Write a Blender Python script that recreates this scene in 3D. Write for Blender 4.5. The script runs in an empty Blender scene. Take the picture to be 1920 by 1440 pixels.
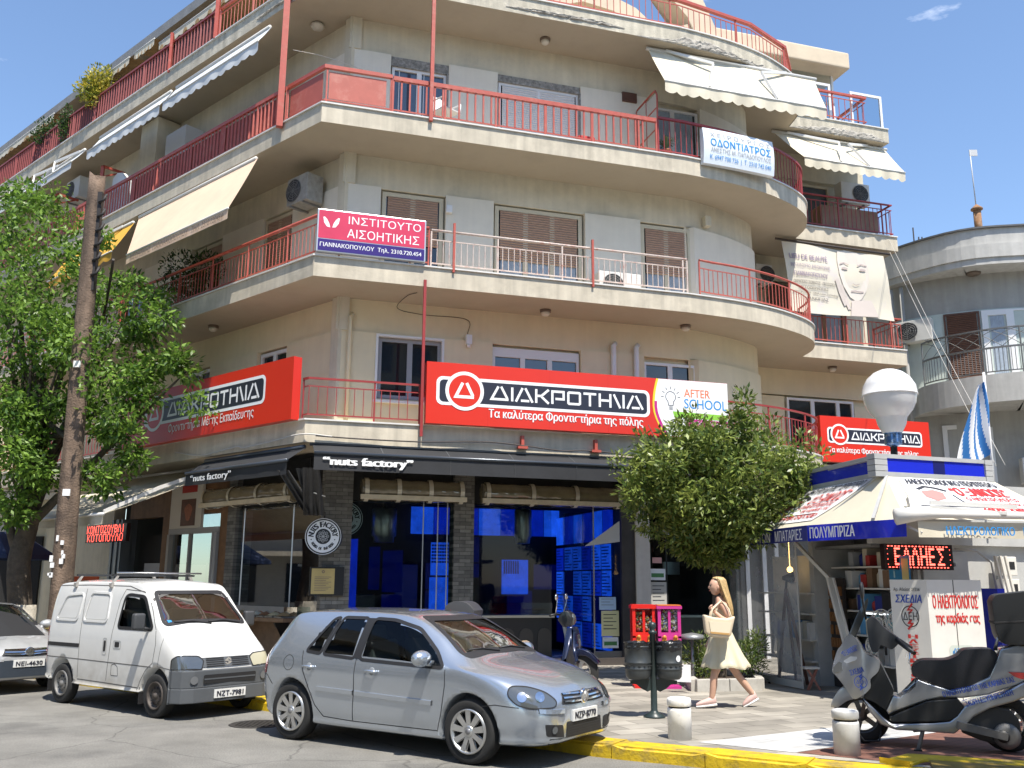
import bpy, bmesh, math, random
from mathutils import Vector, Matrix
from mathutils.bvhtree import BVHTree
from mathutils.geometry import tessellate_polygon
R = math.radians
V = Vector
random.seed(7)
SC = bpy.context.scene
COL = SC.collection
# ------------------------------------------------------------ camera
cam = bpy.data.cameras.new('camera'); cam_o = bpy.data.objects.new('camera', cam); COL.objects.link(cam_o)
cam.sensor_width = 36.0; cam.lens = 36.0*1746.37/1920.0; cam.clip_end = 2000; cam.clip_start = 0.05
_th, _ro = 0.2094395, 0.00674106
cam_o.matrix_world = Matrix.Translation((0, 0, 1.80)) @ Matrix.Rotation(math.pi/2+_th, 4, 'X') @ Matrix.Rotation(_ro, 4, 'Z')
SC.camera = cam_o
# ------------------------------------------------------------ sky and sun
SUN_AZ = math.atan2(0.41, -0.91)      # from +Y towards +X
SUN_EL = R(64)
w = bpy.data.worlds.new('World'); SC.world = w; w.use_nodes = True
nt = w.node_tree; bg = nt.nodes['Background']
sky = nt.nodes.new('ShaderNodeTexSky'); sky.sky_type = 'NISHITA'; sky.sun_disc = False
sky.sun_elevation = SUN_EL; sky.sun_rotation = SUN_AZ; sky.altitude = 0; sky.air_density = 1.0; sky.dust_density = 0.3; sky.ozone_density = 3.2
# thin wisps of cloud, laid on the sky by direction
tc = nt.nodes.new('ShaderNodeTexCoord'); mp = nt.nodes.new('ShaderNodeMapping'); mp.inputs['Scale'].default_value = (3.0, 3.0, 9.0)
nz = nt.nodes.new('ShaderNodeTexNoise'); nz.inputs['Scale'].default_value = 2.3; nz.inputs['Detail'].default_value = 8; nz.inputs['Roughness'].default_value = 0.62
cr = nt.nodes.new('ShaderNodeValToRGB'); cr.color_ramp.elements[0].position = 0.60; cr.color_ramp.elements[1].position = 0.80
cr.color_ramp.elements[1].color = (0.55, 0.55, 0.55, 1)
mx = nt.nodes.new('ShaderNodeMix'); mx.data_type = 'RGBA'; mx.inputs[7].default_value = (9, 9.2, 9.6, 1)
nt.links.new(tc.outputs['Generated'], mp.inputs['Vector']); nt.links.new(mp.outputs[0], nz.inputs['Vector']); nt.links.new(nz.outputs['Fac'], cr.inputs[0])
nt.links.new(cr.outputs[0], mx.inputs[0]); nt.links.new(sky.outputs[0], mx.inputs[6]); nt.links.new(mx.outputs[2], bg.inputs[0])
bg.inputs[1].default_value = 0.15
sun = bpy.data.lights.new('sun', 'SUN'); sun.energy = 5.0; sun.angle = R(0.53); sun.color = (1.0, 0.94, 0.84)
sun_o = bpy.data.objects.new('sun', sun); COL.objects.link(sun_o)
_sd = V((math.sin(SUN_AZ)*math.cos(SUN_EL), math.cos(SUN_AZ)*math.cos(SUN_EL), math.sin(SUN_EL)))
sun_o.rotation_euler = _sd.to_track_quat('Z', 'Y').to_euler(); sun_o.location = _sd*60
SC.view_settings.view_transform = 'Standard'; SC.view_settings.look = 'None'; SC.view_settings.exposure = 0.68; SC.view_settings.gamma = 1
SC.view_settings.use_curve_mapping = False
SC.cycles.max_bounces = 6; SC.cycles.transparent_max_bounces = 12
# ------------------------------------------------------------ materials
MATS = {}
def M(name, col, rough=0.6, metal=0.0, var=0.0, vscale=4.0, bump=0.0, bscale=60.0, spec=0.5, streak=0.0, coat=0.0, emit=None, estr=0.0, alpha=None, trans=0.0, stain=None, sscale=0.7, samt=0.0):
    """plain principled surface; var = lightness mottling, streak = vertical rain streaks, stain = blotches of another colour"""
    if name in MATS: return MATS[name]
    m = bpy.data.materials.new(name); m.use_nodes = True; MATS[name] = m
    t = m.node_tree; p = t.nodes['Principled BSDF']; L = t.links.new
    p.inputs['Roughness'].default_value = rough; p.inputs['Metallic'].default_value = metal
    p.inputs['Specular IOR Level'].default_value = spec
    c4 = (*col, 1)
    p.inputs['Base Color'].default_value = c4
    if coat: p.inputs['Coat Weight'].default_value = coat; p.inputs['Coat Roughness'].default_value = 0.04
    if trans: p.inputs['Transmission Weight'].default_value = trans
    if alpha is not None: p.inputs['Alpha'].default_value = alpha
    if emit: p.inputs['Emission Color'].default_value = (*emit, 1); p.inputs['Emission Strength'].default_value = estr
    if var or bump or streak or stain:
        g = t.nodes.new('ShaderNodeNewGeometry'); src = g.outputs['Position']
        if stain is not None or var or streak:
            cur = None
            n1 = t.nodes.new('ShaderNodeTexNoise'); n1.inputs['Scale'].default_value = vscale; n1.inputs['Detail'].default_value = 7; n1.inputs['Roughness'].default_value = 0.65
            L(src, n1.inputs['Vector'])
            mr = t.nodes.new('ShaderNodeMapRange'); mr.inputs['From Min'].default_value = 0.3; mr.inputs['From Max'].default_value = 0.7
            mr.inputs['To Min'].default_value = 1-var; mr.inputs['To Max'].default_value = 1+var*0.5
            L(n1.outputs['Fac'], mr.inputs['Value']); val = mr.outputs[0]
            if streak:
                mp = t.nodes.new('ShaderNodeMapping'); mp.inputs['Scale'].default_value = (7, 7, 0.55); L(src, mp.inputs['Vector'])
                n2 = t.nodes.new('ShaderNodeTexNoise'); n2.inputs['Scale'].default_value = 1.0; n2.inputs['Detail'].default_value = 5; L(mp.outputs[0], n2.inputs['Vector'])
                m2 = t.nodes.new('ShaderNodeMapRange'); m2.inputs['From Min'].default_value = 0.35; m2.inputs['From Max'].default_value = 0.72
                m2.inputs['To Min'].default_value = 1.0; m2.inputs['To Max'].default_value = 1-streak; L(n2.outputs['Fac'], m2.inputs['Value'])
                mm = t.nodes.new('ShaderNodeMath'); mm.operation = 'MULTIPLY'; L(val, mm.inputs[0]); L(m2.outputs[0], mm.inputs[1]); val = mm.outputs[0]
            vm = t.nodes.new('ShaderNodeVectorMath'); vm.operation = 'SCALE'; vm.inputs[0].default_value = col; L(val, vm.inputs['Scale']); cur = vm.outputs[0]
            if stain is not None:
                n3 = t.nodes.new('ShaderNodeTexNoise'); n3.inputs['Scale'].default_value = sscale; n3.inputs['Detail'].default_value = 9; n3.inputs['Roughness'].default_value = 0.7
                L(src, n3.inputs['Vector'])
                r3 = t.nodes.new('ShaderNodeValToRGB'); r3.color_ramp.elements[0].position = 0.52; r3.color_ramp.elements[1].position = 0.66
                r3.color_ramp.elements[1].color = (samt, samt, samt, 1); L(n3.outputs['Fac'], r3.inputs[0])
                mixn = t.nodes.new('ShaderNodeMix'); mixn.data_type = 'RGBA'; L(r3.outputs[0], mixn.inputs[0]); L(cur, mixn.inputs[6]); mixn.inputs[7].default_value = (*stain, 1); cur = mixn.outputs[2]
            L(cur, p.inputs['Base Color'])
        if bump:
            nb = t.nodes.new('ShaderNodeTexNoise'); nb.inputs['Scale'].default_value = bscale; nb.inputs['Detail'].default_value = 6; L(src, nb.inputs['Vector'])
            bp = t.nodes.new('ShaderNodeBump'); bp.inputs['Strength'].default_value = bump; bp.inputs['Distance'].default_value = 0.02
            L(nb.outputs['Fac'], bp.inputs['Height']); L(bp.outputs[0], p.inputs['Normal'])
    return m
def glass(name, col=(0.8, 0.9, 0.92), tint=0.75, rough=0.02, refl=1.0):
    """thin pane: tinted see-through mixed with mirror by angle"""
    if name in MATS: return MATS[name]
    m = bpy.data.materials.new(name); m.use_nodes = True; MATS[name] = m
    t = m.node_tree; t.nodes.remove(t.nodes['Principled BSDF']); o = t.nodes['Material Output']
    tr = t.nodes.new('ShaderNodeBsdfTransparent'); tr.inputs[0].default_value = (*[c*tint for c in col], 1)
    gl = t.nodes.new('ShaderNodeBsdfGlossy'); gl.inputs['Roughness'].default_value = rough
    fr = t.nodes.new('ShaderNodeFresnel'); fr.inputs[0].default_value = 1.5
    ml = t.nodes.new('ShaderNodeMath'); ml.operation = 'MULTIPLY_ADD'; ml.inputs[1].default_value = refl; ml.inputs[2].default_value = 0.02*refl; ml.use_clamp = True
    mx = t.nodes.new('ShaderNodeMixShader'); t.links.new(fr.outputs[0], ml.inputs[0]); t.links.new(ml.outputs[0], mx.inputs[0])
    t.links.new(tr.outputs[0], mx.inputs[1]); t.links.new(gl.outputs[0], mx.inputs[2]); t.links.new(mx.outputs[0], o.inputs[0])
    return m
# ------------------------------------------------------------ mesh helpers
ORG = {}
class MB:
    def __init__(s): s.bm = bmesh.new(); s.mi = 0
    def face(s, pts):
        vs = [s.bm.verts.new(p) for p in pts]
        f = s.bm.faces.new(vs); f.material_index = s.mi; return f
    def box8(s, p):
        v = [s.bm.verts.new(q) for q in p]
        for a in ((0,3,2,1),(4,5,6,7),(0,1,5,4),(1,2,6,5),(2,3,7,6),(3,0,4,7)):
            f = s.bm.faces.new([v[i] for i in a]); f.material_index = s.mi
        return v
    def box(s, c, d, rot=None):
        c = V(c); h = V(d)/2; p = []
        for z in (-1, 1):
            for x, y in ((-1,-1),(1,-1),(1,1),(-1,1)):
                q = V((x*h.x, y*h.y, z*h.z)); p.append(c+(rot @ q if rot else q))
        return s.box8(p)
    def fbox(s, F, a0, a1, b0, b1, z0, z1):
        p = [F(a, b, z) for z in (z0, z1) for a, b in ((a0,b0),(a1,b0),(a1,b1),(a0,b1))]
        return s.box8(p)
    def bar(s, p0, p1, w, h=None, up=(0,0,1)):
        p0 = V(p0); p1 = V(p1); d = (p1-p0).normalized(); h = h or w
        u = V(up); x = d.cross(u)
        if x.length < 1e-4: x = d.cross(V((1,0,0)))
        x.normalize(); y = x.cross(d)
        p = [q+x*(a*w/2)+y*(b*h/2) for q in (p0, p1) for a, b in ((-1,-1),(1,-1),(1,1),(-1,1))]
        return s.box8(p)
    def tube(s, pts, r, seg=8, cap=True):
        pts = [V(p) for p in pts]; n = len(pts); rr = r if isinstance(r, (list, tuple)) else [r]*n
        rings = []; px = None
        for i, p in enumerate(pts):
            d = (pts[min(i+1, n-1)]-pts[max(i-1, 0)]).normalized()
            if px is None:
                px = d.cross(V((0,0,1)))
                if px.length < 1e-3: px = d.cross(V((1,0,0)))
            px = (px-d*px.dot(d)).normalized(); py = d.cross(px)
            rings.append([s.bm.verts.new(p+(px*math.cos(2*math.pi*k/seg)+py*math.sin(2*math.pi*k/seg))*rr[i]) for k in range(seg)])
        for a, b in zip(rings, rings[1:]):
            for k in range(seg):
                f = s.bm.faces.new((a[k], a[(k+1)%seg], b[(k+1)%seg], b[k])); f.material_index = s.mi; f.smooth = True
        if cap:
            for g in (list(reversed(rings[0])), rings[-1]):
                f = s.bm.faces.new(g); f.material_index = s.mi
    def lathe(s, prof, c=(0,0,0), axis='Z', seg=24, smooth=True, sx=1.0, cap=True):
        c = V(c); rings = []
        for r, h in prof:
            ring = []
            for k in range(seg):
                a = 2*math.pi*k/seg; x, y = r*math.cos(a)*sx, r*math.sin(a)
                q = V((x, y, h)) if axis == 'Z' else (V((h, x, y)) if axis == 'X' else V((x, h, y)))
                ring.append(s.bm.verts.new(c+q))
            rings.append(ring)
        for a, b in zip(rings, rings[1:]):
            for k in range(seg):
                f = s.bm.faces.new((a[k], a[(k+1)%seg], b[(k+1)%seg], b[k])); f.material_index = s.mi; f.smooth = smooth
        for g, rv in ((rings[0], True), (rings[-1], False)) if cap else ():
            f = s.bm.faces.new(list(reversed(g)) if rv else g); f.material_index = s.mi
    def prism(s, pts, ext):
        """closed outline (3D points) pushed along a vector, ends filled"""
        ext = V(ext); a = [s.bm.verts.new(p) for p in pts]; b = [s.bm.verts.new(V(p)+ext) for p in pts]; n = len(a)
        fs = [s.bm.faces.new(a), s.bm.faces.new(list(reversed(b)))]
        for i in range(n): fs.append(s.bm.faces.new((a[i], b[i], b[(i+1)%n], a[(i+1)%n])))
        for f in fs: f.material_index = s.mi
        bmesh.ops.triangulate(s.bm, faces=fs[:2], ngon_method='EAR_CLIP')
    def grid(s, fn, nu, nv, smooth=True, flip=False):
        g = [[s.bm.verts.new(fn(i/nu, j/nv)) for j in range(nv+1)] for i in range(nu+1)]
        for i in range(nu):
            for j in range(nv):
                q = (g[i][j], g[i+1][j], g[i+1][j+1], g[i][j+1])
                f = s.bm.faces.new(tuple(reversed(q)) if flip else q); f.material_index = s.mi; f.smooth = smooth
        return g
    def ball(s, c, r, seg=12, rings=8, sc=(1,1,1)):
        c = V(c); prof = []
        g = s.grid(lambda u, v: c+V((r*sc[0]*math.cos(2*math.pi*u)*math.sin(math.pi*(0.001+v*0.998)), r*sc[1]*math.sin(2*math.pi*u)*math.sin(math.pi*(0.001+v*0.998)), -r*sc[2]*math.cos(math.pi*v))), seg, rings)
    def sweep(s, path, o0, o1, z0, z1, closed=False):
        """ribbon of rectangular section along a plan path, between two offsets to its outer side"""
        A = offset(path, o0); B = offset(path, o1); rings = []
        for a, b in zip(A, B):
            rings.append([s.bm.verts.new((a[0], a[1], z0)), s.bm.verts.new((b[0], b[1], z0)), s.bm.verts.new((b[0], b[1], z1)), s.bm.verts.new((a[0], a[1], z1))])
        for p, q in zip(rings, rings[1:]):
            for k in range(4):
                f = s.bm.faces.new((p[k], q[k], q[(k+1)%4], p[(k+1)%4])); f.material_index = s.mi
        for g in (list(reversed(rings[0])), rings[-1]):
            f = s.bm.faces.new(g); f.material_index = s.mi
    def bevel(s, w, seg=2, ang=30):
        s.bm.normal_update()
        ed = [e for e in s.bm.edges if len(e.link_faces) == 2 and e.calc_face_angle(0) > R(ang)]
        bmesh.ops.bevel(s.bm, geom=ed, offset=w, segments=seg, affect='EDGES', profile=0.6, clamp_overlap=True)
    def pieces(s, name, mats, parent, smooth=False):
        """every separate shell becomes a part of its own"""
        left = set(s.bm.verts); out = []
        while left:
            st = [left.pop()]; isl = set(st)
            while st:
                for e in st.pop().link_edges:
                    for v in e.verts:
                        if v in left: left.discard(v); isl.add(v); st.append(v)
            m = MB(); mp = {v: m.bm.verts.new(v.co) for v in isl}
            for f in {f for v in isl for f in v.link_faces}:
                g = m.bm.faces.new([mp[v] for v in f.verts]); g.material_index = f.material_index; g.smooth = f.smooth
            out.append(m)
        s.bm.free(); return [m.build(name, mats, parent, smooth) for m in out]
    def build(s, name, mats, parent=None, smooth=False, fixn=True, loc=None):
        bm = s.bm
        if fixn: bmesh.ops.recalc_face_normals(bm, faces=bm.faces)
        if parent is not None and parent in ORG: bmesh.ops.translate(bm, vec=-ORG[parent], verts=bm.verts)
        elif loc is not None: bmesh.ops.translate(bm, vec=-V(loc), verts=bm.verts)
        me = bpy.data.meshes.new(name); bm.to_mesh(me); bm.free()
        if smooth:
            for p in me.polygons: p.use_smooth = True
        for m in (mats if isinstance(mats, (list, tuple)) else [mats]): me.materials.append(m)
        o = bpy.data.objects.new(name, me); COL.objects.link(o)
        if parent is not None: o.parent = parent; ORG[o] = ORG.get(parent, V((0,0,0)))
        else:
            ORG[o] = V(loc) if loc is not None else V((0,0,0))
            if loc is not None: o.location = loc
        return o
def offset(path, d):
    n = len(path); out = []
    for i in range(n):
        p = V(path[i][:2]); ds = []
        if i > 0: ds.append((p-V(path[i-1][:2])).normalized())
        if i < n-1: ds.append((V(path[i+1][:2])-p).normalized())
        ns = [V((q.y, -q.x)) for q in ds]
        if len(ns) == 2:
            m = ns[0]+ns[1]
            m = m/max(m.dot(m)/2, 0.5)
        else: m = ns[0]
        out.append(p+m*d)
    return out
def catmull(pts, n=6):
    P = [V(p) for p in pts]; P = [P[0]*2-P[1]]+P+[P[-1]*2-P[-2]]; out = []
    for i in range(1, len(P)-2):
        a, b, c, d = P[i-1:i+3]
        for k in range(n):
            t = k/n; out.append(0.5*((2*b)+(c-a)*t+(2*a-5*b+4*c-d)*t*t+(3*b-a-3*c+d)*t**3))
    out.append(P[-2]); return out
def tag(o, label=None, cat=None, group=None, kind=None):
    if label: o['label'] = label
    if cat: o['category'] = cat
    if group: o['group'] = group
    if kind: o['kind'] = kind
    return o
def thing(name, label, cat, loc=(0,0,0), group=None):
    o = bpy.data.objects.new(name, None); COL.objects.link(o); o.location = loc; o.empty_display_size = 0.2
    ORG[o] = V(loc); return tag(o, label, cat, group)
def dup(o, parent=None):
    c = o.copy(); COL.objects.link(c)
    if parent is not None: c.parent = parent
    ORG[c] = V((0,0,0))
    for ch in [x for x in bpy.data.objects if x.parent == o]: dup(ch, c)
    return c
def apply_mods(o):
    dg = bpy.context.evaluated_depsgraph_get(); me = bpy.data.meshes.new_from_object(o.evaluated_get(dg))
    old = o.data; o.modifiers.clear(); o.data = me; return o
# ------------------------------------------------------------ flat shapes and lettering on a surface
def plane(o, u, v):
    o = V(o); u = V(u).normalized(); v = V(v).normalized(); n = u.cross(v)
    return lambda a, b, off=0.0: o+u*a+v*b+n*off
TG = {}
def text_geo(body, res=4):
    """outlines of a line of text as filled polygons; overlapping contours are filled one by one"""
    if body in TG: return TG[body]
    c = bpy.data.curves.new('t', 'FONT'); c.body = body
    o = bpy.data.objects.new('t', c); COL.objects.link(o)
    dg = bpy.context.evaluated_depsgraph_get(); cu = o.evaluated_get(dg).to_curve(dg); loops = []
    for s in cu.splines:
        P = s.bezier_points; n = len(P); q = []
        if n:
            for k in range(n):
                a, b = P[k], P[(k+1) % n]; p0, p1, p2, p3 = a.co, a.handle_right, b.handle_left, b.co
                st = (p1-p0).cross(p3-p0).length+(p2-p0).cross(p3-p0).length < 1e-4
                m = 1 if st else res
                for t in range(m): t /= m; q.append(V(((1-t)**3*p0+3*(1-t)**2*t*p1+3*(1-t)*t*t*p2+t**3*p3)[:2]))
        else: q = [V(p.co[:2]) for p in s.points]
        r = [q[0]]
        for p in q[1:]:
            if (p-r[-1]).length > 1e-4: r.append(p)
        if (r[0]-r[-1]).length < 1e-4: r.pop()
        if len(r) > 2: loops.append(r)
    bpy.data.objects.remove(o); bpy.data.curves.remove(c)
    area = lambda l: sum(l[k-1].x*l[k].y-l[k].x*l[k-1].y for k in range(len(l)))/2
    if not loops: return [], []
    A = [area(l) for l in loops]; par = {}
    for k in range(len(A)):   # a hole is a contour lying inside another one that runs the other way round
        c_ = [u for u in range(len(A)) if u != k and A[u]*A[k] < 0 and abs(A[u]) > abs(A[k]) and all(pin(loops[k][m], loops[u]) for m in range(0, len(loops[k]), max(1, len(loops[k])//5)))]
        if c_: par[k] = min(c_, key=lambda u: abs(A[u]))
    outer = [k for k in range(len(A)) if k not in par]; holes = {k: [h for h in par if par[h] == k] for k in outer}
    vs, fs = [], []
    for n_, k in enumerate(outer):
        ls = [loops[k]]+[loops[h] for h in holes[k]]; base = len(vs); flat = [V((p.x, p.y, 0.0)) for l in ls for p in l]
        tri = tessellate_polygon([[V((p.x, p.y, 0)) for p in l] for l in ls])
        vs += [V((p.x, p.y, (n_ % 5)*0.00035)) for p in flat]; fs += [tuple(base+i for i in t) for t in tri]
    TG[body] = (vs, fs); return vs, fs
def pin(p, poly):
    c = False; j = len(poly)-1
    for i in range(len(poly)):
        a, b = poly[i], poly[j]
        if (a.y > p.y) != (b.y > p.y) and p.x < (b.x-a.x)*(p.y-a.y)/(b.y-a.y)+a.x: c = not c
        j = i
    return c
def add_text(mb, body, fn, x0, x1, y0, y1, off=0.004, bold=0.012, shear=0.0, fit=True):
    vs, fs = text_geo(body)
    if not vs: return
    ax = min(v.x for v in vs); bx = max(v.x for v in vs); ay = min(v.y for v in vs); by = max(v.y for v in vs)
    sx = (x1-x0)/(bx-ax); sy = (y1-y0)/(by-ay)
    sh = [0.0] if bold < 0.008 else ([-bold, bold] if bold < 0.02 else [-bold*1.3, 0.0, bold*1.3])   # heavier faces: copies set side by side
    for k, d in enumerate(sh):
        q = [mb.bm.verts.new(fn(x0+(v.x+d-ax)*sx+shear*(v.y-ay)*sy, y0+(v.y-ay)*sy, off+0.0018*k+v.z)) for v in vs]
        for f in fs:
            try: g = mb.bm.faces.new([q[i] for i in f]); g.material_index = mb.mi
            except ValueError: pass
def add_poly(mb, pts, fn, off=0.003):
    q = [mb.bm.verts.new(fn(a, b, off)) for a, b in pts]
    f = mb.bm.faces.new(q); f.material_index = mb.mi
    if len(q) > 4: bmesh.ops.triangulate(mb.bm, faces=[f])
def rrect(x0, y0, x1, y1, r, n=6):
    o = []
    for cx, cy, a in ((x1-r, y1-r, 0), (x0+r, y1-r, 90), (x0+r, y0+r, 180), (x1-r, y0+r, 270)):
        for k in range(n+1): t = R(a+90*k/n); o.append((cx+r*math.cos(t), cy+r*math.sin(t)))
    return o
def circ(cx, cy, r, n=32, ry=None): return [(cx+r*math.cos(2*math.pi*k/n), cy+(ry or r)*math.sin(2*math.pi*k/n)) for k in range(n)]
def add_ring(mb, cx, cy, r0, r1, fn, off, n=36, a0=0, a1=360, sx=1.0):
    for k in range(n):
        t, u = R(a0+(a1-a0)*k/n), R(a0+(a1-a0)*(k+1)/n)
        add_poly(mb, [(cx+sx*r*math.cos(x), cy+r*math.sin(x)) for r, x in ((r0,t),(r1,t),(r1,u),(r0,u))], fn, off)
def add_stroke(mb, pts, w, fn, off):
    P = [V((p[0], p[1])) for p in pts]; L = []; Q = []
    for i, p in enumerate(P):
        ds = []
        if i: ds.append((p-P[i-1]).normalized())
        if i < len(P)-1: ds.append((P[i+1]-p).normalized())
        ns = [V((-d.y, d.x)) for d in ds]; m = ns[0]+ns[-1]; m = m/max(m.dot(m)/2, 0.45) if len(ns) == 2 else ns[0]
        L.append(p+m*w/2); Q.append(p-m*w/2)
    for i in range(len(P)-1): add_poly(mb, [tuple(Q[i]), tuple(Q[i+1]), tuple(L[i+1]), tuple(L[i])], fn, off)
# ------------------------------------------------------------ the corner block's two facade frames
S0 = V((-3.8268, 17.024)); A1 = 0.29390693; A2 = 2.41675964
E1 = V((math.cos(A1), math.sin(A1))); N1 = V((E1.y, -E1.x)); E2 = V((math.cos(A2), math.sin(A2))); N2 = V((-E2.y, E2.x))
def F(s, n, z=None):
    p = S0+E1*s+N1*n; return (p.x, p.y) if z is None else V((p.x, p.y, z))
def L(t, m, z=None):
    p = S0+E2*t+N2*m; return (p.x, p.y) if z is None else V((p.x, p.y, z))
ZB = [4.304+3.2133*i for i in range(5)]            # undersides of the balcony slabs
ZT = [4.745, 7.950, 11.157, 14.37, 17.60]          # floor levels
GZ = 0.13                                          # pavement level
def resample(path, step):
    P = [V(p) for p in path]; out = [P[0]]; acc = 0.0
    for a, b in zip(P, P[1:]):
        l = (b-a).length; d = step-acc
        while d <= l: out.append(a+(b-a)*(d/l)); d += step
        acc = l-(d-step)
    return out
# ============================================================ ground
asphalt = M('asphalt', (0.205,0.198,0.18), 0.9, var=0.26, vscale=1.3, bump=0.6, bscale=150, stain=(0.11,0.107,0.10), sscale=0.7, samt=0.7)
def cracked(m, scale=0.55, dark=0.55, spots=True):
    t = m.node_tree; p = t.nodes['Principled BSDF']; src = p.inputs['Base Color'].links[0].from_socket; g = t.nodes.new('ShaderNodeNewGeometry')
    n = t.nodes.new('ShaderNodeTexNoise'); n.inputs['Scale'].default_value = 2.5; n.inputs['Detail'].default_value = 5; t.links.new(g.outputs['Position'], n.inputs['Vector'])
    v = t.nodes.new('ShaderNodeMix'); v.data_type = 'VECTOR'; v.inputs[0].default_value = 0.18; t.links.new(g.outputs['Position'], v.inputs[4]); t.links.new(n.outputs['Color'], v.inputs[5])
    o = t.nodes.new('ShaderNodeTexVoronoi'); o.feature = 'DISTANCE_TO_EDGE'; o.inputs['Scale'].default_value = scale; t.links.new(v.outputs[1], o.inputs['Vector'])
    r = t.nodes.new('ShaderNodeMapRange'); r.inputs['From Min'].default_value = 0.0; r.inputs['From Max'].default_value = 0.007; r.inputs['To Min'].default_value = dark; r.inputs['To Max'].default_value = 1.0; t.links.new(o.outputs['Distance'], r.inputs[0])
    n2 = t.nodes.new('ShaderNodeTexNoise'); n2.inputs['Scale'].default_value = 60; n2.inputs['Detail'].default_value = 3; t.links.new(g.outputs['Position'], n2.inputs['Vector'])
    r2 = t.nodes.new('ShaderNodeMapRange'); r2.inputs['From Min'].default_value = 0.3; r2.inputs['From Max'].default_value = 0.7; r2.inputs['To Min'].default_value = 0.72; r2.inputs['To Max'].default_value = 1.25; t.links.new(n2.outputs['Fac'], r2.inputs[0])
    mu = t.nodes.new('ShaderNodeMath'); mu.operation = 'MULTIPLY'; t.links.new(r.outputs[0], mu.inputs[0]); t.links.new(r2.outputs[0], mu.inputs[1])
    s = t.nodes.new('ShaderNodeVectorMath'); s.operation = 'SCALE'; t.links.new(src, s.inputs[0]); t.links.new(mu.outputs[0], s.inputs['Scale']); t.links.new(s.outputs[0], p.inputs['Base Color'])
cracked(asphalt)
def paver_mat(name, col, mort, sx, sy, ang, offset=0.5, cvar=0.25):
    if name in MATS: return MATS[name]
    m = bpy.data.materials.new(name); m.use_nodes = True; MATS[name] = m; t = m.node_tree; p = t.nodes['Principled BSDF']; p.inputs['Roughness'].default_value = 0.85
    g = t.nodes.new('ShaderNodeNewGeometry'); mp = t.nodes.new('ShaderNodeMapping'); mp.inputs['Rotation'].default_value = (0, 0, ang); t.links.new(g.outputs['Position'], mp.inputs[0])
    b = t.nodes.new('ShaderNodeTexBrick'); b.inputs['Scale'].default_value = 1.0; b.inputs['Brick Width'].default_value = sx; b.inputs['Row Height'].default_value = sy
    b.inputs['Mortar Size'].default_value = 0.008; b.offset = offset; b.inputs['Bias'].default_value = -0.2; b.inputs['Mortar Smooth'].default_value = 0.3
    b.inputs['Color1'].default_value = (*[c*(1-cvar) for c in col], 1); b.inputs['Color2'].default_value = (*[min(1, c*(1+cvar)) for c in col], 1); b.inputs['Mortar'].default_value = (*mort, 1)
    t.links.new(mp.outputs[0], b.inputs['Vector'])
    n = t.nodes.new('ShaderNodeTexNoise'); n.inputs['Scale'].default_value = 1.6; n.inputs['Detail'].default_value = 8; t.links.new(g.outputs['Position'], n.inputs['Vector'])
    r = t.nodes.new('ShaderNodeMapRange'); r.inputs['From Min'].default_value = 0.3; r.inputs['From Max'].default_value = 0.7; r.inputs['To Min'].default_value = 0.68; r.inputs['To Max'].default_value = 1.12; t.links.new(n.outputs['Fac'], r.inputs[0])
    v = t.nodes.new('ShaderNodeVectorMath'); v.operation = 'SCALE'; t.links.new(b.outputs['Color'], v.inputs[0]); t.links.new(r.outputs[0], v.inputs['Scale']); t.links.new(v.outputs[0], p.inputs['Base Color'])
    bp = t.nodes.new('ShaderNodeBump'); bp.inputs['Strength'].default_value = 0.4; bp.inputs['Distance'].default_value = 0.01; bp.invert = True
    t.links.new(b.outputs['Fac'], bp.inputs['Height']); t.links.new(bp.outputs[0], p.inputs['Normal']); return m
pav_m = paver_mat('grey_paver', (0.33,0.305,0.26), (0.13,0.12,0.10), 0.62, 0.31, -A1-0.12)
white_pav = paver_mat('white_paver', (0.50,0.50,0.49), (0.36,0.36,0.35), 0.8, 0.4, -0.6, cvar=0.06)
red_pav = paver_mat('red_paver', (0.19,0.085,0.06), (0.09,0.045,0.035), 0.6, 0.12, -0.6, cvar=0.12)
g = MB(); g.grid(lambda u, v: V((-260+520*u, -260+520*v, 0)), 4, 4); tag(g.build('road', asphalt, fixn=False), kind='structure')
KERB = [(-22,28.05), (-8.46,17.62), (-3.70,13.96), (0.0,11.12), (0.94,10.39), (1.75,9.95), (2.69,9.40), (3.34,9.06), (5.4,8.05), (14,4.2)]
KERB = KERB[:3]+[tuple(p) for p in catmull([(*p, 0) for p in KERB[2:9]], 4)][1:]+KERB[9:]
KERB = [(p[0], p[1]) for p in KERB]
inner = [(*p,) for p in offset(KERB, -0.42)]
b = MB(); pts = [V((p[0], p[1], GZ)) for p in inner]+[V((14,60,GZ)), V((-22,60,GZ))]
f = b.face(pts); bmesh.ops.triangulate(b.bm, faces=[f]); tag(b.build('pavement', pav_m), kind='structure')
def sheet(name, mat, pts, z):
    b = MB(); f = b.face([V((x, y, z)) for x, y in pts]); bmesh.ops.triangulate(b.bm, faces=[f]); return tag(b.build(name, mat), kind='structure')
sheet('pale_paving', white_pav, [(2.02,10.56),(4.5,12.08),(6.6,13.35),(7.4,12.95),(5.05,11.43),(2.88,9.98)], GZ+0.004)
sheet('red_paving', red_pav, [(2.90,9.97),(5.05,11.42),(7.4,12.93),(9.5,10.5),(8.2,7.4),(5.2,8.66),(3.66,9.52)], GZ+0.004)
yel = M('kerb_yellow', (0.62,0.42,0.012), 0.6, var=0.25, vscale=5, bump=0.4, bscale=30, stain=(0.16,0.13,0.07), sscale=2.6, samt=0.9)
ker = M('kerb_concrete', (0.30,0.285,0.255), 0.9, var=0.25, vscale=3, bump=0.4, bscale=40)
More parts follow.
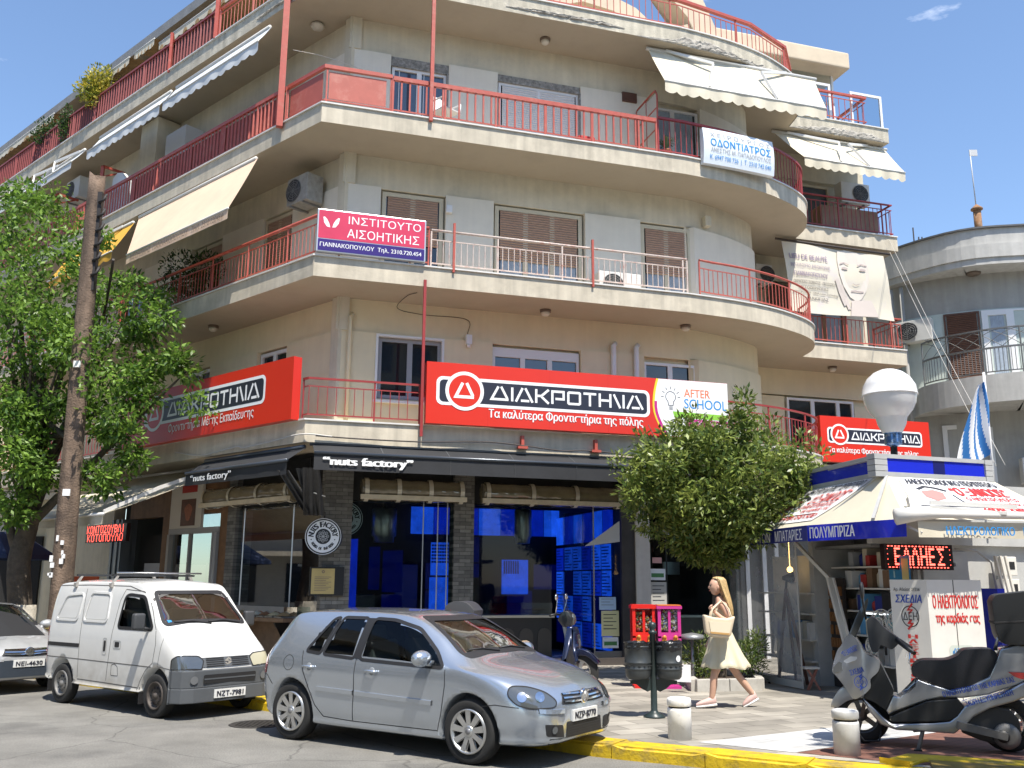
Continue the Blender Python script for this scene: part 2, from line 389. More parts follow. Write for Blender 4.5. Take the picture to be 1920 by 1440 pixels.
def kerb(path, mat, name):
    b = MB(); P = resample(path, 0.125); P.append(V(path[-1])); rr = random.Random(len(path))
    for k in range(0, len(P)-1, 8):     # one stone after another, a dark joint between
        q = [tuple(p) for p in P[k:k+9]]
        if len(q) < 2: continue
        d = (V(q[-1])-V(q[-2])).normalized()*0.010; q[-1] = tuple(V(q[-1])-d); e = rr.uniform(-0.008,0.008); b.sweep(q, -0.425+e, -0.02+e, -0.05, GZ+0.006+rr.uniform(-0.006,0.006))
    b.bm.normal_update()
    bmesh.ops.bevel(b.bm, geom=[e for e in b.bm.edges if all(v.co.z > GZ for v in e.verts) and len(e.link_faces) == 2 and e.calc_face_angle(0) > 1.0], offset=0.03, segments=3, affect='EDGES')
    return tag(b.build(name, mat, smooth=False), kind='structure')
i0 = min(range(len(KERB)), key=lambda i: (V(KERB[i])-V((-3.7, 13.96))).length)
kerb(KERB[:i0+1], yel, 'kerb'); kerb(KERB[i0:], yel, 'kerb')
b = MB(); b.sweep([(3.66,9.33),(3.98,9.62),(4.95,9.27),(9.5,7.4)], -0.16, 0.10, -0.05, GZ+0.035); b.bevel(0.02); tag(b.build('island_kerb', yel), kind='structure')
b = MB(); b.sweep([(4.02,9.46),(4.95,9.13),(9.5,7.26)], 0.0, 0.9, -0.05, GZ+0.03); tag(b.build('island', M('island_top', (0.25,0.17,0.03), 0.8, var=0.4, stain=(0.06,0.055,0.05), samt=1.0, sscale=1.5)), kind='structure')
iron = M('cast_iron', (0.07,0.065,0.06), 0.6, metal=0.6, var=0.3, vscale=12)
b = MB(); b.lathe([(0.0,0.002),(0.30,0.004),(0.33,0.008),(0.345,0.008),(0.36,0.002)], (-3.22,12.55,0.0), seg=40)
for k in range(9):
    for j in range(9):
        x, y = (k-4)*0.06, (j-4)*0.06
        if x*x+y*y < 0.075: b.box((-3.22+x, 12.55+y, 0.008), (0.03,0.03,0.006))
tag(b.build('manhole_cover', iron, loc=(-3.22,12.55,0)), 'round iron manhole cover in the road behind the silver hatchback', 'manhole cover')
# ============================================================ corner apartment block
stucco = M('slab_stucco', (0.61,0.545,0.43), 0.9, var=0.16, vscale=2.2, streak=0.24, bump=0.25, bscale=90, stain=(0.34,0.30,0.23), sscale=0.9, samt=0.55)
stucco_old = M('old_stucco', (0.60,0.545,0.435), 0.9, var=0.26, vscale=3, streak=0.32, bump=0.5, bscale=45, stain=(0.30,0.28,0.25), sscale=1.6, samt=0.7)
soffit = M('soffit_shade', (0.43,0.37,0.285), 0.9, var=0.10, vscale=1.2, stain=(0.33,0.28,0.21), sscale=0.6, samt=0.5)  # darker brown than the slab: shade under the balconies put into the colour
wall_lo = M('cream_wall', (0.75,0.66,0.46), 0.9, var=0.07, vscale=1.5, streak=0.05, bump=0.15, bscale=120)
wall_hi = M('dirty_wall', (0.69,0.63,0.49), 0.9, var=0.16, vscale=1.6, streak=0.12, bump=0.2, bscale=100, stain=(0.36,0.34,0.29), sscale=0.8, samt=0.5)
panel_m = M('grey_panel', (0.76,0.71,0.60), 0.9, var=0.06, vscale=2, streak=0.05, bump=0.15, bscale=120)
marble = M('marble_edge', (0.66,0.64,0.60), 0.5, var=0.1, vscale=6)
red_m = M('red_rail', (0.43,0.085,0.058), 0.45, var=0.14, vscale=9, stain=(0.45,0.24,0.18), sscale=5, samt=0.35)
dred_m = M('dark_red_rail', (0.30,0.035,0.035), 0.45, var=0.12, vscale=9)
wht_rail = M('pale_rail', (0.60,0.50,0.44), 0.5, var=0.2, vscale=9, stain=(0.40,0.12,0.08), sscale=6, samt=0.7)
brown_p = M('brown_sheet', (0.17,0.055,0.045), 0.6, var=0.25, vscale=6)
redsheet = M('red_sheet', (0.42,0.10,0.07), 0.55, var=0.12, vscale=4, stain=(0.46,0.22,0.17), sscale=2, samt=0.5)
frame_w = M('white_frame', (0.74,0.74,0.74), 0.35)
frame_g = M('grey_frame', (0.30,0.31,0.33), 0.4)
pane_m = M('window_pane', (0.012,0.016,0.022), 0.04, spec=0.9)
pane_sky = M('blue_pane', (0.05,0.075,0.11), 0.03, spec=1.0)
curtain_m = M('net_curtain', (0.34,0.40,0.47), 0.8, var=0.2, vscale=8)
shut_b = M('brown_shutter', (0.40,0.27,0.205), 0.6, var=0.08, vscale=5)
shut_w = M('white_shutter', (0.66,0.67,0.68), 0.5)
shut_d = M('dark_shutter', (0.12,0.055,0.035), 0.6, var=0.2)
stone_lintel = M('rough_lintel', (0.30,0.29,0.27), 0.9, var=0.6, vscale=14, bump=0.6, bscale=50)
CURVE = [(8.0,0.0),(8.94,-0.09),(9.62,-0.2),(10.24,-0.36),(10.76,-0.55),(11.36,-0.84),(11.81,-1.14),(12.10,-1.43),(12.33,-1.78),(12.50,-2.15),(12.62,-2.70)]
SLAB = [L(24,0), L(0,0)] + [F(p.x, p.y) for p in catmull([(*q, 0) for q in CURVE], 3)] + [F(15.85,-2.70)]
NFRONT = len(SLAB)-1
ab = thing('apartment_building', 'five storey cream corner block with red railed balconies and a rounded right end', 'building', (*F(0.7,-1.3), 0))
WC = [(0.71,-1.27),(8.45,-1.27),(8.9,-1.33),(9.79,-1.60),(10.45,-1.90),(10.93,-2.20),(11.22,-2.6),(11.32,-3.1),(11.34,-4.1)]
WALLP = [L(24,-1.27)] + [F(*WC[0])] + [F(p.x, p.y) for p in catmull([(*q, 0) for q in WC[1:8]], 4)] + [F(11.34,-4.1), F(16.0,-4.1), F(16.0,-9)]
# slabs
for i in range(4):
    zb, zt = ZB[i], ZT[i]
    b = MB(); pts = [V((*p, zb)) for p in SLAB[2:NFRONT]]+[F(12.62,-7.0,zb), F(0.0,-7.0,zb), F(0.0,0.0,zb)]
    b.prism(pts, (0, 0, zt-zb-0.03)); b.fbox(F, 12.62, 15.85, -7.0, -2.70, zb, zt-0.03)
    b.prism([L(24,0,zb), F(0,0,zb), F(0,-7,zb), L(24,-7,zb)], (0, 0, zt-zb-0.03)); b.mi = 1
    b.sweep(SLAB, -0.35, 0.035, zt-0.03, zt); b.mi = 0
    b.bm.normal_update()
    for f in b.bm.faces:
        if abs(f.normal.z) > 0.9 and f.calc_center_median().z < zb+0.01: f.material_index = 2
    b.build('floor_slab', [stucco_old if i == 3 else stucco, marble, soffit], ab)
# base walls behind the openings, one per storey, and the band above the openings
LINT = [6.80, 10.02, 13.17]
for i in range(3):
    wm = wall_lo if i == 0 else wall_hi
    b = MB(); b.sweep(WALLP, -0.40, -0.14, ZT[i]-0.2, ZB[i+1]+0.1); b.sweep(WALLP, -0.14, 0.0, LINT[i], ZB[i+1]+0.05)
    b.build('wall', wm, ab)
OPF = [  # openings of the front, per storey: s0, s1, sill
  [(1.46,2.84,5.45),(3.93,5.95,4.745),(7.47,8.80,4.745)],
  [(1.42,2.84,7.95),(3.92,6.08,7.95),(7.45,8.80,7.95)],
  [(1.53,2.84,11.157),(3.98,6.00,11.157),(7.70,9.15,11.157)]]
OPL = [[(2.50,3.62,4.745),(5.58,6.75,4.745),(8.8,10.0,4.745),(12,13.2,4.745),(15,16.2,4.745)],
  [(2.58,3.76,7.95),(5.45,6.9,7.95),(9.3,10.6,7.95),(12.4,13.6,7.95),(15.6,16.8,7.95)],
  [(2.4,3.7,11.157),(5.0,6.2,11.157),(10.2,11.5,11.157),(14.0,15.2,11.157)]]
def clipped(path, lo, hi, fn):  # part of the curved wall path between two s values
    return path
def panels(i):
    pm = wall_lo if i == 0 else panel_m
    b = MB(); z0, z1 = ZT[i]-0.02, LINT[i]+0.02
    e = 0.71
    for s0, s1, sill in OPF[i]:
        if e < 0.8: b.sweep([L(OPL[i][0][0], -1.27), F(0.71,-1.27), F(s0,-1.27)], -0.13, 0.05, z0, z1)
        else: b.fbox(F, e, s0, -1.40, -1.22, z0, z1)
        if sill > z0+0.1: b.fbox(F, s0, s1, -1.40, -1.25, z0, sill)
        e = s1
    # right-hand curved panel
    cp = [F(p.x, p.y) for p in catmull([(e,-1.27 if e < 8.9 else -1.38,0)]+[(*q, 0) for q in WC if q[0] > max(e, 8.85)][:-1], 4)]
    b.sweep(cp+[F(11.34,-4.0)], -0.13, 0.05, z0, z1)
    e = OPL[i][0][1]
    for t0, t1, sill in OPL[i][1:]+[(24, 24, 0)]:
        b.fbox(L, e, t0, -1.40, -1.22, z0, z1); e = t1
    b.pieces('wall_panel', pm, ab)
for i in range(3): panels(i)
b = MB()   # corner pilaster
for i in range(3): b.fbox(F, 0.60, 0.86, -1.5, -1.19, LINT[i]+0.021, ZB[i+1]); b.fbox(L, 0.66, 0.9, -1.5, -1.17, ZT[i], ZB[i+1]-0.001)
b.pieces('pilaster', wall_hi, ab)
def slats(b, Fr, a0, a1, n, z0, z1, pitch=0.055):
    k = int((z1-z0)/pitch)
    for j in range(k):
        z = z1-j*pitch
        b.face([Fr(a0,n-0.012,z), Fr(a1,n-0.012,z), Fr(a1,n+0.012,z-pitch*0.55), Fr(a0,n+0.012,z-pitch*0.55)])
        b.face([Fr(a0,n+0.012,z-pitch*0.55), Fr(a1,n+0.012,z-pitch*0.55), Fr(a1,n-0.012,z-pitch), Fr(a0,n-0.012,z-pitch)])
def window(Fr, a0, a1, z0, z1, n, parent, nlights=2, fm=None, shut=0.0, sm=None, pm=None, fw=0.06, box=0.0, name='window', curtain=False, grille=False, mid=None):
    fm = fm or frame_w; pm = pm or pane_m
    zt = z1-box; b = MB()
    b.fbox(Fr, a0, a0+fw, n-0.05, n+0.03, z0, z1); b.fbox(Fr, a1-fw, a1, n-0.05, n+0.03, z0, z1)
    b.fbox(Fr, a0+fw, a1-fw, n-0.05, n+0.03, zt-fw, z1); b.fbox(Fr, a0+fw, a1-fw, n-0.05, n+0.03, z0, z0+fw)
    x = [a0+fw+(a1-a0-2*fw)*k/nlights for k in range(nlights+1)] if mid is None else [a0+fw]+mid+[a1-fw]
    for q in x[1:-1]: b.fbox(Fr, q-0.055, q+0.055, n-0.05, n+0.024, z0+fw, zt-fw)
    if grille:
        for c, d in zip(x, x[1:]):
            b.fbox(Fr, c+0.1, c+0.115, n-0.01, n+0.012, z0+fw, zt-fw)
            for zz in (z0+0.25, zt-0.25): b.fbox(Fr, c, d, n-0.009, n+0.011, zz, zz+0.014)
    w = b.build(name, fm, parent)
    p = MB(); p.face([Fr(a0,n-0.02,z0), Fr(a1,n-0.02,z0), Fr(a1,n-0.02,z1), Fr(a0,n-0.02,z1)])
    if curtain:
        p.mi = 1
        for c, d in zip(x, x[1:]):
            p.grid(lambda u, v: Fr(c+0.06+(d-c-0.12)*u, n-0.012+0.006*math.sin(u*40), z0+fw+(zt-fw-z0-fw)*v), 24, 1)
    p.build('pane', [pm, curtain_m] if curtain else pm, w, fixn=False)
    if shut > 0:
        s = MB()
        for c, d in (zip(x, x[1:]) if nlights > 1 and sm is shut_w else [(a0+fw, a1-fw)]):
            slats(s, Fr, c+0.03, d-0.03, n+0.028, zt-fw-(zt-z0-2*fw)*shut, zt-fw)
        s.build('shutter', sm, w, fixn=False)
    return w
# storey 1 (first floor)
window(F, 1.50,2.82,5.47,6.74,-1.33, ab, fm=frame_g, fw=0.07)
window(F, 3.95,5.93,4.76,6.74,-1.33, ab, nlights=3, box=0.14, pm=pane_sky)
window(F, 7.49,8.80,4.76,6.68,-1.33, ab, nlights=2)
b = MB()
for s0, s1, z0, z1 in ((1.43,2.87,5.41,6.80),):
    b.fbox(F, s0, s0+0.05, -1.30, -1.195, z0, z1); b.fbox(F, s1-0.05, s1, -1.30, -1.195, z0, z1); b.fbox(F, s0+0.05, s1-0.05, -1.30, -1.195, z1-0.05, z1); b.fbox(F, s0-0.03, s1+0.03, -1.30, -1.17, z0-0.05, z0)
b.build('window_surround', frame_w, ab)
# storey 2: brown roller blinds half down over net curtains
for s0, s1, sh, nl in ((1.46,2.80,0.60,2),(3.97,6.03,0.66,3),(7.49,8.78,0.62,2)):
    window(F, s0, s1, 7.97, 9.98, -1.33, ab, nlights=nl, fm=M('cream_frame', (0.60,0.54,0.40), 0.6), shut=sh, sm=shut_b, fw=0.09, curtain=(s0 > 3))
# storey 3
window(F, 1.57,2.80,11.17,12.95,-1.33, ab, pm=pane_sky, grille=True)
window(F, 4.02,5.97,11.17,13.0,-1.33, ab, shut=0.97, sm=shut_w)
window(F, 7.75,9.10,11.17,13.05,-1.37, ab, fm=frame_w, curtain=True)
b = MB(); b.fbox(F, 1.53,2.84,-1.33,-1.255,12.95,13.17); b.fbox(F, 3.98,6.0,-1.33,-1.255,13.0,13.17); b.fbox(F,2.80,2.838,-1.37,-1.215,11.16,12.95); b.fbox(F,5.965,6.0,-1.37,-1.215,11.16,13.0)
b.pieces('lintel', stone_lintel, ab)
# left facade
for i in range(3):
    for k, (t0, t1, z0) in enumerate(OPL[i]):
        window(L, t0+0.03, t1-0.03, z0+0.02, LINT[i]-0.04, -1.33, ab, nlights=2, fm=frame_w if i == 0 else M('cream_frame', (0.60,0.54,0.40), 0.6), shut=[0, 0.62, 0.9][i] if k < 1 or i == 2 else 0.25*i, sm=shut_b, fw=0.08)
# boxed shaft standing off the left wall on the third floor
b = MB(); b.fbox(L, 8.1, 9.0, -1.4, -0.62, 11.157, 13.9); b.build('flue_shaft', wall_hi, ab)
# recessed right-hand part
for i, kind in enumerate((0, 1, 2)):
    z0 = ZT[i]
    if i == 0: window(F, 12.95,15.05,z0+0.02,6.72,-4.04, ab, nlights=3, mid=[13.75, 14.55]); 
    if i == 1:
        window(F, 12.6,13.4,z0+0.02,9.9,-4.04, ab, nlights=1, fm=shut_d, pm=shut_d); window(F, 13.6,15.0,z0+0.02,9.9,-4.04, ab, nlights=2, fm=M('timber_frame', (0.30,0.17,0.085), 0.6, var=0.2), pm=curtain_m, fw=0.12)
    if i == 2: window(F, 13.75,14.72,z0+0.02,13.0,-4.04, ab, nlights=1, pm=pane_sky, fm=M('cream_frame', (0.60,0.54,0.40), 0.6))
b = MB(); b.fbox(F, 11.9,12.9,-4.2,-4.06,ZT[0],6.75); b.fbox(F, 15.1,16.0,-4.2,-4.05,ZT[0],6.6); b.build('wall_panel', wall_lo, ab)
# downpipes on the first floor
for s, r in ((0.88,0.04),(6.70,0.06),(7.25,0.06)):
    b = MB(); b.tube([F(s,-1.16,4.76), F(s,-1.16,6.95 if s > 1 else 7.1), F(s+0.06,-1.20,7.02 if s > 1 else 7.17)], r, 8); b.build('drainpipe', wall_lo if s < 1 else frame_w, ab, smooth=True)
# ------------------------------------------------------------ railings
def railing(path, z, h, mat, parent, top=(0.05,0.035), bot=0.08, step=0.12, bal=0.014, mid=None, post=1.4, postw=0.03, off=-0.07, round_top=False, name='railing'):
    pth = [tuple(p) for p in offset(path, off)]; b = MB()
    if round_top: b.tube([V((*p, z+h-top[1]/2)) for p in pth], top[0]/2, 8)
    else: b.sweep(pth, -top[0]/2, top[0]/2, z+h-top[1], z+h)
    b.sweep(pth, -0.012, 0.012, z+bot, z+bot+0.025)
    zt = z+h-top[1]
    if mid: b.sweep(pth, -0.010, 0.010, z+h-mid-0.02, z+h-mid); zt = z+h-mid-0.02
    for p in resample(pth, step)[1:-1]: b.bar((*p, z+bot+0.025), (*p, zt), bal, up=(N1.x, N1.y, 0))
    for p in resample(pth, post): b.bar((*p, z), (*p, z+h-top[1]), postw, up=(N1.x, N1.y, 0))
    e = pth[-1]; b.bar((*e, z), (*e, z+h-top[1]), postw, up=(N1.x, N1.y, 0))
    return b.build(name, mat, parent)
def sub(path, a0, a1):  # piece of SLAB between facade coordinates, front s (left t as negative)
    out = []
    for s in ([a0] if a0 < 0 else [a0]): out.append(L(-a0, 0) if a0 < 0 else F(a0, 0))
    if a0 < 0 < a1: out.append(L(0, 0))
    for p in SLAB[2:NFRONT]:
        d = V(p)-S0
        if a0 < d.dot(E1) < a1 and d.dot(E1) > 7.9: out.append(p)
    if a1 <= 8.0: out.append(L(-a1, 0) if a1 < 0 else F(a1, 0))
    return out
SIDE = [F(12.66,-2.70), F(15.85,-2.70), F(15.85,-3.9)]
# first floor: plain thin railing round the corner, the signs hide the rest
railing(sub(0,-0.20,2.15), ZT[0], 0.80, dred_m, ab, mid=0.16, step=0.17)
railing(sub(0,8.72,12.9), ZT[0], 0.92, dred_m, ab, mid=0.20, step=0.13)
railing([L(22,0), L(6.3,0)], ZT[0], 0.85, dred_m, ab, mid=0.16, step=0.16)
railing(SIDE, ZT[0], 0.9, dred_m, ab, mid=0.18)
# second floor: pipe handrail, pale balusters in the middle
railing(sub(1,-22,2.25), ZT[1], 0.86, red_m, ab, top=(0.07,0.07), mid=0.20, step=0.125, round_top=True)
railing(sub(1,2.3,8.3), ZT[1], 0.82, wht_rail, ab, top=(0.055,0.055), mid=0.22, step=0.125, round_top=True)
railing([F(8.3,0)]+sub(1,8.35,12.9), ZT[1], 0.84, red_m, ab, top=(0.055,0.055), mid=0.20, step=0.125, round_top=True)
railing(SIDE, ZT[1], 0.88, red_m, ab, mid=0.16, step=0.13)
# third floor: heavy box rail with slim flat bars
railing(sub(2,-22,-1.35), ZT[2], 0.86, red_m, ab, top=(0.06,0.08), step=0.145, bal=0.034, postw=0.04)
railing(sub(2,-1.30,1.40), ZT[2], 0.86, red_m, ab, top=(0.07,0.08), step=5, postw=0.035, post=1.3)
railing(sub(2,1.42,7.35), ZT[2], 0.84, red_m, ab, top=(0.07,0.09), step=0.175, bal=0.034, postw=0.04, post=1.1)
railing([F(7.4,0)]+sub(2,7.95,12.9), ZT[2], 0.90, dred_m, ab, top=(0.06,0.05), step=0.14, bal=0.016)
railing(SIDE, ZT[2], 0.95, dred_m, ab, mid=0.16, step=0.14)
# fourth floor
railing(sub(3,-22,-4.35), ZT[3], 0.84, M('maroon_rail', (0.26,0.05,0.045), 0.5, var=0.1), ab, top=(0.06,0.05), step=0.15, bal=0.03, postw=0.04)
railing(sub(3,-4.3,5.9), ZT[3], 0.80, red_m, ab, top=(0.06,0.05), mid=0.15, step=0.15)
FACET = [F(5.9,0), F(8.05,-0.02), F(10.15,-0.38), F(11.55,-1.02), F(12.28,-1.9)]
railing(FACET, ZT[3], 0.80, red_m, ab, top=(0.09,0.07), mid=0.16, step=0.16, post=1.9)
railing([F(12.66,-2.62), F(15.2,-2.62), F(15.2,-3.9)], ZT[3], 0.85, red_m, ab, top=(0.07,0.06), mid=0.16, step=0.2)
# sheets fixed inside the bars
def backing(path, z0, z1, mat, off=-0.11, name='railing_sheet'):
    b = MB(); b.sweep(path, off-0.008, off, z0, z1); return b.build(name, mat, ab)
backing([L(22,0), L(4.4,0)], ZT[3]+0.06, ZT[3]+0.78, brown_p)
backing([L(8.0,0), L(1.75,0)], ZT[2]+0.12, ZT[2]+0.74, redsheet)
backing([L(1.22,0), L(0.12,0)], ZT[2]+0.13, ZT[2]+0.72, redsheet, -0.075)
backing([F(0.12,0), F(1.28,0)], ZT[2]+0.13, ZT[2]+0.72, redsheet, -0.075)
# tall red awning posts
def post(p0, p1, w, mat=None):
    b = MB(); b.bar(p0, p1, w, up=(N1.x, N1.y, 0)); return b.build('awning_post', mat or red_m, ab)
post(F(2.165,0.09,4.50), F(2.165,0.09,7.62), 0.055, dred_m); post(F(2.20,0.05,11.06), F(2.20,0.05,14.3), 0.075); post(L(1.32,0.09,11.02), L(1.32,0.09,14.3), 0.13)
b = MB(); b.bar(L(6.5,0.0,15.4),L(6.5,0.0,14.3),0.07); b.bar(L(4.35,0,15.55),L(4.35,0,14.35),0.09)
for t in (9.75, 12.6): b.bar(L(t,0,11.1),L(t,0,12.75),0.08); b.bar(L(t,0,12.75),L(t,-0.6,12.75),0.06); b.bar(L(t,0,12.45),L(t,-0.5,12.72),0.04)
b.pieces('awning_post', red_m, ab)
for s in (2.75, 5.75): post(F(s,0.03,7.86), F(s,0.03,8.9), 0.045)
for s in (4.2, 5.75): 
    b = MB(); b.fbox(F, s-0.03, s+0.03, 0.0, 0.10, 4.36, 4.62); b.fbox(F, s-0.10, s+0.10, 0.0, 0.12, 4.36, 4.41); b.build('bracket', red_m, ab)
# glazed divider between the third floor balconies
b = MB(); b.tube([F(7.40,-0.08,11.2), F(7.40,-0.08,12.6), F(7.40,-0.16,12.74), F(7.40,-0.3,12.76), F(7.40,-1.15,12.76)], 0.022, 6)
for z in (11.25,11.8,12.3): b.bar(F(7.40,-0.08,z), F(7.40,-1.2,z), 0.025)
b.bar(F(7.40,-0.65,11.2), F(7.40,-0.65,12.75), 0.025); b.bar(F(7.40,-1.18,11.2), F(7.40,-1.18,12.75), 0.03); dv = b.build('balcony_divider', red_m, ab)
b = MB(); b.face([F(7.40,-0.1,11.25),F(7.40,-1.17,11.25),F(7.40,-1.17,12.72),F(7.40,-0.1,12.66)]); b.build('pane', M('frosted_pane', (0.50,0.50,0.45), 0.3, alpha=0.85), dv)
# ceiling lamps under the slabs
lampw = M('lamp_glass', (0.62,0.58,0.50), 0.3); lampd = M('lamp_ring', (0.16,0.12,0.09), 0.5)
for c in (F(4.96,-0.75,ZB[3]), F(4.98,-0.80,ZB[1]), F(8.39,-0.96,ZB[1]), F(14.04,-3.45,ZB[1]), L(4.71,-0.72,ZB[1])):
    b = MB(); b.lathe([(0.001,0),(0.12,0),(0.12,-0.05),(0.10,-0.06)], c, seg=20); r0 = b.build('ceiling_lamp', lampd, ab)
    b = MB(); b.lathe([(0.095,-0.055),(0.09,-0.10),(0.06,-0.13),(0.001,-0.135)], c, seg=20); b.build('lamp_shade', lampw, r0)
b = MB(); b.lathe([(0.001,0),(0.10,0),(0.16,-0.05),(0.12,-0.12),(0.001,-0.14)], L(1.5,-0.85,ZB[3]), seg=14); b.build('ceiling_lamp', lampw, ab)
# broken plaster along the lower edge of the top slab's curve
spall = M('bare_concrete', (0.42,0.39,0.34), 0.95, var=0.45, vscale=9, bump=1.0, bscale=30, stain=(0.17,0.15,0.13), sscale=5, samt=0.8)
def spalled(path, z, hmax, a0, a1, seed):
    rnd = random.Random(seed); P = resample(path, 0.07); b = MB(); rows = []
    h = 0.5
    for i, p in enumerate(P):
        u = i/(len(P)-1); env = min(1, 5*u, 5*(1-u)); h = min(1, max(0.15, h+rnd.uniform(-0.17,0.17)))
        n = V((0,0,0)); q = P[min(i+1,len(P)-1)]-P[max(i-1,0)]; n = V((q.y,-q.x)).normalized()
        row = []
        for k in range(6):
            v = k/5; d = (0.012+0.028*rnd.random()*env)*(1 if 0 < k < 5 else 0.1)
            row.append(b.bm.verts.new((p.x+n.x*d, p.y+n.y*d, z-0.015-0.02*rnd.random()*env+(0.03+hmax*h*env)*v)))
        rows.append(row)
    for a, c in zip(rows, rows[1:]):
        for k in range(5): b.bm.faces.new((a[k], c[k], c[k+1], a[k+1]))
    return b.build('broken_plaster', spall, ab, fixn=False)
spalled([F(6.9,0.0)]+SLAB[3:NFRONT], ZB[3], 0.26, 0, 0, 3); spalled([F(12.66,-2.70),F(15.85,-2.70)], ZB[3], 0.22, 0, 0, 5); spalled([F(3.8,0),F(6.6,0)], ZB[3]+0.12, 0.07, 0, 0, 8); spalled([L(2.6,0),L(0.6,0)], ZB[3]+0.15, 0.10, 0, 0, 9)
# ------------------------------------------------------------ roof storey
PW = [L(24,-2.9), F(2.2,-2.9), F(6.2,-2.9), F(6.2,-6)]
b = MB(); b.sweep(PW, -0.3, 0, ZT[3], 16.9); b.build('penthouse_wall', wall_hi, ab)
b = MB(); pts = [L(24,-1.05,17.05), L(1.9,-1.05,17.05), F(3.2,-1.75,17.05), F(6.4,-2.2,17.05), F(6.4,-6,17.05), L(24,-7,17.05)]
b.prism(pts, (0,0,0.30)); b.build('roof', M('grey_roof_edge', (0.20,0.205,0.21), 0.8, var=0.2, vscale=3), ab)
b = MB()
for k in range(10): b.fbox(L, 5+k*1.9, 5.5+k*1.9, -2.95, -2.85, 14.6, 16.5)
b.pieces('penthouse_window', pane_m, ab)
arch_m = M('arch_plaster', (0.60,0.50,0.37), 0.9, var=0.1, vscale=2)
# beige canopy with a curved end over the front of the roof terrace
b = MB(); prof = [(4.2,15.25),(5.2,15.75),(6.2,16.0),(7.0,15.95),(7.6,15.75),(8.05,15.40),(8.35,15.0),(8.05,14.9),(7.6,15.25),(7.0,15.55),(6.2,15.65),(4.2,14.9)]
b.prism([F(s,-1.5,z) for s, z in prof], (-N1.x*0.35, -N1.y*0.35, 0)); b.build('terrace_arch', arch_m, ab)
b = MB(); b.fbox(F, 3.6, 8.0, -2.9, -2.6, ZT[3], 16.0); b.build('terrace_screen', M('tan_screen', (0.33,0.245,0.15), 0.8, var=0.1), ab)
# big leaning arch beam and cross beam
prof = [(9.0,17.6),(9.62,16.35),(9.95,15.6),(10.12,14.9),(10.14,14.37),(9.62,14.37),(9.45,15.2),(9.1,15.9),(8.3,16.7)]
b = MB(); b.prism([F(s,-1.65,z) for s, z in prof], (-N1.x*0.6, -N1.y*0.6, 0)); b.build('terrace_arch', arch_m, ab)
b = MB(); b.bar(F(8.0,-1.9,15.05), F(9.5,-1.9,15.75), 0.4, 0.28); b.build('terrace_beam', arch_m, ab)
# parapet beam and glazed enclosure on the right
b = MB(); b.fbox(F, 10.4, 15.26, -8.0, -3.35, 16.50, 17.02); b.bevel(0.06, 3); b.build('roof_beam', arch_m, ab)
gl2 = glass('enclosure_glass', (0.80,0.90,0.95), 0.9)
b = MB()
for s in (12.2, 14.95): b.fbox(F, s, s+0.06, -3.9, -3.84, ZT[3], 16.5)
b.fbox(F, 12.2, 15.01, -3.9, -3.84, 15.55, 15.62)
for a0, a1, n, z1 in ((12.9,14.2,-2.98,15.6),(14.75,15.8,-2.86,15.42)):
    b.fbox(F, a0, a0+0.07, n, n+0.05, ZT[3], z1); b.fbox(F, a1-0.07, a1, n, n+0.05, ZT[3], z1); b.fbox(F, a0+0.07, a1-0.07, n, n+0.05, z1-0.07, z1)
ge = b.build('glass_screen', frame_w, ab)
b = MB(); b.face([F(12.2,-3.87,14.37),F(15,-3.87,14.37),F(15,-3.87,16.5),F(12.2,-3.87,16.5)]); b.face([F(12.97,-2.95,14.37),F(14.13,-2.95,14.37),F(14.13,-2.95,15.53),F(12.97,-2.95,15.53)]); b.face([F(14.82,-2.83,14.37),F(15.73,-2.83,14.37),F(15.73,-2.83,15.35),F(14.82,-2.83,15.35)])
b.build('pane', gl2, ge, fixn=False)
b = MB(); b.fbox(F, 10.8, 14.9, -6.5, -5.2, ZT[3], 16.5); b.build('wall', M('pale_wall', (0.62,0.60,0.54), 0.9), ab)
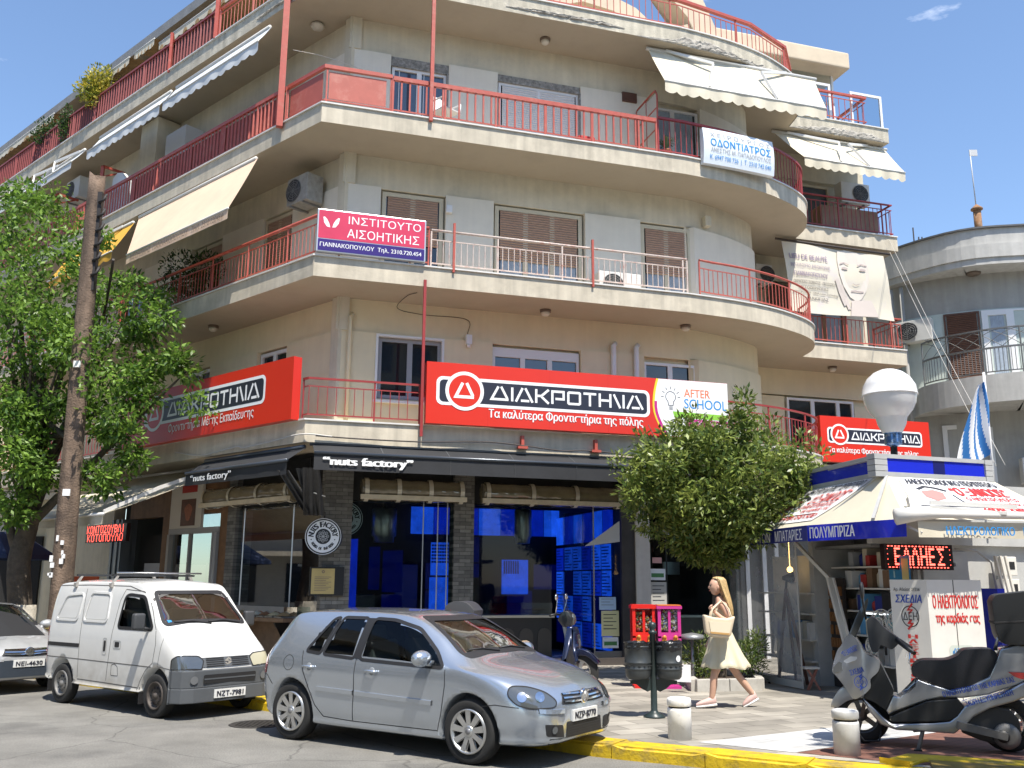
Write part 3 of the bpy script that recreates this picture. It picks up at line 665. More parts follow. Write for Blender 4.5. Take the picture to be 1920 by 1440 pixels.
# ============================================================ ground floor of the block
brick_s = paver_mat('slate_brick', (0.20,0.195,0.18), (0.10,0.10,0.095), 0.30, 0.075, 0.0, cvar=0.45)
def wallbrick(name, ang):
    m = bpy.data.materials.new(name); m.use_nodes = True; MATS[name] = m; t = m.node_tree; p = t.nodes['Principled BSDF']; p.inputs['Roughness'].default_value = 0.9
    g = t.nodes.new('ShaderNodeNewGeometry'); mp = t.nodes.new('ShaderNodeVectorRotate'); mp.rotation_type = 'Z_AXIS'; mp.inputs['Angle'].default_value = -ang; t.links.new(g.outputs['Position'], mp.inputs['Vector'])
    sx = t.nodes.new('ShaderNodeSeparateXYZ'); cx = t.nodes.new('ShaderNodeCombineXYZ'); t.links.new(mp.outputs[0], sx.inputs[0]); t.links.new(sx.outputs['X'], cx.inputs['X']); t.links.new(sx.outputs['Z'], cx.inputs['Y'])
    b = t.nodes.new('ShaderNodeTexBrick'); b.inputs['Scale'].default_value = 1; b.inputs['Brick Width'].default_value = 0.24; b.inputs['Row Height'].default_value = 0.075; b.inputs['Mortar Size'].default_value = 0.004
    b.inputs['Color1'].default_value = (0.30,0.29,0.265,1); b.inputs['Color2'].default_value = (0.15,0.145,0.135,1); b.inputs['Mortar'].default_value = (0.08,0.08,0.075,1)
    n = t.nodes.new('ShaderNodeTexNoise'); n.inputs['Scale'].default_value = 9; n.inputs['Detail'].default_value = 6
    x = t.nodes.new('ShaderNodeMix'); x.data_type = 'RGBA'; x.blend_type = 'MULTIPLY'; x.inputs[0].default_value = 0.6; t.links.new(g.outputs['Position'], n.inputs['Vector'])
    t.links.new(cx.outputs[0], b.inputs['Vector']); t.links.new(b.outputs['Color'], x.inputs[6]); t.links.new(n.outputs['Fac'], x.inputs[7]); t.links.new(x.outputs[2], p.inputs['Base Color'])
    bp = t.nodes.new('ShaderNodeBump'); bp.inputs['Strength'].default_value = 0.6; bp.inputs['Distance'].default_value = 0.012; bp.invert = True; t.links.new(b.outputs['Fac'], bp.inputs['Height']); t.links.new(bp.outputs[0], p.inputs['Normal'])
    return m
brF = wallbrick('slate_wall', A1); brL = wallbrick('slate_wall_side', A2-math.pi)
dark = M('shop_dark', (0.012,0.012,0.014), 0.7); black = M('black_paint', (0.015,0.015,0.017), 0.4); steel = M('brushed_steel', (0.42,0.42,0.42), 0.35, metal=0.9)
timber = M('timber_front', (0.20,0.105,0.05), 0.6, var=0.3, vscale=5, streak=0.3)
b = MB(); b.fbox(F, 0.86,1.10,-1.7,-1.27,GZ,4.304); b.fbox(F, 3.17,3.59,-1.7,-1.27,GZ,4.304); b.fbox(F, 0.55,0.86,-1.75,-1.265,GZ,4.3); b.pieces('pillar', brF, ab)
b = MB(); b.fbox(L, 0.74,1.06,-1.7,-1.262,GZ,4.302); b.fbox(L, 4.12,4.45,-1.7,-1.27,GZ,4.304); b.pieces('pillar', brL, ab)
b = MB(); b.fbox(F, 6.86,7.17,-1.7,-1.27,GZ,4.304); b.build('pillar', M('dark_tile', (0.06,0.055,0.055), 0.4, var=0.3, vscale=3), ab)
b = MB(); b.fbox(F, 7.17,7.50,-1.7,-1.22,GZ,4.303); b.build('column', M('white_column', (0.62,0.58,0.53), 0.7, var=0.1, streak=0.1), ab)
b = MB(); b.sweep([F(9.75,-1.55)]+[F(p.x,p.y) for p in catmull([(*q,0) for q in WC[4:8]],4)]+[F(11.34,-4.1),F(16,-4.1)], -0.3, 0, GZ, 4.304); b.build('wall', M('shopfront_grey', (0.11,0.11,0.105), 0.5, var=0.25, vscale=1.5), ab)
b = MB()
for s in (10.15, 10.75, 11.2): b.bar(F(s,-1.62-(s-9.9)*0.42,GZ), F(s,-1.62-(s-9.9)*0.42,3.0), 0.09)
b.pieces('door_frame', frame_w, ab)
b = MB(); b.fbox(F, 1.1,6.9,-1.9,-1.30,GZ,0.20); b.fbox(F,1.1,6.86,-1.62,-1.17,GZ-0.02,0.275); b.build('shop_step', M('step_tile', (0.075,0.065,0.06), 0.4, var=0.2), ab)
# shop interior: dark box lit by blue backlit panels
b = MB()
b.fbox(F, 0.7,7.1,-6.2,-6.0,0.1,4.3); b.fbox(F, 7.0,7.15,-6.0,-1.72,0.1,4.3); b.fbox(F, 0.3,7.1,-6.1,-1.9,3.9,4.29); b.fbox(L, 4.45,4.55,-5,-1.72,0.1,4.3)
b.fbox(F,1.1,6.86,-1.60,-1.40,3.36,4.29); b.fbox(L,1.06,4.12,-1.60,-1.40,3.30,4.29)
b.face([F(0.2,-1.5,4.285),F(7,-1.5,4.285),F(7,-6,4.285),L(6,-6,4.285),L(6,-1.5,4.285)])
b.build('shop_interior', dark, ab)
def bluem(n, c, s):
    m = M(n, (0.0,0.01,0.05), 0.3, emit=c, estr=s); t = m.node_tree; p = t.nodes['Principled BSDF']; g = t.nodes.new('ShaderNodeNewGeometry')   # a printed pattern on the backlit sheet
    r = t.nodes.new('ShaderNodeVectorRotate'); r.rotation_type = 'Z_AXIS'; r.inputs['Angle'].default_value = -A1; t.links.new(g.outputs['Position'], r.inputs['Vector'])
    w_ = t.nodes.new('ShaderNodeTexNoise'); w_.inputs['Scale'].default_value = 3.5; w_.inputs['Detail'].default_value = 8; w_.inputs['Roughness'].default_value = 0.75; t.links.new(r.outputs[0], w_.inputs['Vector'])
    x = t.nodes.new('ShaderNodeMapRange'); x.inputs['From Min'].default_value = 0.35; x.inputs['From Max'].default_value = 0.65; x.inputs['To Min'].default_value = s*0.55; x.inputs['To Max'].default_value = s*1.1; t.links.new(w_.outputs['Fac'], x.inputs[0]); t.links.new(x.outputs[0], p.inputs['Emission Strength']); return m
bl1 = bluem('blue_panel_bright', (0.012,0.11,1.0), 0.48); bl2 = bluem('blue_panel_mid', (0.003,0.030,0.72), 0.36); bl3 = bluem('blue_panel_deep', (0.0,0.006,0.30), 0.10)
blk = M('panel_print', (0.0,0.004,0.05), 0.4, emit=(0.0,0.01,0.16), estr=0.25)
b = MB()
def q(fr, u0, u1, v0, v1, mi, off=0.0): b.mi = mi; b.face([fr(u0,v0,off),fr(u1,v0,off),fr(u1,v1,off),fr(u0,v1,off)])
back = plane(F(0,-5.6,0), (*E1,0), (0,0,1)); side = plane(F(6.85,-1.75,0), (-N1.x,-N1.y,0), (0,0,1)); sidef = lambda a, z, off: F(6.85-off, -5.4+a, z)
# frieze across the top
for k in range(7): q(back, 3.1+k*0.58, 3.67+k*0.58, 2.95, 3.62, 1 if k % 3 else 0)
for k in range(6): q(sidef, k*0.62, 0.6+k*0.62, 2.72, 3.40, 1 if k % 2 else 0)
# back wall tiles
rnd = random.Random(4)
for i in range(8):
    for j in range(4):
        if i > 2 and rnd.random() < 0.6: q(back, 1.4+i*0.7, 2.06+i*0.7, 0.3+j*0.66, 0.92+j*0.66, 2 if rnd.random() < 0.8 else 1)
q(back, 3.62,4.1,1.95,2.75,0,0.01); q(back,5.45,6.15,1.5,2.35,0,0.01); q(back, 3.6,4.12,0.95,1.9,0,0.01); q(back,2.75,3.3,0.4,2.2,2,0.01)
for k in range(7):
    for j in range(6): q(back, 3.64+k*0.065, 3.695+k*0.065, 2.25+j*0.08, 2.30+j*0.08, 3, 0.014)
    q(back, 5.5+k*0.06, 5.54+k*0.06, 2.0, 2.32, 3, 0.014)
# menu wall on the right: tiles, each carrying printed lines
for i in range(6):
    for j in range(4):
        a0, z0 = i*0.6, 0.35+j*0.58; dark_t = (i, j) in ((1,2),(4,1),(0,0))
        q(sidef, a0, a0+0.57, z0, z0+0.55, 2 if dark_t else (0 if (i+j) % 3 else 1))
        if not dark_t:
            for k in range(7):
                l = rnd.uniform(0.25,0.5); q(sidef, a0+0.03, a0+0.03+l, z0+0.05+k*0.07, z0+0.075+k*0.07, 3, 0.004)
b.build('menu_panel', [bl1, bl2, bl3, blk], ab, fixn=False)
b = MB()   # left bay panels seen through the side glass
lb = lambda a, z, off: L(4.3-a*0.2, -4.2+a, z)
for (u0,u1,v0,v1,mi) in ((0.3,1.0,0.5,1.5,2),(0.3,1.0,1.55,2.5,2),(1.1,1.5,1.6,2.6,2)): q(lambda a,z,off: L(1.9+a, -4.5, z), u0,u1,v0,v1,mi)
q(lambda a,z,off: L(1.9+a,-3.0,z), 0.1,0.5,1.0,2.7,1); q(lambda a,z,off: L(1.9+a,-2.9,z), 0.15,0.5,2.85,3.3,0)
b.build('menu_panel', [bl1, bl2, bl3, blk], ab, fixn=False)
# counters, fridge, kegs in the shop
b = MB(); b.fbox(F,3.75,5.35,-2.1,-1.50,0.28,1.08); q_ = MB(); q_.fbox(F,1.25,2.0,-4.6,-3.8,0.28,1.5); q_.fbox(F,4.0,4.5,-4.9,-4.2,0.3,1.9); q_.pieces('fridge', M('fridge_dark', (0.02,0.022,0.03), 0.35), ab); ct = b.build('counter', M('counter_black', (0.02,0.02,0.022), 0.35), ab)
b = MB(); b.fbox(F,3.72,5.40,-2.15,-1.45,1.08,1.13); b.build('counter_top', M('counter_top', (0.55,0.52,0.45), 0.4), ct)
b = MB()
for k in range(4): b.prism([F(3.8+k*0.40+0.19+0.15*math.cos(t), -1.498, 0.72+0.15*math.sin(t)) for t in [math.pi*i/8 for i in range(9)]]+[F(3.84+k*0.40,-1.498,0.3),F(3.8+k*0.40+0.34,-1.498,0.3)], (N1.x*0.012,N1.y*0.012,0))
b.build('counter_panel', M('counter_panel', (0.055,0.05,0.045), 0.4), ct)
b = MB(); b.face([F(3.75,-1.46,1.13),F(5.35,-1.46,1.13),F(5.35,-1.46,1.38),F(3.75,-1.46,1.38)]); b.face([F(3.75,-1.46,1.38),F(5.35,-1.46,1.38),F(5.35,-2.0,1.38),F(3.75,-2.0,1.38)]); b.build('display_glass', glass('display_glass',(0.75,0.9,0.9),0.85), ct, fixn=False)
for s, n, z, r in ((2.05,-3.2,3.05,0.27),(5.0,-2.4,3.05,0.19),(3.95,-3.4,3.2,0.13)):
    b = MB(); b.lathe([(0.02,0.9),(0.03,0.34),(r*0.9,0.32),(r,0.28),(r,-0.28),(r*0.85,-0.3),(r*0.8,-0.42),(0.02,-0.42)], F(s,n,z), seg=24); tag(b.build('pendant_lamp', steel, loc=F(s,n,z)), {2.05:'wide steel drum lamp hanging in the shop beside the corner pillar', 5.0:'slim steel drum lamp hanging over the shop counter', 3.95:'small drum lamp hanging deep inside the shop'}[s], 'lamp', 'steel drum lamps in the shop')
b = MB()
for i in range(6):
    for j in range(3):
        if (i+j) % 2: b.face([F(4.9+i*0.33,-1.5-j*0.3,0.281),F(5.23+i*0.33,-1.5-j*0.3,0.281),F(5.23+i*0.33,-1.8-j*0.3,0.281),F(4.9+i*0.33,-1.8-j*0.3,0.281)])
b.build('floor_tile', M('white_tile', (0.6,0.6,0.6), 0.3), ab, fixn=False)
# shop glazing
gsh = glass('shop_glass', (0.75,0.90,0.92), 0.78, refl=0.38)
def pane(pts, par=ab, m=None): b = MB(); b.face(pts); return b.build('shop_window', m or gsh, par, fixn=False)
pane([F(1.1,-1.36,0.28),F(3.17,-1.36,0.28),F(3.17,-1.36,3.38),F(1.1,-1.36,3.38)])
pane([F(3.59,-1.36,1.13),F(5.3,-1.36,1.13),F(5.3,-1.36,3.38),F(3.59,-1.36,3.38)]); pane([F(6.25,-1.36,0.36),F(6.86,-1.36,0.36),F(6.86,-1.36,3.38),F(6.25,-1.36,3.38)])
pane([F(6.26,-1.38,0.36),F(5.9,-2.3,0.36),F(5.9,-2.3,3.3),F(6.26,-1.38,3.3)])
pane([L(1.06,-1.36,0.9),L(4.12,-1.36,0.9),L(4.12,-1.36,3.35),L(1.06,-1.36,3.35)])
b = MB(); b.bar(F(6.25,-1.36,0.3),F(6.25,-1.36,3.38),0.03); b.fbox(F,6.25,6.86,-1.42,-1.33,0.27,0.40)
for s in (2.55,2.85,3.05): b.bar(F(s,-1.36,0.28),F(s,-1.36,3.38),0.022)
for t in (2.1,3.9): b.bar(L(t,-1.36,0.9),L(t,-1.36,3.35),0.025)
b.bar(L(1.08,-1.30,GZ),L(1.08,-1.30,3.5),0.03); b.pieces('glazing_bar', steel, ab)
# outdoor ledge with nut trays on the left bay
ct = thing('shop_counter', 'brown wooden ledge of the nut shop with trays of nuts on top', 'counter', L(2.7,-1.2,GZ))
b = MB(); b.fbox(L,1.55,3.9,-1.35,-0.85,1.0,1.07); b.fbox(L,1.6,3.85,-1.33,-1.25,0.2,1.0); b.build('ledge', M('ledge_wood', (0.20,0.125,0.075), 0.5, var=0.3, vscale=6), ct)
b = MB(); 
for t in (1.9,3.3): b.prism([L(t,-1.24,0.98),L(t,-0.9,0.98),L(t,-0.95,0.9),L(t,-1.1,0.8),L(t,-1.15,0.55),L(t,-1.24,0.5)], (E2.x*0.05,E2.y*0.05,0))
b.build('bracket', black, ct)
nutc = [(0.42,0.27,0.12),(0.62,0.50,0.28),(0.30,0.14,0.06),(0.70,0.62,0.46),(0.5,0.22,0.1)]
rnd = random.Random(11)
for k in range(7):
    t = 1.72+k*0.31; b = MB(); b.fbox(L,t,t+0.27,-1.22,-0.93,1.072,1.10)
    tr = b.build('nut_tray', steel, loc=L(t+0.13,-1.1,1.07)); tag(tr, 'shallow steel tray of '+['almonds','pale cashews','dark raisins','white pistachios','red peanuts','roasted hazelnuts','broken walnuts'][k]+' on the shop ledge', 'tray', 'nut trays on the shop ledge')
    b = MB(); b.grid(lambda u, v: L(t+0.015+0.24*u, -1.205+0.26*v, 1.10+0.07*math.sin(math.pi*u)*math.sin(math.pi*v)+rnd.uniform(0,0.02)), 9, 9)
    n_ = b.build('nuts', M('nuts_%d' % (k % 5), nutc[k % 5], 0.7, var=0.4, vscale=60), tr)
b = MB(); b.face([L(1.6,-1.2,1.07),L(3.85,-1.2,1.07),L(3.85,-1.2,1.28),L(1.6,-1.2,1.28)]); b.build('sneeze_guard', glass('display_glass'), ct, fixn=False)
# fascia right of the corner shop: second shop with dark glazing
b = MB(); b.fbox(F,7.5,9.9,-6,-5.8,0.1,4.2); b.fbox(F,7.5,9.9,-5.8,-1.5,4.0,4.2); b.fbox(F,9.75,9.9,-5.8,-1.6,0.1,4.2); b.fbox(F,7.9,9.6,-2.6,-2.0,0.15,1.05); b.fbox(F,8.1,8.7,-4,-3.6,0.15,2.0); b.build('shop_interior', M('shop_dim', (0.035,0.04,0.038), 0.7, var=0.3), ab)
b = MB(); b.fbox(F,7.9,9.6,-2.62,-1.98,1.05,1.1); b.fbox(F,8.0,9.5,-2.5,-2.1,0.7,0.72); b.fbox(F,7.95,8.6,-3.5,-3.2,1.9,2.1); b.fbox(F,8.9,9.3,-3.5,-3.4,2.0,2.3); b.build('display_case', steel, ab)
b = MB(); b.fbox(F,8.25,8.5,-3.58,-3.55,1.25,1.95); b.build('menu_panel', M('orange_panel', (0.35,0.10,0.03), 0.5), ab)
pane([F(7.5,-1.34,0.2),F(7.93,-1.34,0.2),F(7.93,-1.34,3.3),F(7.5,-1.34,3.3)]); pane([F(7.95,-1.40,0.2),F(9.75,-1.50,0.2),F(9.75,-1.50,3.3),F(7.95,-1.40,3.3)])
b = MB(); b.fbox(F,7.5,9.75,-1.6,-1.3,3.3,4.3); b.bar(F(7.94,-1.34,0.15),F(7.94,-1.34,3.3),0.03); b.build('shop_fascia', black, ab)
# left shops: grey door frame, timber front, dark opening, far pillars
b = MB(); b.fbox(L,4.45,4.75,-1.5,-1.28,GZ,3.5); b.fbox(L,4.45,9.0,-1.5,-1.29,3.30,4.30); b.fbox(L,6.9,7.3,-1.5,-1.28,GZ,3.3); b.pieces('timber_front', timber, ab)
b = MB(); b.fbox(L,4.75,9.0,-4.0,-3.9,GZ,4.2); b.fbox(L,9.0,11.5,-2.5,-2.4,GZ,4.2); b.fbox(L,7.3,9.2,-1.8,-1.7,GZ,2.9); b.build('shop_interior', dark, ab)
pane([L(4.8,-1.33,0.2),L(6.9,-1.33,0.2),L(6.9,-1.33,3.3),L(4.8,-1.33,3.3)])
b = MB(); b.fbox(L,4.75,6.95,-1.37,-1.25,2.85,2.98); b.fbox(L,4.78,4.90,-1.37,-1.22,GZ,2.85); b.fbox(L,4.95,5.01,-1.37,-1.24,GZ,2.85); b.fbox(L,6.0,6.06,-1.36,-1.27,GZ,2.85); b.fbox(L,6.85,6.95,-1.37,-1.22,GZ,2.85); b.pieces('door_frame', frame_g, ab)
b = MB()
for k in range(4): b.fbox(L,9.2+k*0.14,9.3+k*0.14,-1.5,-1.2+0.03*(k%2),GZ,3.3)
b.fbox(L,9.2,9.8,-1.6,-1.45,GZ,3.3); b.build('roller_door_post', M('blue_grey_metal', (0.20,0.24,0.29), 0.4, metal=0.5), ab)
b = MB(); b.fbox(L,9.9,24,-1.6,-1.3,GZ,4.3); b.build('wall', wall_hi, ab)
# ------------------------------------------------------------ clear roller blinds rolled up over the windows
clr = M('clear_plastic', (0.20,0.165,0.10), 0.12, spec=0.9, var=0.5, vscale=1.5, coat=0.6); strapm = M('blind_strap', (0.62,0.58,0.48), 0.4, metal=0.3); barw = M('blind_bar', (0.66,0.58,0.44), 0.5, var=0.2)
for Fr, a0, a1, n, lb in ((F,1.22,3.28,-1.0,'rolled clear blind between the corner pillar and the second brick pillar'),(F,3.68,6.7,-1.0,'long rolled clear blind above the shop counter and its doorway'),(L,1.5,4.75,-0.95,'rolled clear blind above the nut ledge on the left side')):
    t = thing('rolled_blind', lb, 'blind', Fr((a0+a1)/2,n,3.55), 'clear blinds rolled up over the shop windows')
    ax = (Fr(1,0,0)-Fr(0,0,0)); b = MB(); rr = random.Random(a1)
    rings = [[Fr(a0+(a1-a0)*i/40, n+math.cos(w_*math.pi/9)*(0.20+0.008*math.sin(i*1.3+w_)), 3.56+math.sin(w_*math.pi/9)*(0.21+0.008*math.sin(i*0.9+w_*2))) for w_ in range(18)] for i in range(41)]
    vr = [[b.bm.verts.new(p) for p in r_] for r_ in rings]
    for p, q_ in zip(vr, vr[1:]):
        for k in range(18): f = b.bm.faces.new((p[k],p[(k+1)%18],q_[(k+1)%18],q_[k])); f.smooth = True
    b.bm.faces.new(vr[0]); b.bm.faces.new(vr[-1]); b.build('roll', clr, t)
    b = MB()
    for k in range(4):
        a = a0+0.05+(a1-a0-0.15)*k/3
        for w_ in range(-7, 6):
            w0, w1 = w_*math.pi/9, (w_+1)*math.pi/9
            b.face([Fr(a,n+math.cos(w0)*0.222,3.56+math.sin(w0)*0.232),Fr(a+0.085,n+math.cos(w0)*0.222,3.56+math.sin(w0)*0.232),Fr(a+0.085,n+math.cos(w1)*0.222,3.56+math.sin(w1)*0.232),Fr(a,n+math.cos(w1)*0.222,3.56+math.sin(w1)*0.232)])
    b.pieces('strap', strapm, t)
    b = MB(); b.fbox(Fr,a0-0.03,a1+0.03,n+0.15,n+0.23,3.36,3.45); b.build('bottom_bar', barw, t)
# ------------------------------------------------------------ awnings
canv = M('black_canvas', (0.022,0.023,0.026), 0.75, var=0.25, vscale=2, bump=0.1, bscale=200); blk_tube = M('awning_tube', (0.06,0.07,0.085), 0.3, metal=0.4)
cream = M('cream_canvas', (0.66,0.60,0.47), 0.85, var=0.14, vscale=1.8, streak=0.12, stain=(0.50,0.45,0.35), sscale=1.4, samt=0.5); white_c = M('white_canvas', (0.60,0.62,0.63), 0.8, var=0.06); peach = M('peach_canvas', (0.68,0.50,0.36), 0.85, var=0.10, vscale=1.2, stain=(0.62,0.40,0.30), sscale=1.1, samt=0.4)
cvback = M('tan_canvas', (0.34,0.22,0.10), 0.85, var=0.3, vscale=3); arm_m = M('awning_arm', (0.62,0.61,0.58), 0.35)
white_l = M('white_letter', (0.85,0.85,0.84), 0.5); grey_l = M('brown_letter', (0.23,0.165,0.12), 0.7)
def awning(label, Fr, a0, a1, top, bot, val, mat, scallop=0, arms=(), group=None, sag=0.02, tubem=None, sk=(0,0), armr=0.022, endlift=0.0):
    """canvas from (n,z) top to (n,z) bottom with a hanging valance"""
    (n0, z0), (n1, z1) = top, bot
    t = thing('awning', label, 'awning', Fr((a0+a1)/2, n0, z0), group)
    G = lambda u, v: Fr(a0+(a1-a0)*u + (sk[0]*(1-u)+sk[1]*u)*v, n0+(n1-n0)*v, z0+(z1-z0)*v - sag*math.sin(math.pi*v)*(1+0.3*math.sin(u*9)))
    b = MB(); b.grid(G, 24, 6); b.build('canvas', mat, t, fixn=False)
    nv = max(48, int(scallop)*8) if scallop else 24; b = MB()
    def vl(u, v):
        p = G(u, 1.0); h = val
        if scallop: h = val*(0.80+0.20*abs(math.sin(math.pi*u*scallop)))
        return p+V((0,0,-h*v))+V((N1.x,N1.y,0))*(0.025*math.sin(u*37)*v if scallop else 0.006*math.sin(u*25)*v)
    b.grid(vl, nv, 3); b.build('valance', mat, t, fixn=False)
    b = MB(); b.tube([Fr(a0+sk[0],n1,z1), Fr(a1+sk[1],n1,z1)], 0.035 if tubem else 0.022, 8); b.build('front_bar', tubem or arm_m, t, smooth=True)
    b = MB(); b.tube([Fr(a0-0.05,n0,z0+0.02), Fr(a1+0.05,n0,z0+0.02)], 0.045, 8); b.build('roller', tubem or arm_m, t, smooth=True)
    for a, kx in arms:
        b = MB(); w0 = Fr(a, n0+0.03, z0+0.03); e = G((a+kx-a0)/(a1-a0), 1.0)+V((0,0,0.03)); el = (w0+e)/2+(Fr(kx*0.9,0,0)-Fr(0,0,0))+V((0,0,0.25))
        b.bar(w0, el, armr*2, armr*3); b.bar(el, e, armr*2, armr*2.4); b.build('arm', arm_m, t)
    return t
aw = awning('black shop awning on the front with white lettering', F, 0.16, 7.7, (-0.05,4.27), (0.42,4.06), 0.31, canv, tubem=blk_tube, sag=0.0)
b = MB()
for k in range(1, 6): b.bar(F(0.16+k*1.26,-0.05,4.277), F(0.16+k*1.26,0.42,4.067), 0.012, 0.004); b.bar(F(0.16+k*1.26,0.428,4.03), F(0.16+k*1.26,0.428,3.75), 0.012, 0.004)
b.build('seam', M('canvas_seam', (0.10,0.105,0.11), 0.8), aw)
b = MB(); add_text(b, '“nuts factory”', plane(F(0,0.445,0), (*E1,0), (0,0,1)), 0.33, 1.95, 3.80, 3.99, bold=0.045); b.build('lettering', white_l, aw, fixn=False)
aw = awning('black shop awning on the left side above the nut ledge', L, 3.5, 0.0, (-0.05,4.2), (0.35,3.93), 0.26, canv, tubem=blk_tube, sag=0.0)
b = MB(); add_text(b, '“nuts factory”', plane(L(0,0.375,0), (-E2.x,-E2.y,0), (0,0,1)), -3.25, -1.78, 3.70, 3.87, bold=0.03); b.build('lettering', white_l, aw, fixn=False)
t = thing('gathered_curtain', 'black canvas bunched up and tied at the corner pillar between the two awnings', 'curtain', F(0.2,0.1,3.9))
b = MB()
for (p0, p1, w0, w1, dz) in ((F(0.12,0.40,3.78), F(0.30,-0.55,3.0), 0.30, 0.42, 0), (L(0.15,0.32,3.76), F(0.22,-0.5,3.05), 0.22, 0.26, 0.1), (F(0.02,0.1,3.8), F(0.28,-0.5,3.0), 0.3, 0.2, 0.0)):
    b.grid(lambda u, v: p0.lerp(p1, v)+V((E1.x,E1.y,0))*((u-0.5)*(w0+(w1-w0)*v))+V((N1.x,N1.y,0))*(0.05*math.sin(u*16+v*2)*(0.4+v)), 22, 8)
b.build('fold', M('curtain_canvas', (0.045,0.046,0.05), 0.8, var=0.3), t, fixn=False)
b = MB(); b.tube([F(0.05,-0.18,3.42), F(0.25,-0.1,3.38), F(0.45,-0.2,3.33)], 0.012, 6); b.build('cord', white_l, t)
# second floor, left: peach awning with lettering, yellow one behind it
aw = awning('peach awning with a phone number on its valance above the left balcony', L, 7.34, 2.16, (0.02,10.60), (1.05,8.95), 0.22, peach, sk=(-1.75,-0.72))
vp = plane(L(0,1.065,0), (-E2.x,-E2.y,0), (0,0,1))
b = MB(); add_text(b, 'ΑΙΣΘΗΤΙΚΗΣ  ΓΙΑΝΝΑΚΟΠΟΥΛΟΥ   ΤΗΛ. 2310.720454', vp, -5.4, -1.6, 8.77, 8.90, bold=0.0, shear=0.15); b.build('lettering', grey_l, aw, fixn=False)
awning('yellow awning half hidden behind the wooden pole and the peach awning', L, 11.2, 7.55, (0.02,10.55), (0.65,9.55), 0.22, M('yellow_canvas', (0.62,0.34,0.035), 0.8, var=0.1), scallop=9, arms=((10.6,-0.9),(8.1,0.7)), sk=(-0.3,-0.3))
# under the top slab, left: white awnings
awning('white scalloped awning under the top slab nearest the corner', L, 5.95, 1.9, (0.06,13.60), (0.36,13.12), 0.27, white_c, scallop=13, group='white awnings under the top slab on the left')
awning('white scalloped awning under the top slab, second from the corner', L, 10.0, 6.1, (0.06,13.60), (0.36,13.12), 0.27, white_c, scallop=13, group='white awnings under the top slab on the left')
awning('plain white awning with folded arms, third from the corner', L, 13.6, 10.6, (0.15,13.45), (0.50,12.98), 0.2, white_c, arms=((10.9,0.9),(12.3,0.9)), group='white awnings under the top slab on the left')
awning('plain white awning with folded arms, behind the tree top', L, 17.5, 13.85, (0.15,13.45), (0.50,12.98), 0.2, white_c, arms=((14.1,0.9),(15.8,0.9)), group='white awnings under the top slab on the left')
# roof terrace, left: canopies with tan undersides
for a0, a1, lb in ((22,14.5,'tan lined cream canopy over the roof terrace furthest left'),(11.9,9.6,'short cream canopy behind the yellow bush on the roof terrace'),(9.3,8.2,'narrow cream canopy right of the yellow bush'),(7.9,4.4,'cream canopy at the corner of the roof terrace')):
    awning(lb, L, a0, a1, (-2.7,16.75), (-0.35,16.12 if a0 > 8 else 15.85), 0.24, cvback, scallop=int((a0-a1)*3), group='canopies over the roof terrace on the left')
    b = MB(); z = 16.12 if a0 > 8 else 15.85
    b.grid(lambda u, v: L(a0+(a1-a0)*u,-0.345,z-0.24*v*(0.8+0.2*abs(math.sin(math.pi*u*int((a0-a1)*3))))+0.01), max(40,int((a0-a1)*24)), 1); o_ = [o for o in bpy.data.objects if o.get('label') == lb][0]; b.build('fringe', cream, o_, fixn=False)
# right: cream awnings hung from the top slab
aw = awning('large cream awning with scalloped edge hung under the crumbling curved slab', F, 7.32, 11.75, (-0.30,13.85), (0.30,12.75), 0.30, cream, scallop=15, arms=((7.75,0.75),(10.95,-0.6)), sk=(0.1,-0.15))
awning('smaller cream awning with scalloped edge at the right end of the block', F, 12.3, 15.9, (-2.95,13.85), (-2.0,12.72), 0.28, cream, scallop=12, arms=((12.7,0.9),(15.3,-0.7)), sk=(0.25,-0.2))
# left ground floor: beige awning seen from the end
aw = awning('faded beige shop awning left of the black one, tree shade on it', L, 9.2, 4.0, (-0.9,4.25), (1.75,3.05), 0.20, cream, sag=0.05, tubem=arm_m)
b = MB(); b.bar(L(4.05,-0.7,4.2), L(4.05,0.6,3.66), 0.05, 0.07); b.bar(L(4.05,0.6,3.66), L(4.05,1.72,3.1), 0.05, 0.07); b.build('arm', arm_m, aw)
# ------------------------------------------------------------ air conditioners
acw = M('ac_white', (0.66,0.65,0.61), 0.45, var=0.06); acd = M('ac_dark', (0.05,0.05,0.052), 0.6); acg = M('ac_grille', (0.22,0.22,0.215), 0.5)
def ac(label, Fr, a, n, z, w=0.82, h=0.58, d=0.32, flip=1, fan=0.0, cm=None, front=1):
    """outdoor unit: body centred at a, back at n, front face outwards"""
    t = thing('air_conditioner', label, 'air conditioner', Fr(a,n,z), 'outdoor air conditioner units')
    b = MB(); b.fbox(Fr, a-w/2, a+w/2, n, n+d, z, z+h); b.bevel(0.015); b.build('casing', cm or acw, t)
    ca = a+flip*w*0.17; zc = z+h*0.5; r = h*0.41
    b = MB(); b.prism([Fr(ca+r*math.cos(k*math.pi/14), n+d+0.004, zc+r*math.sin(k*math.pi/14)) for k in range(28)], (Fr(0,0.006,0)-Fr(0,0,0))); b.build('fan', acd, t)
    b = MB()
    for q_ in range(1, 6): b.tube([Fr(ca+r*q_/5*math.cos(k*math.pi/14), n+d+0.018, zc+r*q_/5*math.sin(k*math.pi/14)) for k in range(29)], 0.005, 4)
    for k in range(8): b.bar(Fr(ca,n+d+0.018,zc), Fr(ca+r*math.cos(k*math.pi/4),n+d+0.018,zc+r*math.sin(k*math.pi/4)), 0.006)
    b.build('fan_grille', acg, t)
    b = MB()
    for s in (-0.3, 0.3): b.fbox(Fr, a+s*w-0.02, a+s*w+0.02, n-0.05, n+d, z-0.04, z-0.002)
    b.build('bracket', acg, t); return t
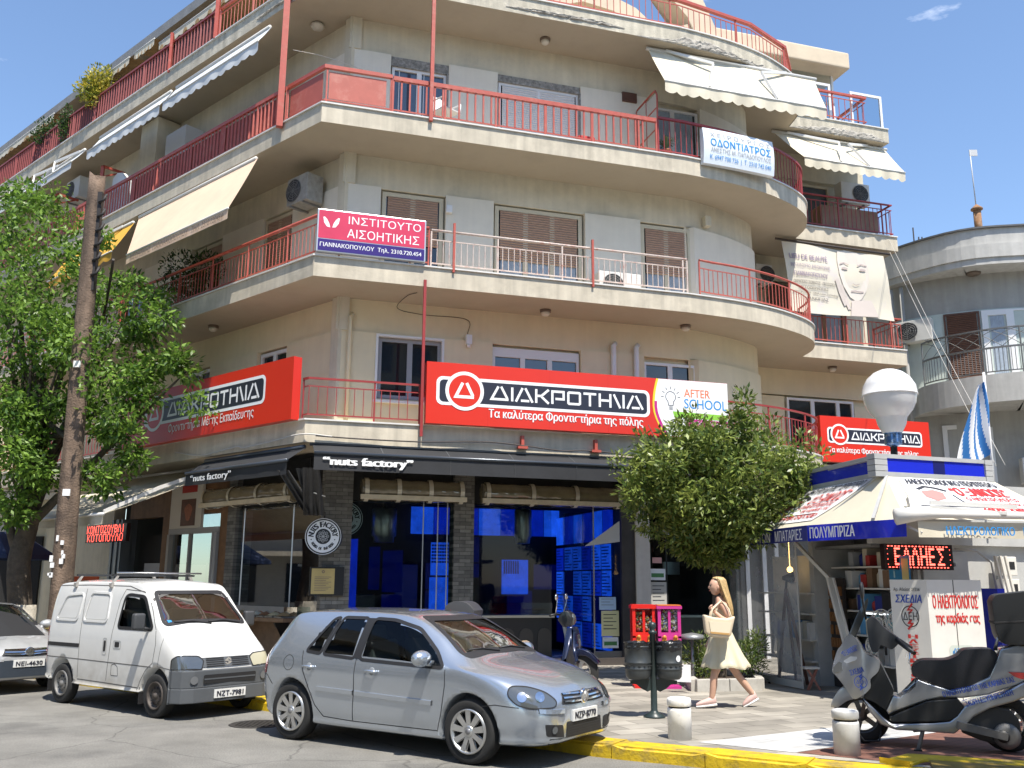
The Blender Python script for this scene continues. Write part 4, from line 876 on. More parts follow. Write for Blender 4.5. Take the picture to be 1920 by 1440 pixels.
ac('white air conditioner standing on the second floor balcony behind pale bars', F, 6.75,-1.15,7.96, w=1.0, h=0.60, flip=-1)
ac('grimy air conditioner hung high on the left corner wall above the pink sign', L, 1.75,-1.15,9.72, w=0.72, h=0.62, d=0.42, cm=M('ac_grimy', (0.36,0.345,0.31), 0.6, var=0.3, vscale=7))
ac('white air conditioner on the top right balcony above a brown cupboard', F, 15.3,-3.9,12.42, w=0.95, h=0.62)
ac('white air conditioner under the white awnings beside the wooden pole', L, 13.3,-1.0,13.0, w=0.9, h=0.66, flip=1)
ac('air conditioner in the dark recess left of the torn banner', F, 12.25,-4.0,9.75, w=0.5, h=0.55)
# ------------------------------------------------------------ things on the balconies
def plain(name, label, cat, b, mat, loc, group=None): return tag(b.build(name, mat, loc=loc), label, cat, group)
b = MB(); b.fbox(L,6.75,7.75,-1.2,-0.7,11.16,13.25); b.bevel(0.02); plain('wardrobe', 'tall white cupboard standing on the third floor balcony', 'cupboard', b, M('cupboard_white', (0.62,0.65,0.68), 0.5), L(7.2,-1,11.16))
b = MB(); b.tube([L(8.6,-0.9,12.9),L(8.0,-0.95,13.15),L(7.7,-0.95,13.3)],0.07,10); plain('vent_duct', 'white duct pipe reaching from the tall cupboard on the third floor', 'duct', b, frame_w, L(8.2,-0.9,13))
b = MB(); b.prism([L(9.55,-0.2,11.2),L(8.75,-0.2,11.2),L(8.75,-0.2,12.15),L(9.0,-0.2,12.42),L(9.3,-0.2,12.5),L(9.55,-0.2,12.4)], (-N2.x*0.55,-N2.y*0.55,0)); b.bevel(0.03); plain('storage_box', 'white round topped storage locker on the balcony right of the wooden pole', 'locker', b, frame_w, L(9.1,-0.5,11.2))
def chair(label, o, ang, m):
    t = thing('plastic_chair', label, 'chair', o); Rz = Matrix.Rotation(ang, 3, 'Z'); W = lambda x, y, z: V(o)+Rz @ V((x,y,z))
    b = MB(); b.fbox(W,-0.22,0.22,-0.22,0.22,0.42,0.45); b.bevel(0.01); b.build('seat', m, t)
    b = MB(); b.grid(lambda u, v: W(-0.22+0.44*u, 0.2+0.08*v-0.05*math.sin(math.pi*u), 0.44+0.42*v), 8, 4); b.build('backrest', m, t, fixn=False)
    for s in (-1, 1):
        b = MB(); b.tube([W(s*0.25,-0.2,0.42), W(s*0.25,-0.2,0.64), W(s*0.25,0.22,0.66)], 0.02, 6); b.build('armrest', m, t)
    for x, y in ((-0.2,-0.2),(0.2,-0.2),(-0.2,0.2),(0.2,0.2)):
        b = MB(); b.bar(W(x,y,0.42), W(x*1.15,y*1.15,0.0), 0.035); b.build('leg', m, t)
chair('white plastic chair on the third floor balcony by the first red post', F(2.62,-0.5,11.16), A1+0.5, M('white_plastic', (0.72,0.72,0.71), 0.4))
b = MB(); b.fbox(F,5.55,5.95,-0.55,-0.22,11.2,11.42); b.bevel(0.05,3); b.bar(F(5.55,-0.3,11.22),F(6.2,-0.3,11.2),0.03); plain('toy_box', 'red plastic box lying behind the rail of the third floor balcony', 'box', b, M('red_plastic', (0.52,0.035,0.03), 0.4), F(5.75,-0.4,11.2))
b = MB(); b.fbox(F,13.7,15.5,-3.5,-3.0,11.16,11.95); b.bevel(0.01); plain('cupboard', 'brown wooden cupboard behind the rail of the top right balcony', 'cupboard', b, M('cupboard_wood', (0.27,0.15,0.08), 0.5, var=0.3, vscale=3), F(14.6,-3.2,11.16))
b = MB(); b.lathe([(0.10,0),(0.14,0.22),(0.15,0.24)], F(7.72,-0.35,11.16), seg=14); pot = M('terracotta', (0.35,0.13,0.07), 0.8)
t = thing('potted_plant', 'spiky potted plant beside the glazed divider', 'plant', F(7.72,-0.35,11.16)); b.build('pot', pot, t)
b = MB(); rr = random.Random(2)
for k in range(26):
    a = rr.uniform(0,6.28); l = rr.uniform(0.35,0.6); d = V((math.cos(a),math.sin(a),0)); p = F(7.72,-0.35,11.38)
    w_ = V((-d.y,d.x,0))*0.02; pts = [p+d*l*0.5*f+V((0,0,l*(1.5*f-1.1*f*f))) for f in (0,0.4,0.75,1.0)]
    for i in range(3): b.face([pts[i]-w_,pts[i]+w_,pts[i+1]+w_*(0.7-0.3*i),pts[i+1]-w_*(0.7-0.3*i)])
b.build('leaves', M('spiky_leaf', (0.14,0.19,0.07), 0.5, var=0.3), t, fixn=False)
b = MB(); b.fbox(F,2.83,2.96,-1.21,-1.12,9.62,9.78); b.fbox(F,2.86,2.93,-1.12,-1.11,9.68,9.74); plain('meter_box', 'small white thermostat box on the second floor wall', 'box', b, frame_w, F(2.9,-1.2,9.7))
b = MB(); b.fbox(F,3.33,3.45,-1.26,-1.12,6.72,6.92); b.lathe([(0.001,0),(0.04,0),(0.04,-0.07)],F(3.39,-1.16,6.72),seg=10); plain('wall_lamp', 'small white sensor lamp on the first floor wall above the red sign', 'lamp', b, frame_w, F(3.39,-1.2,6.8))
b = MB(); b.fbox(F,9.15,9.30,-1.42,-1.22,10.12,10.36); plain('junction_box', 'cream junction box high on the curved second floor wall', 'box', b, wall_hi, F(9.2,-1.3,10.2))
b = MB(); b.fbox(F,7.05,7.42,-1.27,-1.18,12.98,13.22); b.fbox(F,7.12,7.35,-1.18,-1.17,13.03,13.17); plain('wall_vent', 'dark brown vent in the wall under the large cream awning', 'vent', b, shut_d, F(7.2,-1.2,13.1))
# cables
cab = M('cable', (0.05,0.04,0.035), 0.7); cabw = M('pale_cable', (0.5,0.48,0.44), 0.6)
def cable(pts, r, m, label, n=8):
    b = MB(); P = catmull(pts, n); b.tube(P, r, 5); return plain('cable', label, 'cable', b, m, P[0])
cable([F(0.2,0.05,4.42),F(1.0,0.05,4.40),F(2.2,0.07,4.40),F(3.4,0.07,4.46),F(4.2,0.1,4.42),F(5.0,0.08,4.36),F(5.75,0.1,4.38),F(7.6,0.07,4.26)], 0.014, cab, 'dark cable sagging along the slab edge under the main red sign')
cable([L(4.6,0.03,4.5),L(3.5,0.05,4.34),L(2.2,0.05,4.40),L(1.9,0.05,4.36),L(0.9,0.05,4.40),L(0.0,0.05,4.44),F(0.5,0.05,4.42)], 0.014, cabw, 'pale cable along the slab edge under the left red sign')
cable([L(1.05,0.05,12.7),L(0.6,-0.5,12.6),F(1.3,-1.2,12.62)], 0.006, cabw, 'thin wire strung from the thick red post to the third floor window')
cable([F(2.1,-0.4,7.5),F(1.95,-0.7,7.50),F(1.85,-1.2,7.38),F(2.4,-1.24,7.30),F(3.35,-1.24,7.28),F(3.38,-1.24,6.95)], 0.007, cab, 'cable running under the slab to the sensor lamp')
# ============================================================ signs on the block
sred = M('sign_red', (0.62,0.028,0.012), 0.35, var=0.03, vscale=1); sred2 = M('sign_red_edge', (0.55,0.02,0.012), 0.4); navy = M('sign_navy', (0.020,0.022,0.038), 0.4); swhite = M('sign_white', (0.82,0.82,0.82), 0.4)
GL = {'Δ': (1.0, [[(0.40,1.0),(0.0,0.09),(1.0,0.09)], [(0.56,1.0),(0.93,0.16)]]), 'Ι': (0.18, [[(0.09,0),(0.09,1)]]),
 'Α': (1.0, [[(0.40,1.0),(0.0,0.0)], [(0.56,1.0),(1.0,0.0)], [(0.30,0.09),(0.80,0.09)]]), 'Κ': (0.85, [[(0.09,0),(0.09,1)], [(0.14,0.52),(0.40,0.52),(0.85,1.0)], [(0.36,0.52),(0.85,0.0)]]),
 'Ρ': (0.85, [[(0.09,0),(0.09,0.91),(0.78,0.91),(0.78,0.38),(0.28,0.38)]]), 'Ο': (0.9, [[(0.09,0.5),(0.09,0.86),(0.14,0.91),(0.76,0.91),(0.81,0.86),(0.81,0.14),(0.76,0.09),(0.14,0.09),(0.09,0.14),(0.09,0.5)]]),
 'Τ': (0.8, [[(0,0.91),(0.8,0.91)], [(0.4,0.82),(0.4,0)]]), 'Η': (0.85, [[(0.09,0),(0.09,1)], [(0.76,0),(0.76,1)], [(0.18,0.5),(0.67,0.5)]]), 'Μ': (0.72, [[(0.0,1.0),(0.40,0.0)], [(0.62,0),(0.62,1)]])}
def logo_word(b, word, fn, x0, x1, y0, y1, off):
    tot = sum(GL[c][0] for c in word)+0.13*(len(word)-1); k = (x1-x0)/tot; x = x0; h = y1-y0
    for c in word:
        wd, st = GL[c]
        for s in st: add_stroke(b, [(x+p[0]*k, y0+p[1]*h) for p in s], 0.17*h, fn, off)
        x += (wd+0.13)*k
def school_logo(fn, par, cx, cy, r, px0, px1, py0, py1, tx0, tx1, ty0, ty1, word='ΔΙΑΚΡΟΤΗΜΑ'):
    h = py1-py0; b = MB()
    add_poly(b, rrect(px0, py0, px1, py1, h*0.22), fn, 0.004); add_poly(b, circ(cx, cy, r, 40), fn, 0.0075)
    b.mi = 1; e = h*0.11; add_poly(b, rrect(px0+e, py0+e, px1-e, py1-e, h*0.15), fn, 0.006)
    b.mi = 2; add_poly(b, circ(cx, cy, r*0.82, 40), fn, 0.0095)
    b.mi = 0; logo_word(b, word, fn, tx0, tx1, ty0, ty1, 0.009)
    s = r*0.92; add_stroke(b, [(cx-s*0.12, cy+s*0.45),(cx-s*0.5, cy-s*0.33),(cx+s*0.52, cy-s*0.33)], s*0.17, fn, 0.0115); add_stroke(b, [(cx+s*0.10, cy+s*0.45),(cx+s*0.46, cy-s*0.26)], s*0.17, fn, 0.0115)
    return b.build('emblem', [swhite, navy, sred], par, fixn=False)
def letters(body, fn, x0, x1, y0, y1, mat, par, bold=0.012, off=0.004, shear=0.0, name='lettering'):
    b = MB(); add_text(b, body, fn, x0, x1, y0, y1, off, bold, shear); return b.build(name, mat, par, fixn=False)
fF = lambda n: plane(F(0,n,0), (*E1,0), (0,0,1)); fL = lambda m: plane(L(0,m,0), (-E2.x,-E2.y,0), (0,0,1))
# main sign
t = thing('shop_sign', 'long red school sign ending in a white after school panel', 'sign', F(5,0.1,4.73), 'red school signs on the first floor balconies')
b = MB(); b.fbox(F,2.225,8.71,0.02,0.20,4.75,5.955); b.build('sign_box', [sred], t)
fn = fF(0.20); b = MB(); arc = [(7.17-0.18*math.sin(math.pi*(0.15+0.75*k/10))+0.35*max(0,(5.35-(5.955-1.18*k/10)))**1.6, 5.95-1.19*k/10) for k in range(11)]
add_poly(b, arc+[(8.71,4.76),(8.71,5.95)], fn, 0.003); b.build('white_panel', swhite, t, fixn=False)
yl = M('sign_yellow', (0.75,0.60,0.03), 0.5); mg = M('sign_magenta', (0.50,0.015,0.22), 0.5); gn = M('sign_green', (0.25,0.55,0.05), 0.5); og = M('sign_orange', (0.80,0.20,0.08), 0.5); bl = M('sign_blue', (0.03,0.26,0.62), 0.5)
b = MB(); add_stroke(b, arc, 0.05, fn, 0.004); b.build('yellow_arc', yl, t, fixn=False)
b = MB(); add_stroke(b, [(x+0.045, y) for x, y in arc[4:]], 0.06, fn, 0.005); add_poly(b, [(7.75,5.0),(8.69,4.95),(8.69,5.12),(7.70,5.14)], fn, 0.006); b.build('magenta_band', mg, t, fixn=False)
b = MB(); add_poly(b, [(7.45,5.16),(8.69,5.14),(8.69,5.26),(7.42,5.28)], fn, 0.006); b.build('green_band', gn, t, fixn=False)
letters('Σταθμός εμπλουτισμού', fn, 7.85, 8.6, 5.02, 5.10, swhite, t, off=0.008); letters('AFTER', fn, 7.69, 8.29, 5.60, 5.77, og, t); letters('SCHOOL', fn, 7.69, 8.68, 5.36, 5.56, bl, t)
b = MB(); add_ring(b, 7.38, 5.58, 0.105, 0.12, fn, 0.004, 28, -50, 230); b2 = [(7.31,5.50),(7.33,5.40),(7.43,5.40),(7.45,5.50)]; add_stroke(b, b2, 0.016, fn, 0.004)
for k in range(3): add_stroke(b, [(7.34,5.37-k*0.025),(7.42,5.37-k*0.025)], 0.014, fn, 0.004)
for a in (30, 60, 90, 120, 150, 0, 180): add_stroke(b, [(7.38+0.16*math.cos(R(a)), 5.58+0.16*math.sin(R(a))),(7.38+0.22*math.cos(R(a)), 5.58+0.22*math.sin(R(a)))], 0.014, fn, 0.004)
b.build('bulb_drawing', navy, t, fixn=False)
b = MB()
for s in (3.45, 4.72, 5.98): add_stroke(b, [(s,4.752),(s,5.953)], 0.006, fn, 0.0015)
b.build('sheet_joint', sred2, t, fixn=False)
school_logo(fn, t, 2.98, 5.415, 0.385, 2.42, 6.90, 5.12, 5.68, 3.52, 6.74, 5.27, 5.55)
letters('Τα καλύτερα Φροντιστήρια της πόλης', fn, 3.47, 6.74, 4.88, 5.10, swhite, t, bold=0.02)
# left sign
t = thing('shop_sign', 'long red school sign on the left side, half hidden by the tree', 'sign', L(3.5,0.1,4.73), 'red school signs on the first floor balconies')
b = MB(); b.fbox(L,0.17,6.9,0.02,0.20,4.72,5.92); b.build('sign_box', [sred], t)
fn = fL(0.20); school_logo(fn, t, -5.3, 5.40, 0.40, -5.75, -1.05, 5.13, 5.70, -4.7, -1.25, 5.26, 5.57)
letters('Φροντιστήρια Μέσης Εκπαίδευσης', fn, -4.65, -1.40, 4.86, 5.10, swhite, t, bold=0.02)
# right sign
t = thing('shop_sign', 'red school sign at the right end behind the big white bulb', 'sign', F(14.5,-2.6,4.8), 'red school signs on the first floor balconies')
b = MB(); b.fbox(F,12.85,16.15,-2.62,-2.47,4.80,5.96); b.build('sign_box', [sred], t)
fn = fF(-2.47); school_logo(fn, t, 13.40, 5.50, 0.27, 13.04, 15.90, 5.28, 5.68, 13.76, 15.82, 5.38, 5.58)
letters('Τα καλύτερα Φροντιστήρια της πόλης', fn, 13.05, 15.75, 5.0, 5.18, swhite, t, bold=0.02)
# pink institute sign
pink = M('sign_pink', (0.60,0.04,0.10), 0.4, var=0.15, vscale=0.9); purple = M('sign_purple', (0.03,0.012,0.16), 0.4); alu = M('aluminium', (0.6,0.6,0.6), 0.35, metal=0.6)
t = thing('shop_sign', 'pink and navy beauty institute sign on the second floor balcony corner', 'sign', F(1.1,0.05,7.97))
b = MB(); b.fbox(F,0.02,2.16,0.0,0.10,7.98,8.86); b.bevel(0.02); b.build('sign_box', alu, t)
fn = fF(0.10); b = MB(); add_poly(b, rrect(0.05,8.26,2.13,8.83,0.02), fn, 0.003); b.build('pink_field', pink, t, fixn=False)
b = MB(); add_poly(b, rrect(0.05,8.01,2.13,8.245,0.01), fn, 0.003); b.build('navy_field', purple, t, fixn=False)
letters('ΙΝΣΤΙΤΟΥΤΟ', fn, 0.62, 2.05, 8.60, 8.76, swhite, t, bold=0.0); letters('ΑΙΣΘΗΤΙΚΗΣ', fn, 0.60, 2.02, 8.32, 8.50, swhite, t, bold=0.0); letters('ΓΙΑΝΝΑΚΟΠΟΥΛΟΥ  Τηλ. 2310.720.454', fn, 0.09, 2.07, 8.07, 8.18, swhite, t)
b = MB()
for s in (-1, 1): add_poly(b, [(0.29+s*(0.02+0.14*x), 8.60+y) for x, y in [(0,-0.11),(0.45,-0.10),(0.85,-0.02),(1,0.09),(0.8,0.10),(0.45,0.05),(0.15,-0.03)]][::s], fn, 0.004)
b.build('leaf_emblem', swhite, t, fixn=False)
# dentist sign, bowed with the balcony
dn = thing('shop_sign', 'white dentist sign with blue lettering on the third floor curved balcony', 'sign', F(9.4,0,11.0))
def dfn(a, z, off=0.0):  # a 0..1.93 along the sign
    p = V((8.42+a*0.985, 0.09-0.155*(a/1.93)**1.6, 0)); zz = z - 0.0*a; return F(p.x, p.y+off, zz)
b = MB(); b.grid(lambda u, v: dfn(1.93*u, 11.02+0.86*v, 0.05*math.sin(math.pi*v)), 14, 8); b.grid(lambda u, v: dfn(1.93*u, 11.02+0.86*v, -0.12), 14, 2)
for u in (0, 1): b.grid(lambda a, v: dfn(1.93*u, 11.02+0.86*v, -0.12+(0.12+0.05*math.sin(math.pi*v))*a), 2, 8)
for v in (0, 1): b.grid(lambda a, u: dfn(1.93*u, 11.02+0.86*v, -0.12+0.12*a), 2, 14)
b.build('sign_box', M('dentist_white', (0.70,0.75,0.80), 0.35), dn)
dsf = lambda a, z, off=0.0: dfn(a, z, off+0.004+0.05*math.sin(math.pi*(z-11.02)/0.86))
letters('Χ Ε Ι Ρ Ο Υ Ρ Γ Ο Σ', dsf, 0.18, 1.83, 11.67, 11.78, M('sign_grey', (0.30,0.31,0.32), 0.5), dn, bold=0); letters('ΟΔΟΝΤΙΑΤΡΟΣ', dsf, 0.18, 1.83, 11.45, 11.63, bl, dn, bold=0.015); letters('ΑΝΕΣΤΗΣ Μ. ΠΑΠΑΔΟΠΟΥΛΟΣ', dsf, 0.18, 1.83, 11.30, 11.41, M('sign_grey', (0.30,0.31,0.32), 0.5), dn, bold=0); letters('Κ. 6947 700 726  |  Τ. 2310 742 040', dsf, 0.16, 1.83, 11.10, 11.24, bl, dn, bold=0)
# faded banner with a portrait
bn = thing('banner', 'faded torn beauty banner with a pale portrait hanging under the top right balcony', 'banner', F(13.8,-2.6,10.6))
bfn = lambda a, z, off=0.0: F(12.15+a+0.10*(10.5-z), -2.62+off+0.03*math.sin(a*2.5)+0.02*math.sin(z*4), z)
b = MB(); b.grid(lambda u, v: bfn(3.12*u, 8.70+1.80*v-0.03*math.sin(u*7)*(1-v)+0.08*(1-u)*(v)), 30, 12); b.build('sheet', M('banner_sheet', (0.66,0.61,0.50), 0.8, var=0.08, vscale=1.2, stain=(0.55,0.50,0.56), sscale=0.9, samt=0.7), bn, fixn=False)
b = MB(); b.tube([F(11.95,-2.62,10.62), F(15.5,-2.62,10.58)], 0.03, 8); b.build('pole', cab, bn)
lil = M('banner_lilac', (0.36,0.30,0.38), 0.8); gry = M('banner_grey', (0.22,0.205,0.19), 0.8)
letters('LIEU DE BEAUTÉ', bfn, 0.14, 1.30, 10.12, 10.30, lil, bn, off=0.02, bold=0.02); letters('ΙΝΣΤΙΤΟΥΤΟ ΑΙΣΘΗΤΙΚΗΣ', bfn, 0.14, 1.34, 9.90, 10.0, lil, bn, off=0.02); letters('ΓΙΑΝΝΑΚΟΠΟΥΛΟΥ', bfn, 0.20, 1.22, 9.66, 9.78, lil, bn, off=0.02, bold=0.02)
letters('ΘΕΡΑΠΕΙΕΣ ΣΩΜΑΤΟΣ - ΠΡΟΣΩΠΟΥ', bfn, 0.16, 1.45, 9.47, 9.55, gry, bn, off=0.02); letters('ΜΕΣΟΘΕΡΑΠΕΙΕΣ', bfn, 0.30, 1.2, 9.33, 9.40, gry, bn, off=0.02); letters('ΑΠΟΤΡΙΧΩΣΗ - DNA, Laser Technology', bfn, 0.10, 1.5, 9.19, 9.26, gry, bn, off=0.02); letters('ΜΑΚΙΓΙΑΖ', bfn, 0.5, 1.15, 9.04, 9.12, gry, bn, off=0.02)
b = MB()  # portrait: soft flat shapes printed on the sheet
add_poly(b, [(1.62+0.62*x, 9.78+0.72*y) for x, y in [(0.1,1.0),(0.5,1.06),(1.0,1.02),(1.35,0.9),(1.5,0.5),(1.45,0.0),(1.25,-0.45),(0.95,-0.8),(0.7,-0.9),(0.4,-0.75),(0.12,-0.35),(0,0.1),(0,0.6)]], bfn, 0.021)
b.mi = 1; add_poly(b, [(2.02+0.05*math.sin(k),9.0+0.0*k) for k in ()] or [(1.9,9.15),(2.5,9.2),(2.65,8.75),(1.8,8.72)], bfn, 0.022)
b.mi = 2
for x in (1.82, 2.36): add_poly(b, circ(x, 10.02, 0.10, 16, 0.035), bfn, 0.024); add_stroke(b, [(x-0.14,10.13),(x,10.18),(x+0.15,10.14)], 0.03, bfn, 0.024)
add_stroke(b, [(1.92,9.40),(2.05,9.42),(2.12,9.41),(2.3,9.40)], 0.04, bfn, 0.024); add_stroke(b, [(2.0,9.62),(2.08,9.58),(2.2,9.62)], 0.02, bfn, 0.024)
b.mi = 1; add_stroke(b, [(1.5,9.7),(1.58,9.35),(1.7,9.0)], 0.12, bfn, 0.023); add_stroke(b, [(1.62,9.55),(1.72,9.2),(1.8,8.9)], 0.10, bfn, 0.023)
b.build('portrait', [M('print_skin', (0.65,0.595,0.53), 0.8), M('print_shadow', (0.59,0.52,0.47), 0.8), M('print_dark', (0.45,0.38,0.36), 0.8)], bn, fixn=False)
# round shop discs
def disc(label, c, ang, r=0.345):
    t = thing('round_sign', label, 'sign', c); u = V((math.cos(ang), math.sin(ang), 0)); fn = plane(c, u, (0,0,1)); n = V((u.y,-u.x,0)); b = MB()
    b.prism([fn(x, y) for x, y in circ(0,0,r,48)], -n*0.14); b.build('drum', black, t)
    b = MB(); add_ring(b,0,0,r*0.955,r*0.985,fn,0.004,48); add_ring(b,0,0,r*0.42,r*0.88,fn,0.004,48); b.build('ring', swhite, t, fixn=False)
    b = MB()
    def arctext(txt, rad, a0, a1, h, up):
        for k, ch in enumerate(txt):
            if ch == ' ': continue
            a = R(a0+(a1-a0)*k/(len(txt)-1)); w_ = h*(0.30 if ch in 'Iiltf' else 0.62)
            cx, cy = rad*math.cos(a), rad*math.sin(a); th = a-math.pi/2 if up else a+math.pi/2
            f2 = lambda x, y, off: fn(cx+x*math.cos(th)-y*math.sin(th), cy+x*math.sin(th)+y*math.cos(th), off)
            add_text(b, ch, f2, -w_/2, w_/2, -h/2, h/2, 0.007, 0.045)
    arctext('NUTS FACTORY', r*0.66, 172, 8, r*0.30, True); arctext('Roast of the Best', r*0.66, 214, 326, r*0.15, False)
    for s in (-1, 1): add_poly(b, circ(s*r*0.64,-r*0.17,r*0.035,10), fn, 0.007)
    b.build('lettering', black, t, fixn=False)
    b = MB()
    for k in range(8):
        a = k*math.pi/4; add_stroke(b, [(0,0),(0.25*r*math.cos(a),0.25*r*math.sin(a))], r*0.03, fn, 0.006); add_ring(b, 0.24*r*math.cos(a),0.24*r*math.sin(a),r*0.06,r*0.085,fn,0.006,12)
    b.build('rosette', M('rosette_grey', (0.45,0.45,0.45), 0.5), t, fixn=False)
    b = MB(); b.bar(c-n*0.07+V((0,0,r)), c-n*0.07+V((0,0,r+0.12)), 0.03); b.build('hanger', black, t)
disc('round black and white nut shop sign hanging before the corner brick pillar', F(0.50,-0.72,2.62), A1-0.25)
disc('second round nut shop sign inside the window, mostly hidden by the pillar', F(1.06,-1.9,3.04), A1-0.1, 0.34)
# menu board, papers, posters, led boards
b = MB(); b.fbox(F,0.33,0.98,-1.265,-1.18,1.52,2.06); t = tag(b.build('menu_board', black, loc=F(0.65,-1.22,1.52)), 'black case with a gold menu sheet on the corner brick pillar', 'notice board')
fn = fF(-1.18); b = MB(); add_poly(b, rrect(0.36,1.55,0.80,2.03,0.005), fn, 0.003); b.build('sheet', M('gold_sheet', (0.55,0.42,0.17), 0.4, var=0.1), t, fixn=False)
b = MB()
for k in range(9): add_stroke(b, [(0.42,1.87-k*0.032),(0.74-(k%3)*0.05,1.87-k*0.032)], 0.010, fn, 0.005)
add_ring(b,0.58,1.97,0.012,0.03,fn,0.005,14); b.build('lettering', grey_l, t, fixn=False)
def paper(label, s0, s1, z0, z1, n, mat, head=None, lines=5, cat='notice', shear=0.0):
    b = MB(); b.fbox(F, s0, s1, n-0.003, n, z0, z1); t = tag(b.build('paper_notice', mat, loc=F(s0,n,z0)), label, cat); fn = fF(n); h = z1-z0; w_ = s1-s0
    if head: b = MB(); add_poly(b, [(s0+0.1*w_,z0+h*0.25),(s1-0.1*w_,z0+h*0.25),(s1-0.1*w_,z0+h*0.6),(s0+0.1*w_,z0+h*0.6)], fn, 0.003); b.build('band', head, t, fixn=False)
    if lines:
        b = MB()
        for k in range(lines): add_stroke(b, [(s0+0.12*w_,z1-h*(0.15+0.7*k/lines)),(s0+w_*(0.85-0.2*(k%2)),z1-h*(0.15+0.7*k/lines))], h*0.03, fn, 0.003)
        b.build('lettering', navy, t, fixn=False)
    return t
pw = M('paper_white', (0.72,0.74,0.76), 0.7); py = M('paper_yellow', (0.70,0.66,0.36), 0.7); pgr = M('paper_green', (0.06,0.20,0.07), 0.6); pgy = M('paper_grey', (0.42,0.41,0.38), 0.7)
paper('pale blue sheet at the top of the column of notices on the shop door', 6.36,6.74,1.24,1.50,-1.345,M('paper_blue', (0.45,0.60,0.78), 0.7), lines=3); paper('yellow notice in the middle of the shop door glass', 6.40,6.80,0.70,1.22,-1.342,py); paper('white notice with a green band below the yellow one', 6.42,6.78,0.46,0.68,-1.340,pw,pgr,0)
paper('white notice with a green band on the second shop window', 7.53,7.90,1.86,2.10,-1.33,pw,pgr,0); paper('grey price list on the second shop window', 7.54,7.92,1.28,1.82,-1.33,pgy); paper('small round red and white sticker high on the second shop window', 7.60,7.82,2.22,2.34,-1.33,M('sticker_pink', (0.55,0.30,0.28), 0.6),None,0); paper('white number plate above the second shop door', 7.85,8.05,2.83,2.92,-1.30,pw,None,0)
b = MB(); b.prism([F(6.02,-1.30,2.55),F(6.83,-1.30,2.66),F(6.83,-1.30,3.10)], (N1.x*0.004,N1.y*0.004,0)); plain('pennant', 'white triangular pennant stuck across the shop door glass', 'pennant', b, M('pennant_white', (0.55,0.56,0.56), 0.6), F(6.4,-1.3,2.6))
t = thing('poster', 'tall white poster with red crest and dark meat picture on the timber front', 'poster', L(6.1,-1.2,3.0))
b = MB(); b.fbox(L,5.45,6.85,-1.27,-1.20,2.98,4.15); b.build('board', M('poster_white', (0.58,0.57,0.54), 0.6), t); fn = fL(-1.20)
b = MB(); add_poly(b, [(-6.35+0.65*x, 3.03+0.62*y) for x, y in [(0,0),(1,0),(1,1),(0,1)]], fn, 0.004); b.build('photo_field', M('poster_brown', (0.10,0.035,0.02), 0.5, var=0.5, vscale=6), t, fixn=False)
b = MB(); add_poly(b, [(-6.02+0.16*math.cos(a)*(1+0.25*math.sin(3*a)), 3.34+0.2*math.sin(a)) for a in [k*math.pi/10 for k in range(20)]], fn, 0.008); b.build('meat_drawing', M('poster_meat', (0.30,0.09,0.04), 0.5, var=0.4, vscale=20), t, fixn=False)
b = MB(); add_poly(b, [(-6.36,3.80),(-5.68,3.80),(-5.68,3.97),(-5.82,3.98),(-5.9,4.06),(-5.98,4.0),(-6.02,4.12),(-6.08,4.0),(-6.16,4.05),(-6.22,3.98),(-6.36,3.97)], fn, 0.004); b.build('crest', M('crest_red', (0.36,0.02,0.02), 0.5), t, fixn=False)
def led(label, fn, x0, x1, y0, y1, depth, n, lines, dash=True):
    t = thing('led_sign', label, 'sign', fn((x0+x1)/2, y0, 0)); b = MB()
    b.box8([fn(x, y, o) for o in (-depth, 0) for x, y in ((x0,y0),(x1,y0),(x1,y1),(x0,y1))]); b.build('case', M('led_case', (0.02,0.006,0.006), 0.3), t)
    lm = M('led_red', (0.3,0.02,0.02), 0.4, emit=(1.0,0.10,0.07), estr=3.5); b = MB()
    if dash:
        k = 0; w_ = x1-x0; h = y1-y0
        for i in range(18):
            a = x0+w_*(0.05+0.9*i/18)
            for y in (y0+h*0.09, y1-h*0.09): add_poly(b, [(a,y-h*0.018),(a+w_*0.026,y-h*0.018),(a+w_*0.026,y+h*0.018),(a,y+h*0.018)], fn, 0.004)
        for i in range(4):
            y = y0+h*(0.2+0.2*i)
            for x in (x0+w_*0.045, x1-w_*0.045): add_poly(b, circ(x, y, h*0.018, 6), fn, 0.004)
    DOT = {'Ε':['11110','10000','10000','11110','10000','10000','11110'],'Λ':['00100','01010','01010','10001','10001','10001','10001'],'Α':['00100','01010','10001','10001','11111','10001','10001'],'Η':['10001','10001','10001','11111','10001','10001','10001'],'Σ':['11111','01000','00100','00010','00100','01000','11111'],'Κ':['10001','10010','10100','11000','10100','10010','10001'],'Ο':['01110','10001','10001','10001','10001','10001','01110'],'Τ':['11111','00100','00100','00100','00100','00100','00100'],'Π':['11111','10001','10001','10001','10001','10001','10001'],'Υ':['10001','10001','01010','00100','00100','00100','00100'],'Β':['11110','10001','10001','11110','10001','10001','11110'],'Ι':['00100']*7,'Ν':['10001','11001','11001','10101','10011','10011','10001']}
    for (txt, a0, a1, b0, b1) in lines:
        cw = (a1-a0)/len(txt)
        for k, ch in enumerate(txt):
            for r_, row in enumerate(DOT[ch]):
                for c_, v in enumerate(row):
                    if v == '1': add_poly(b, circ(a0+cw*(k+0.1+0.8*c_/5), b1-(b1-b0)*r_/6, (b1-b0)*0.075, 6), fn, 0.004)
    b.build('led_dots', lm, t, fixn=False); return t
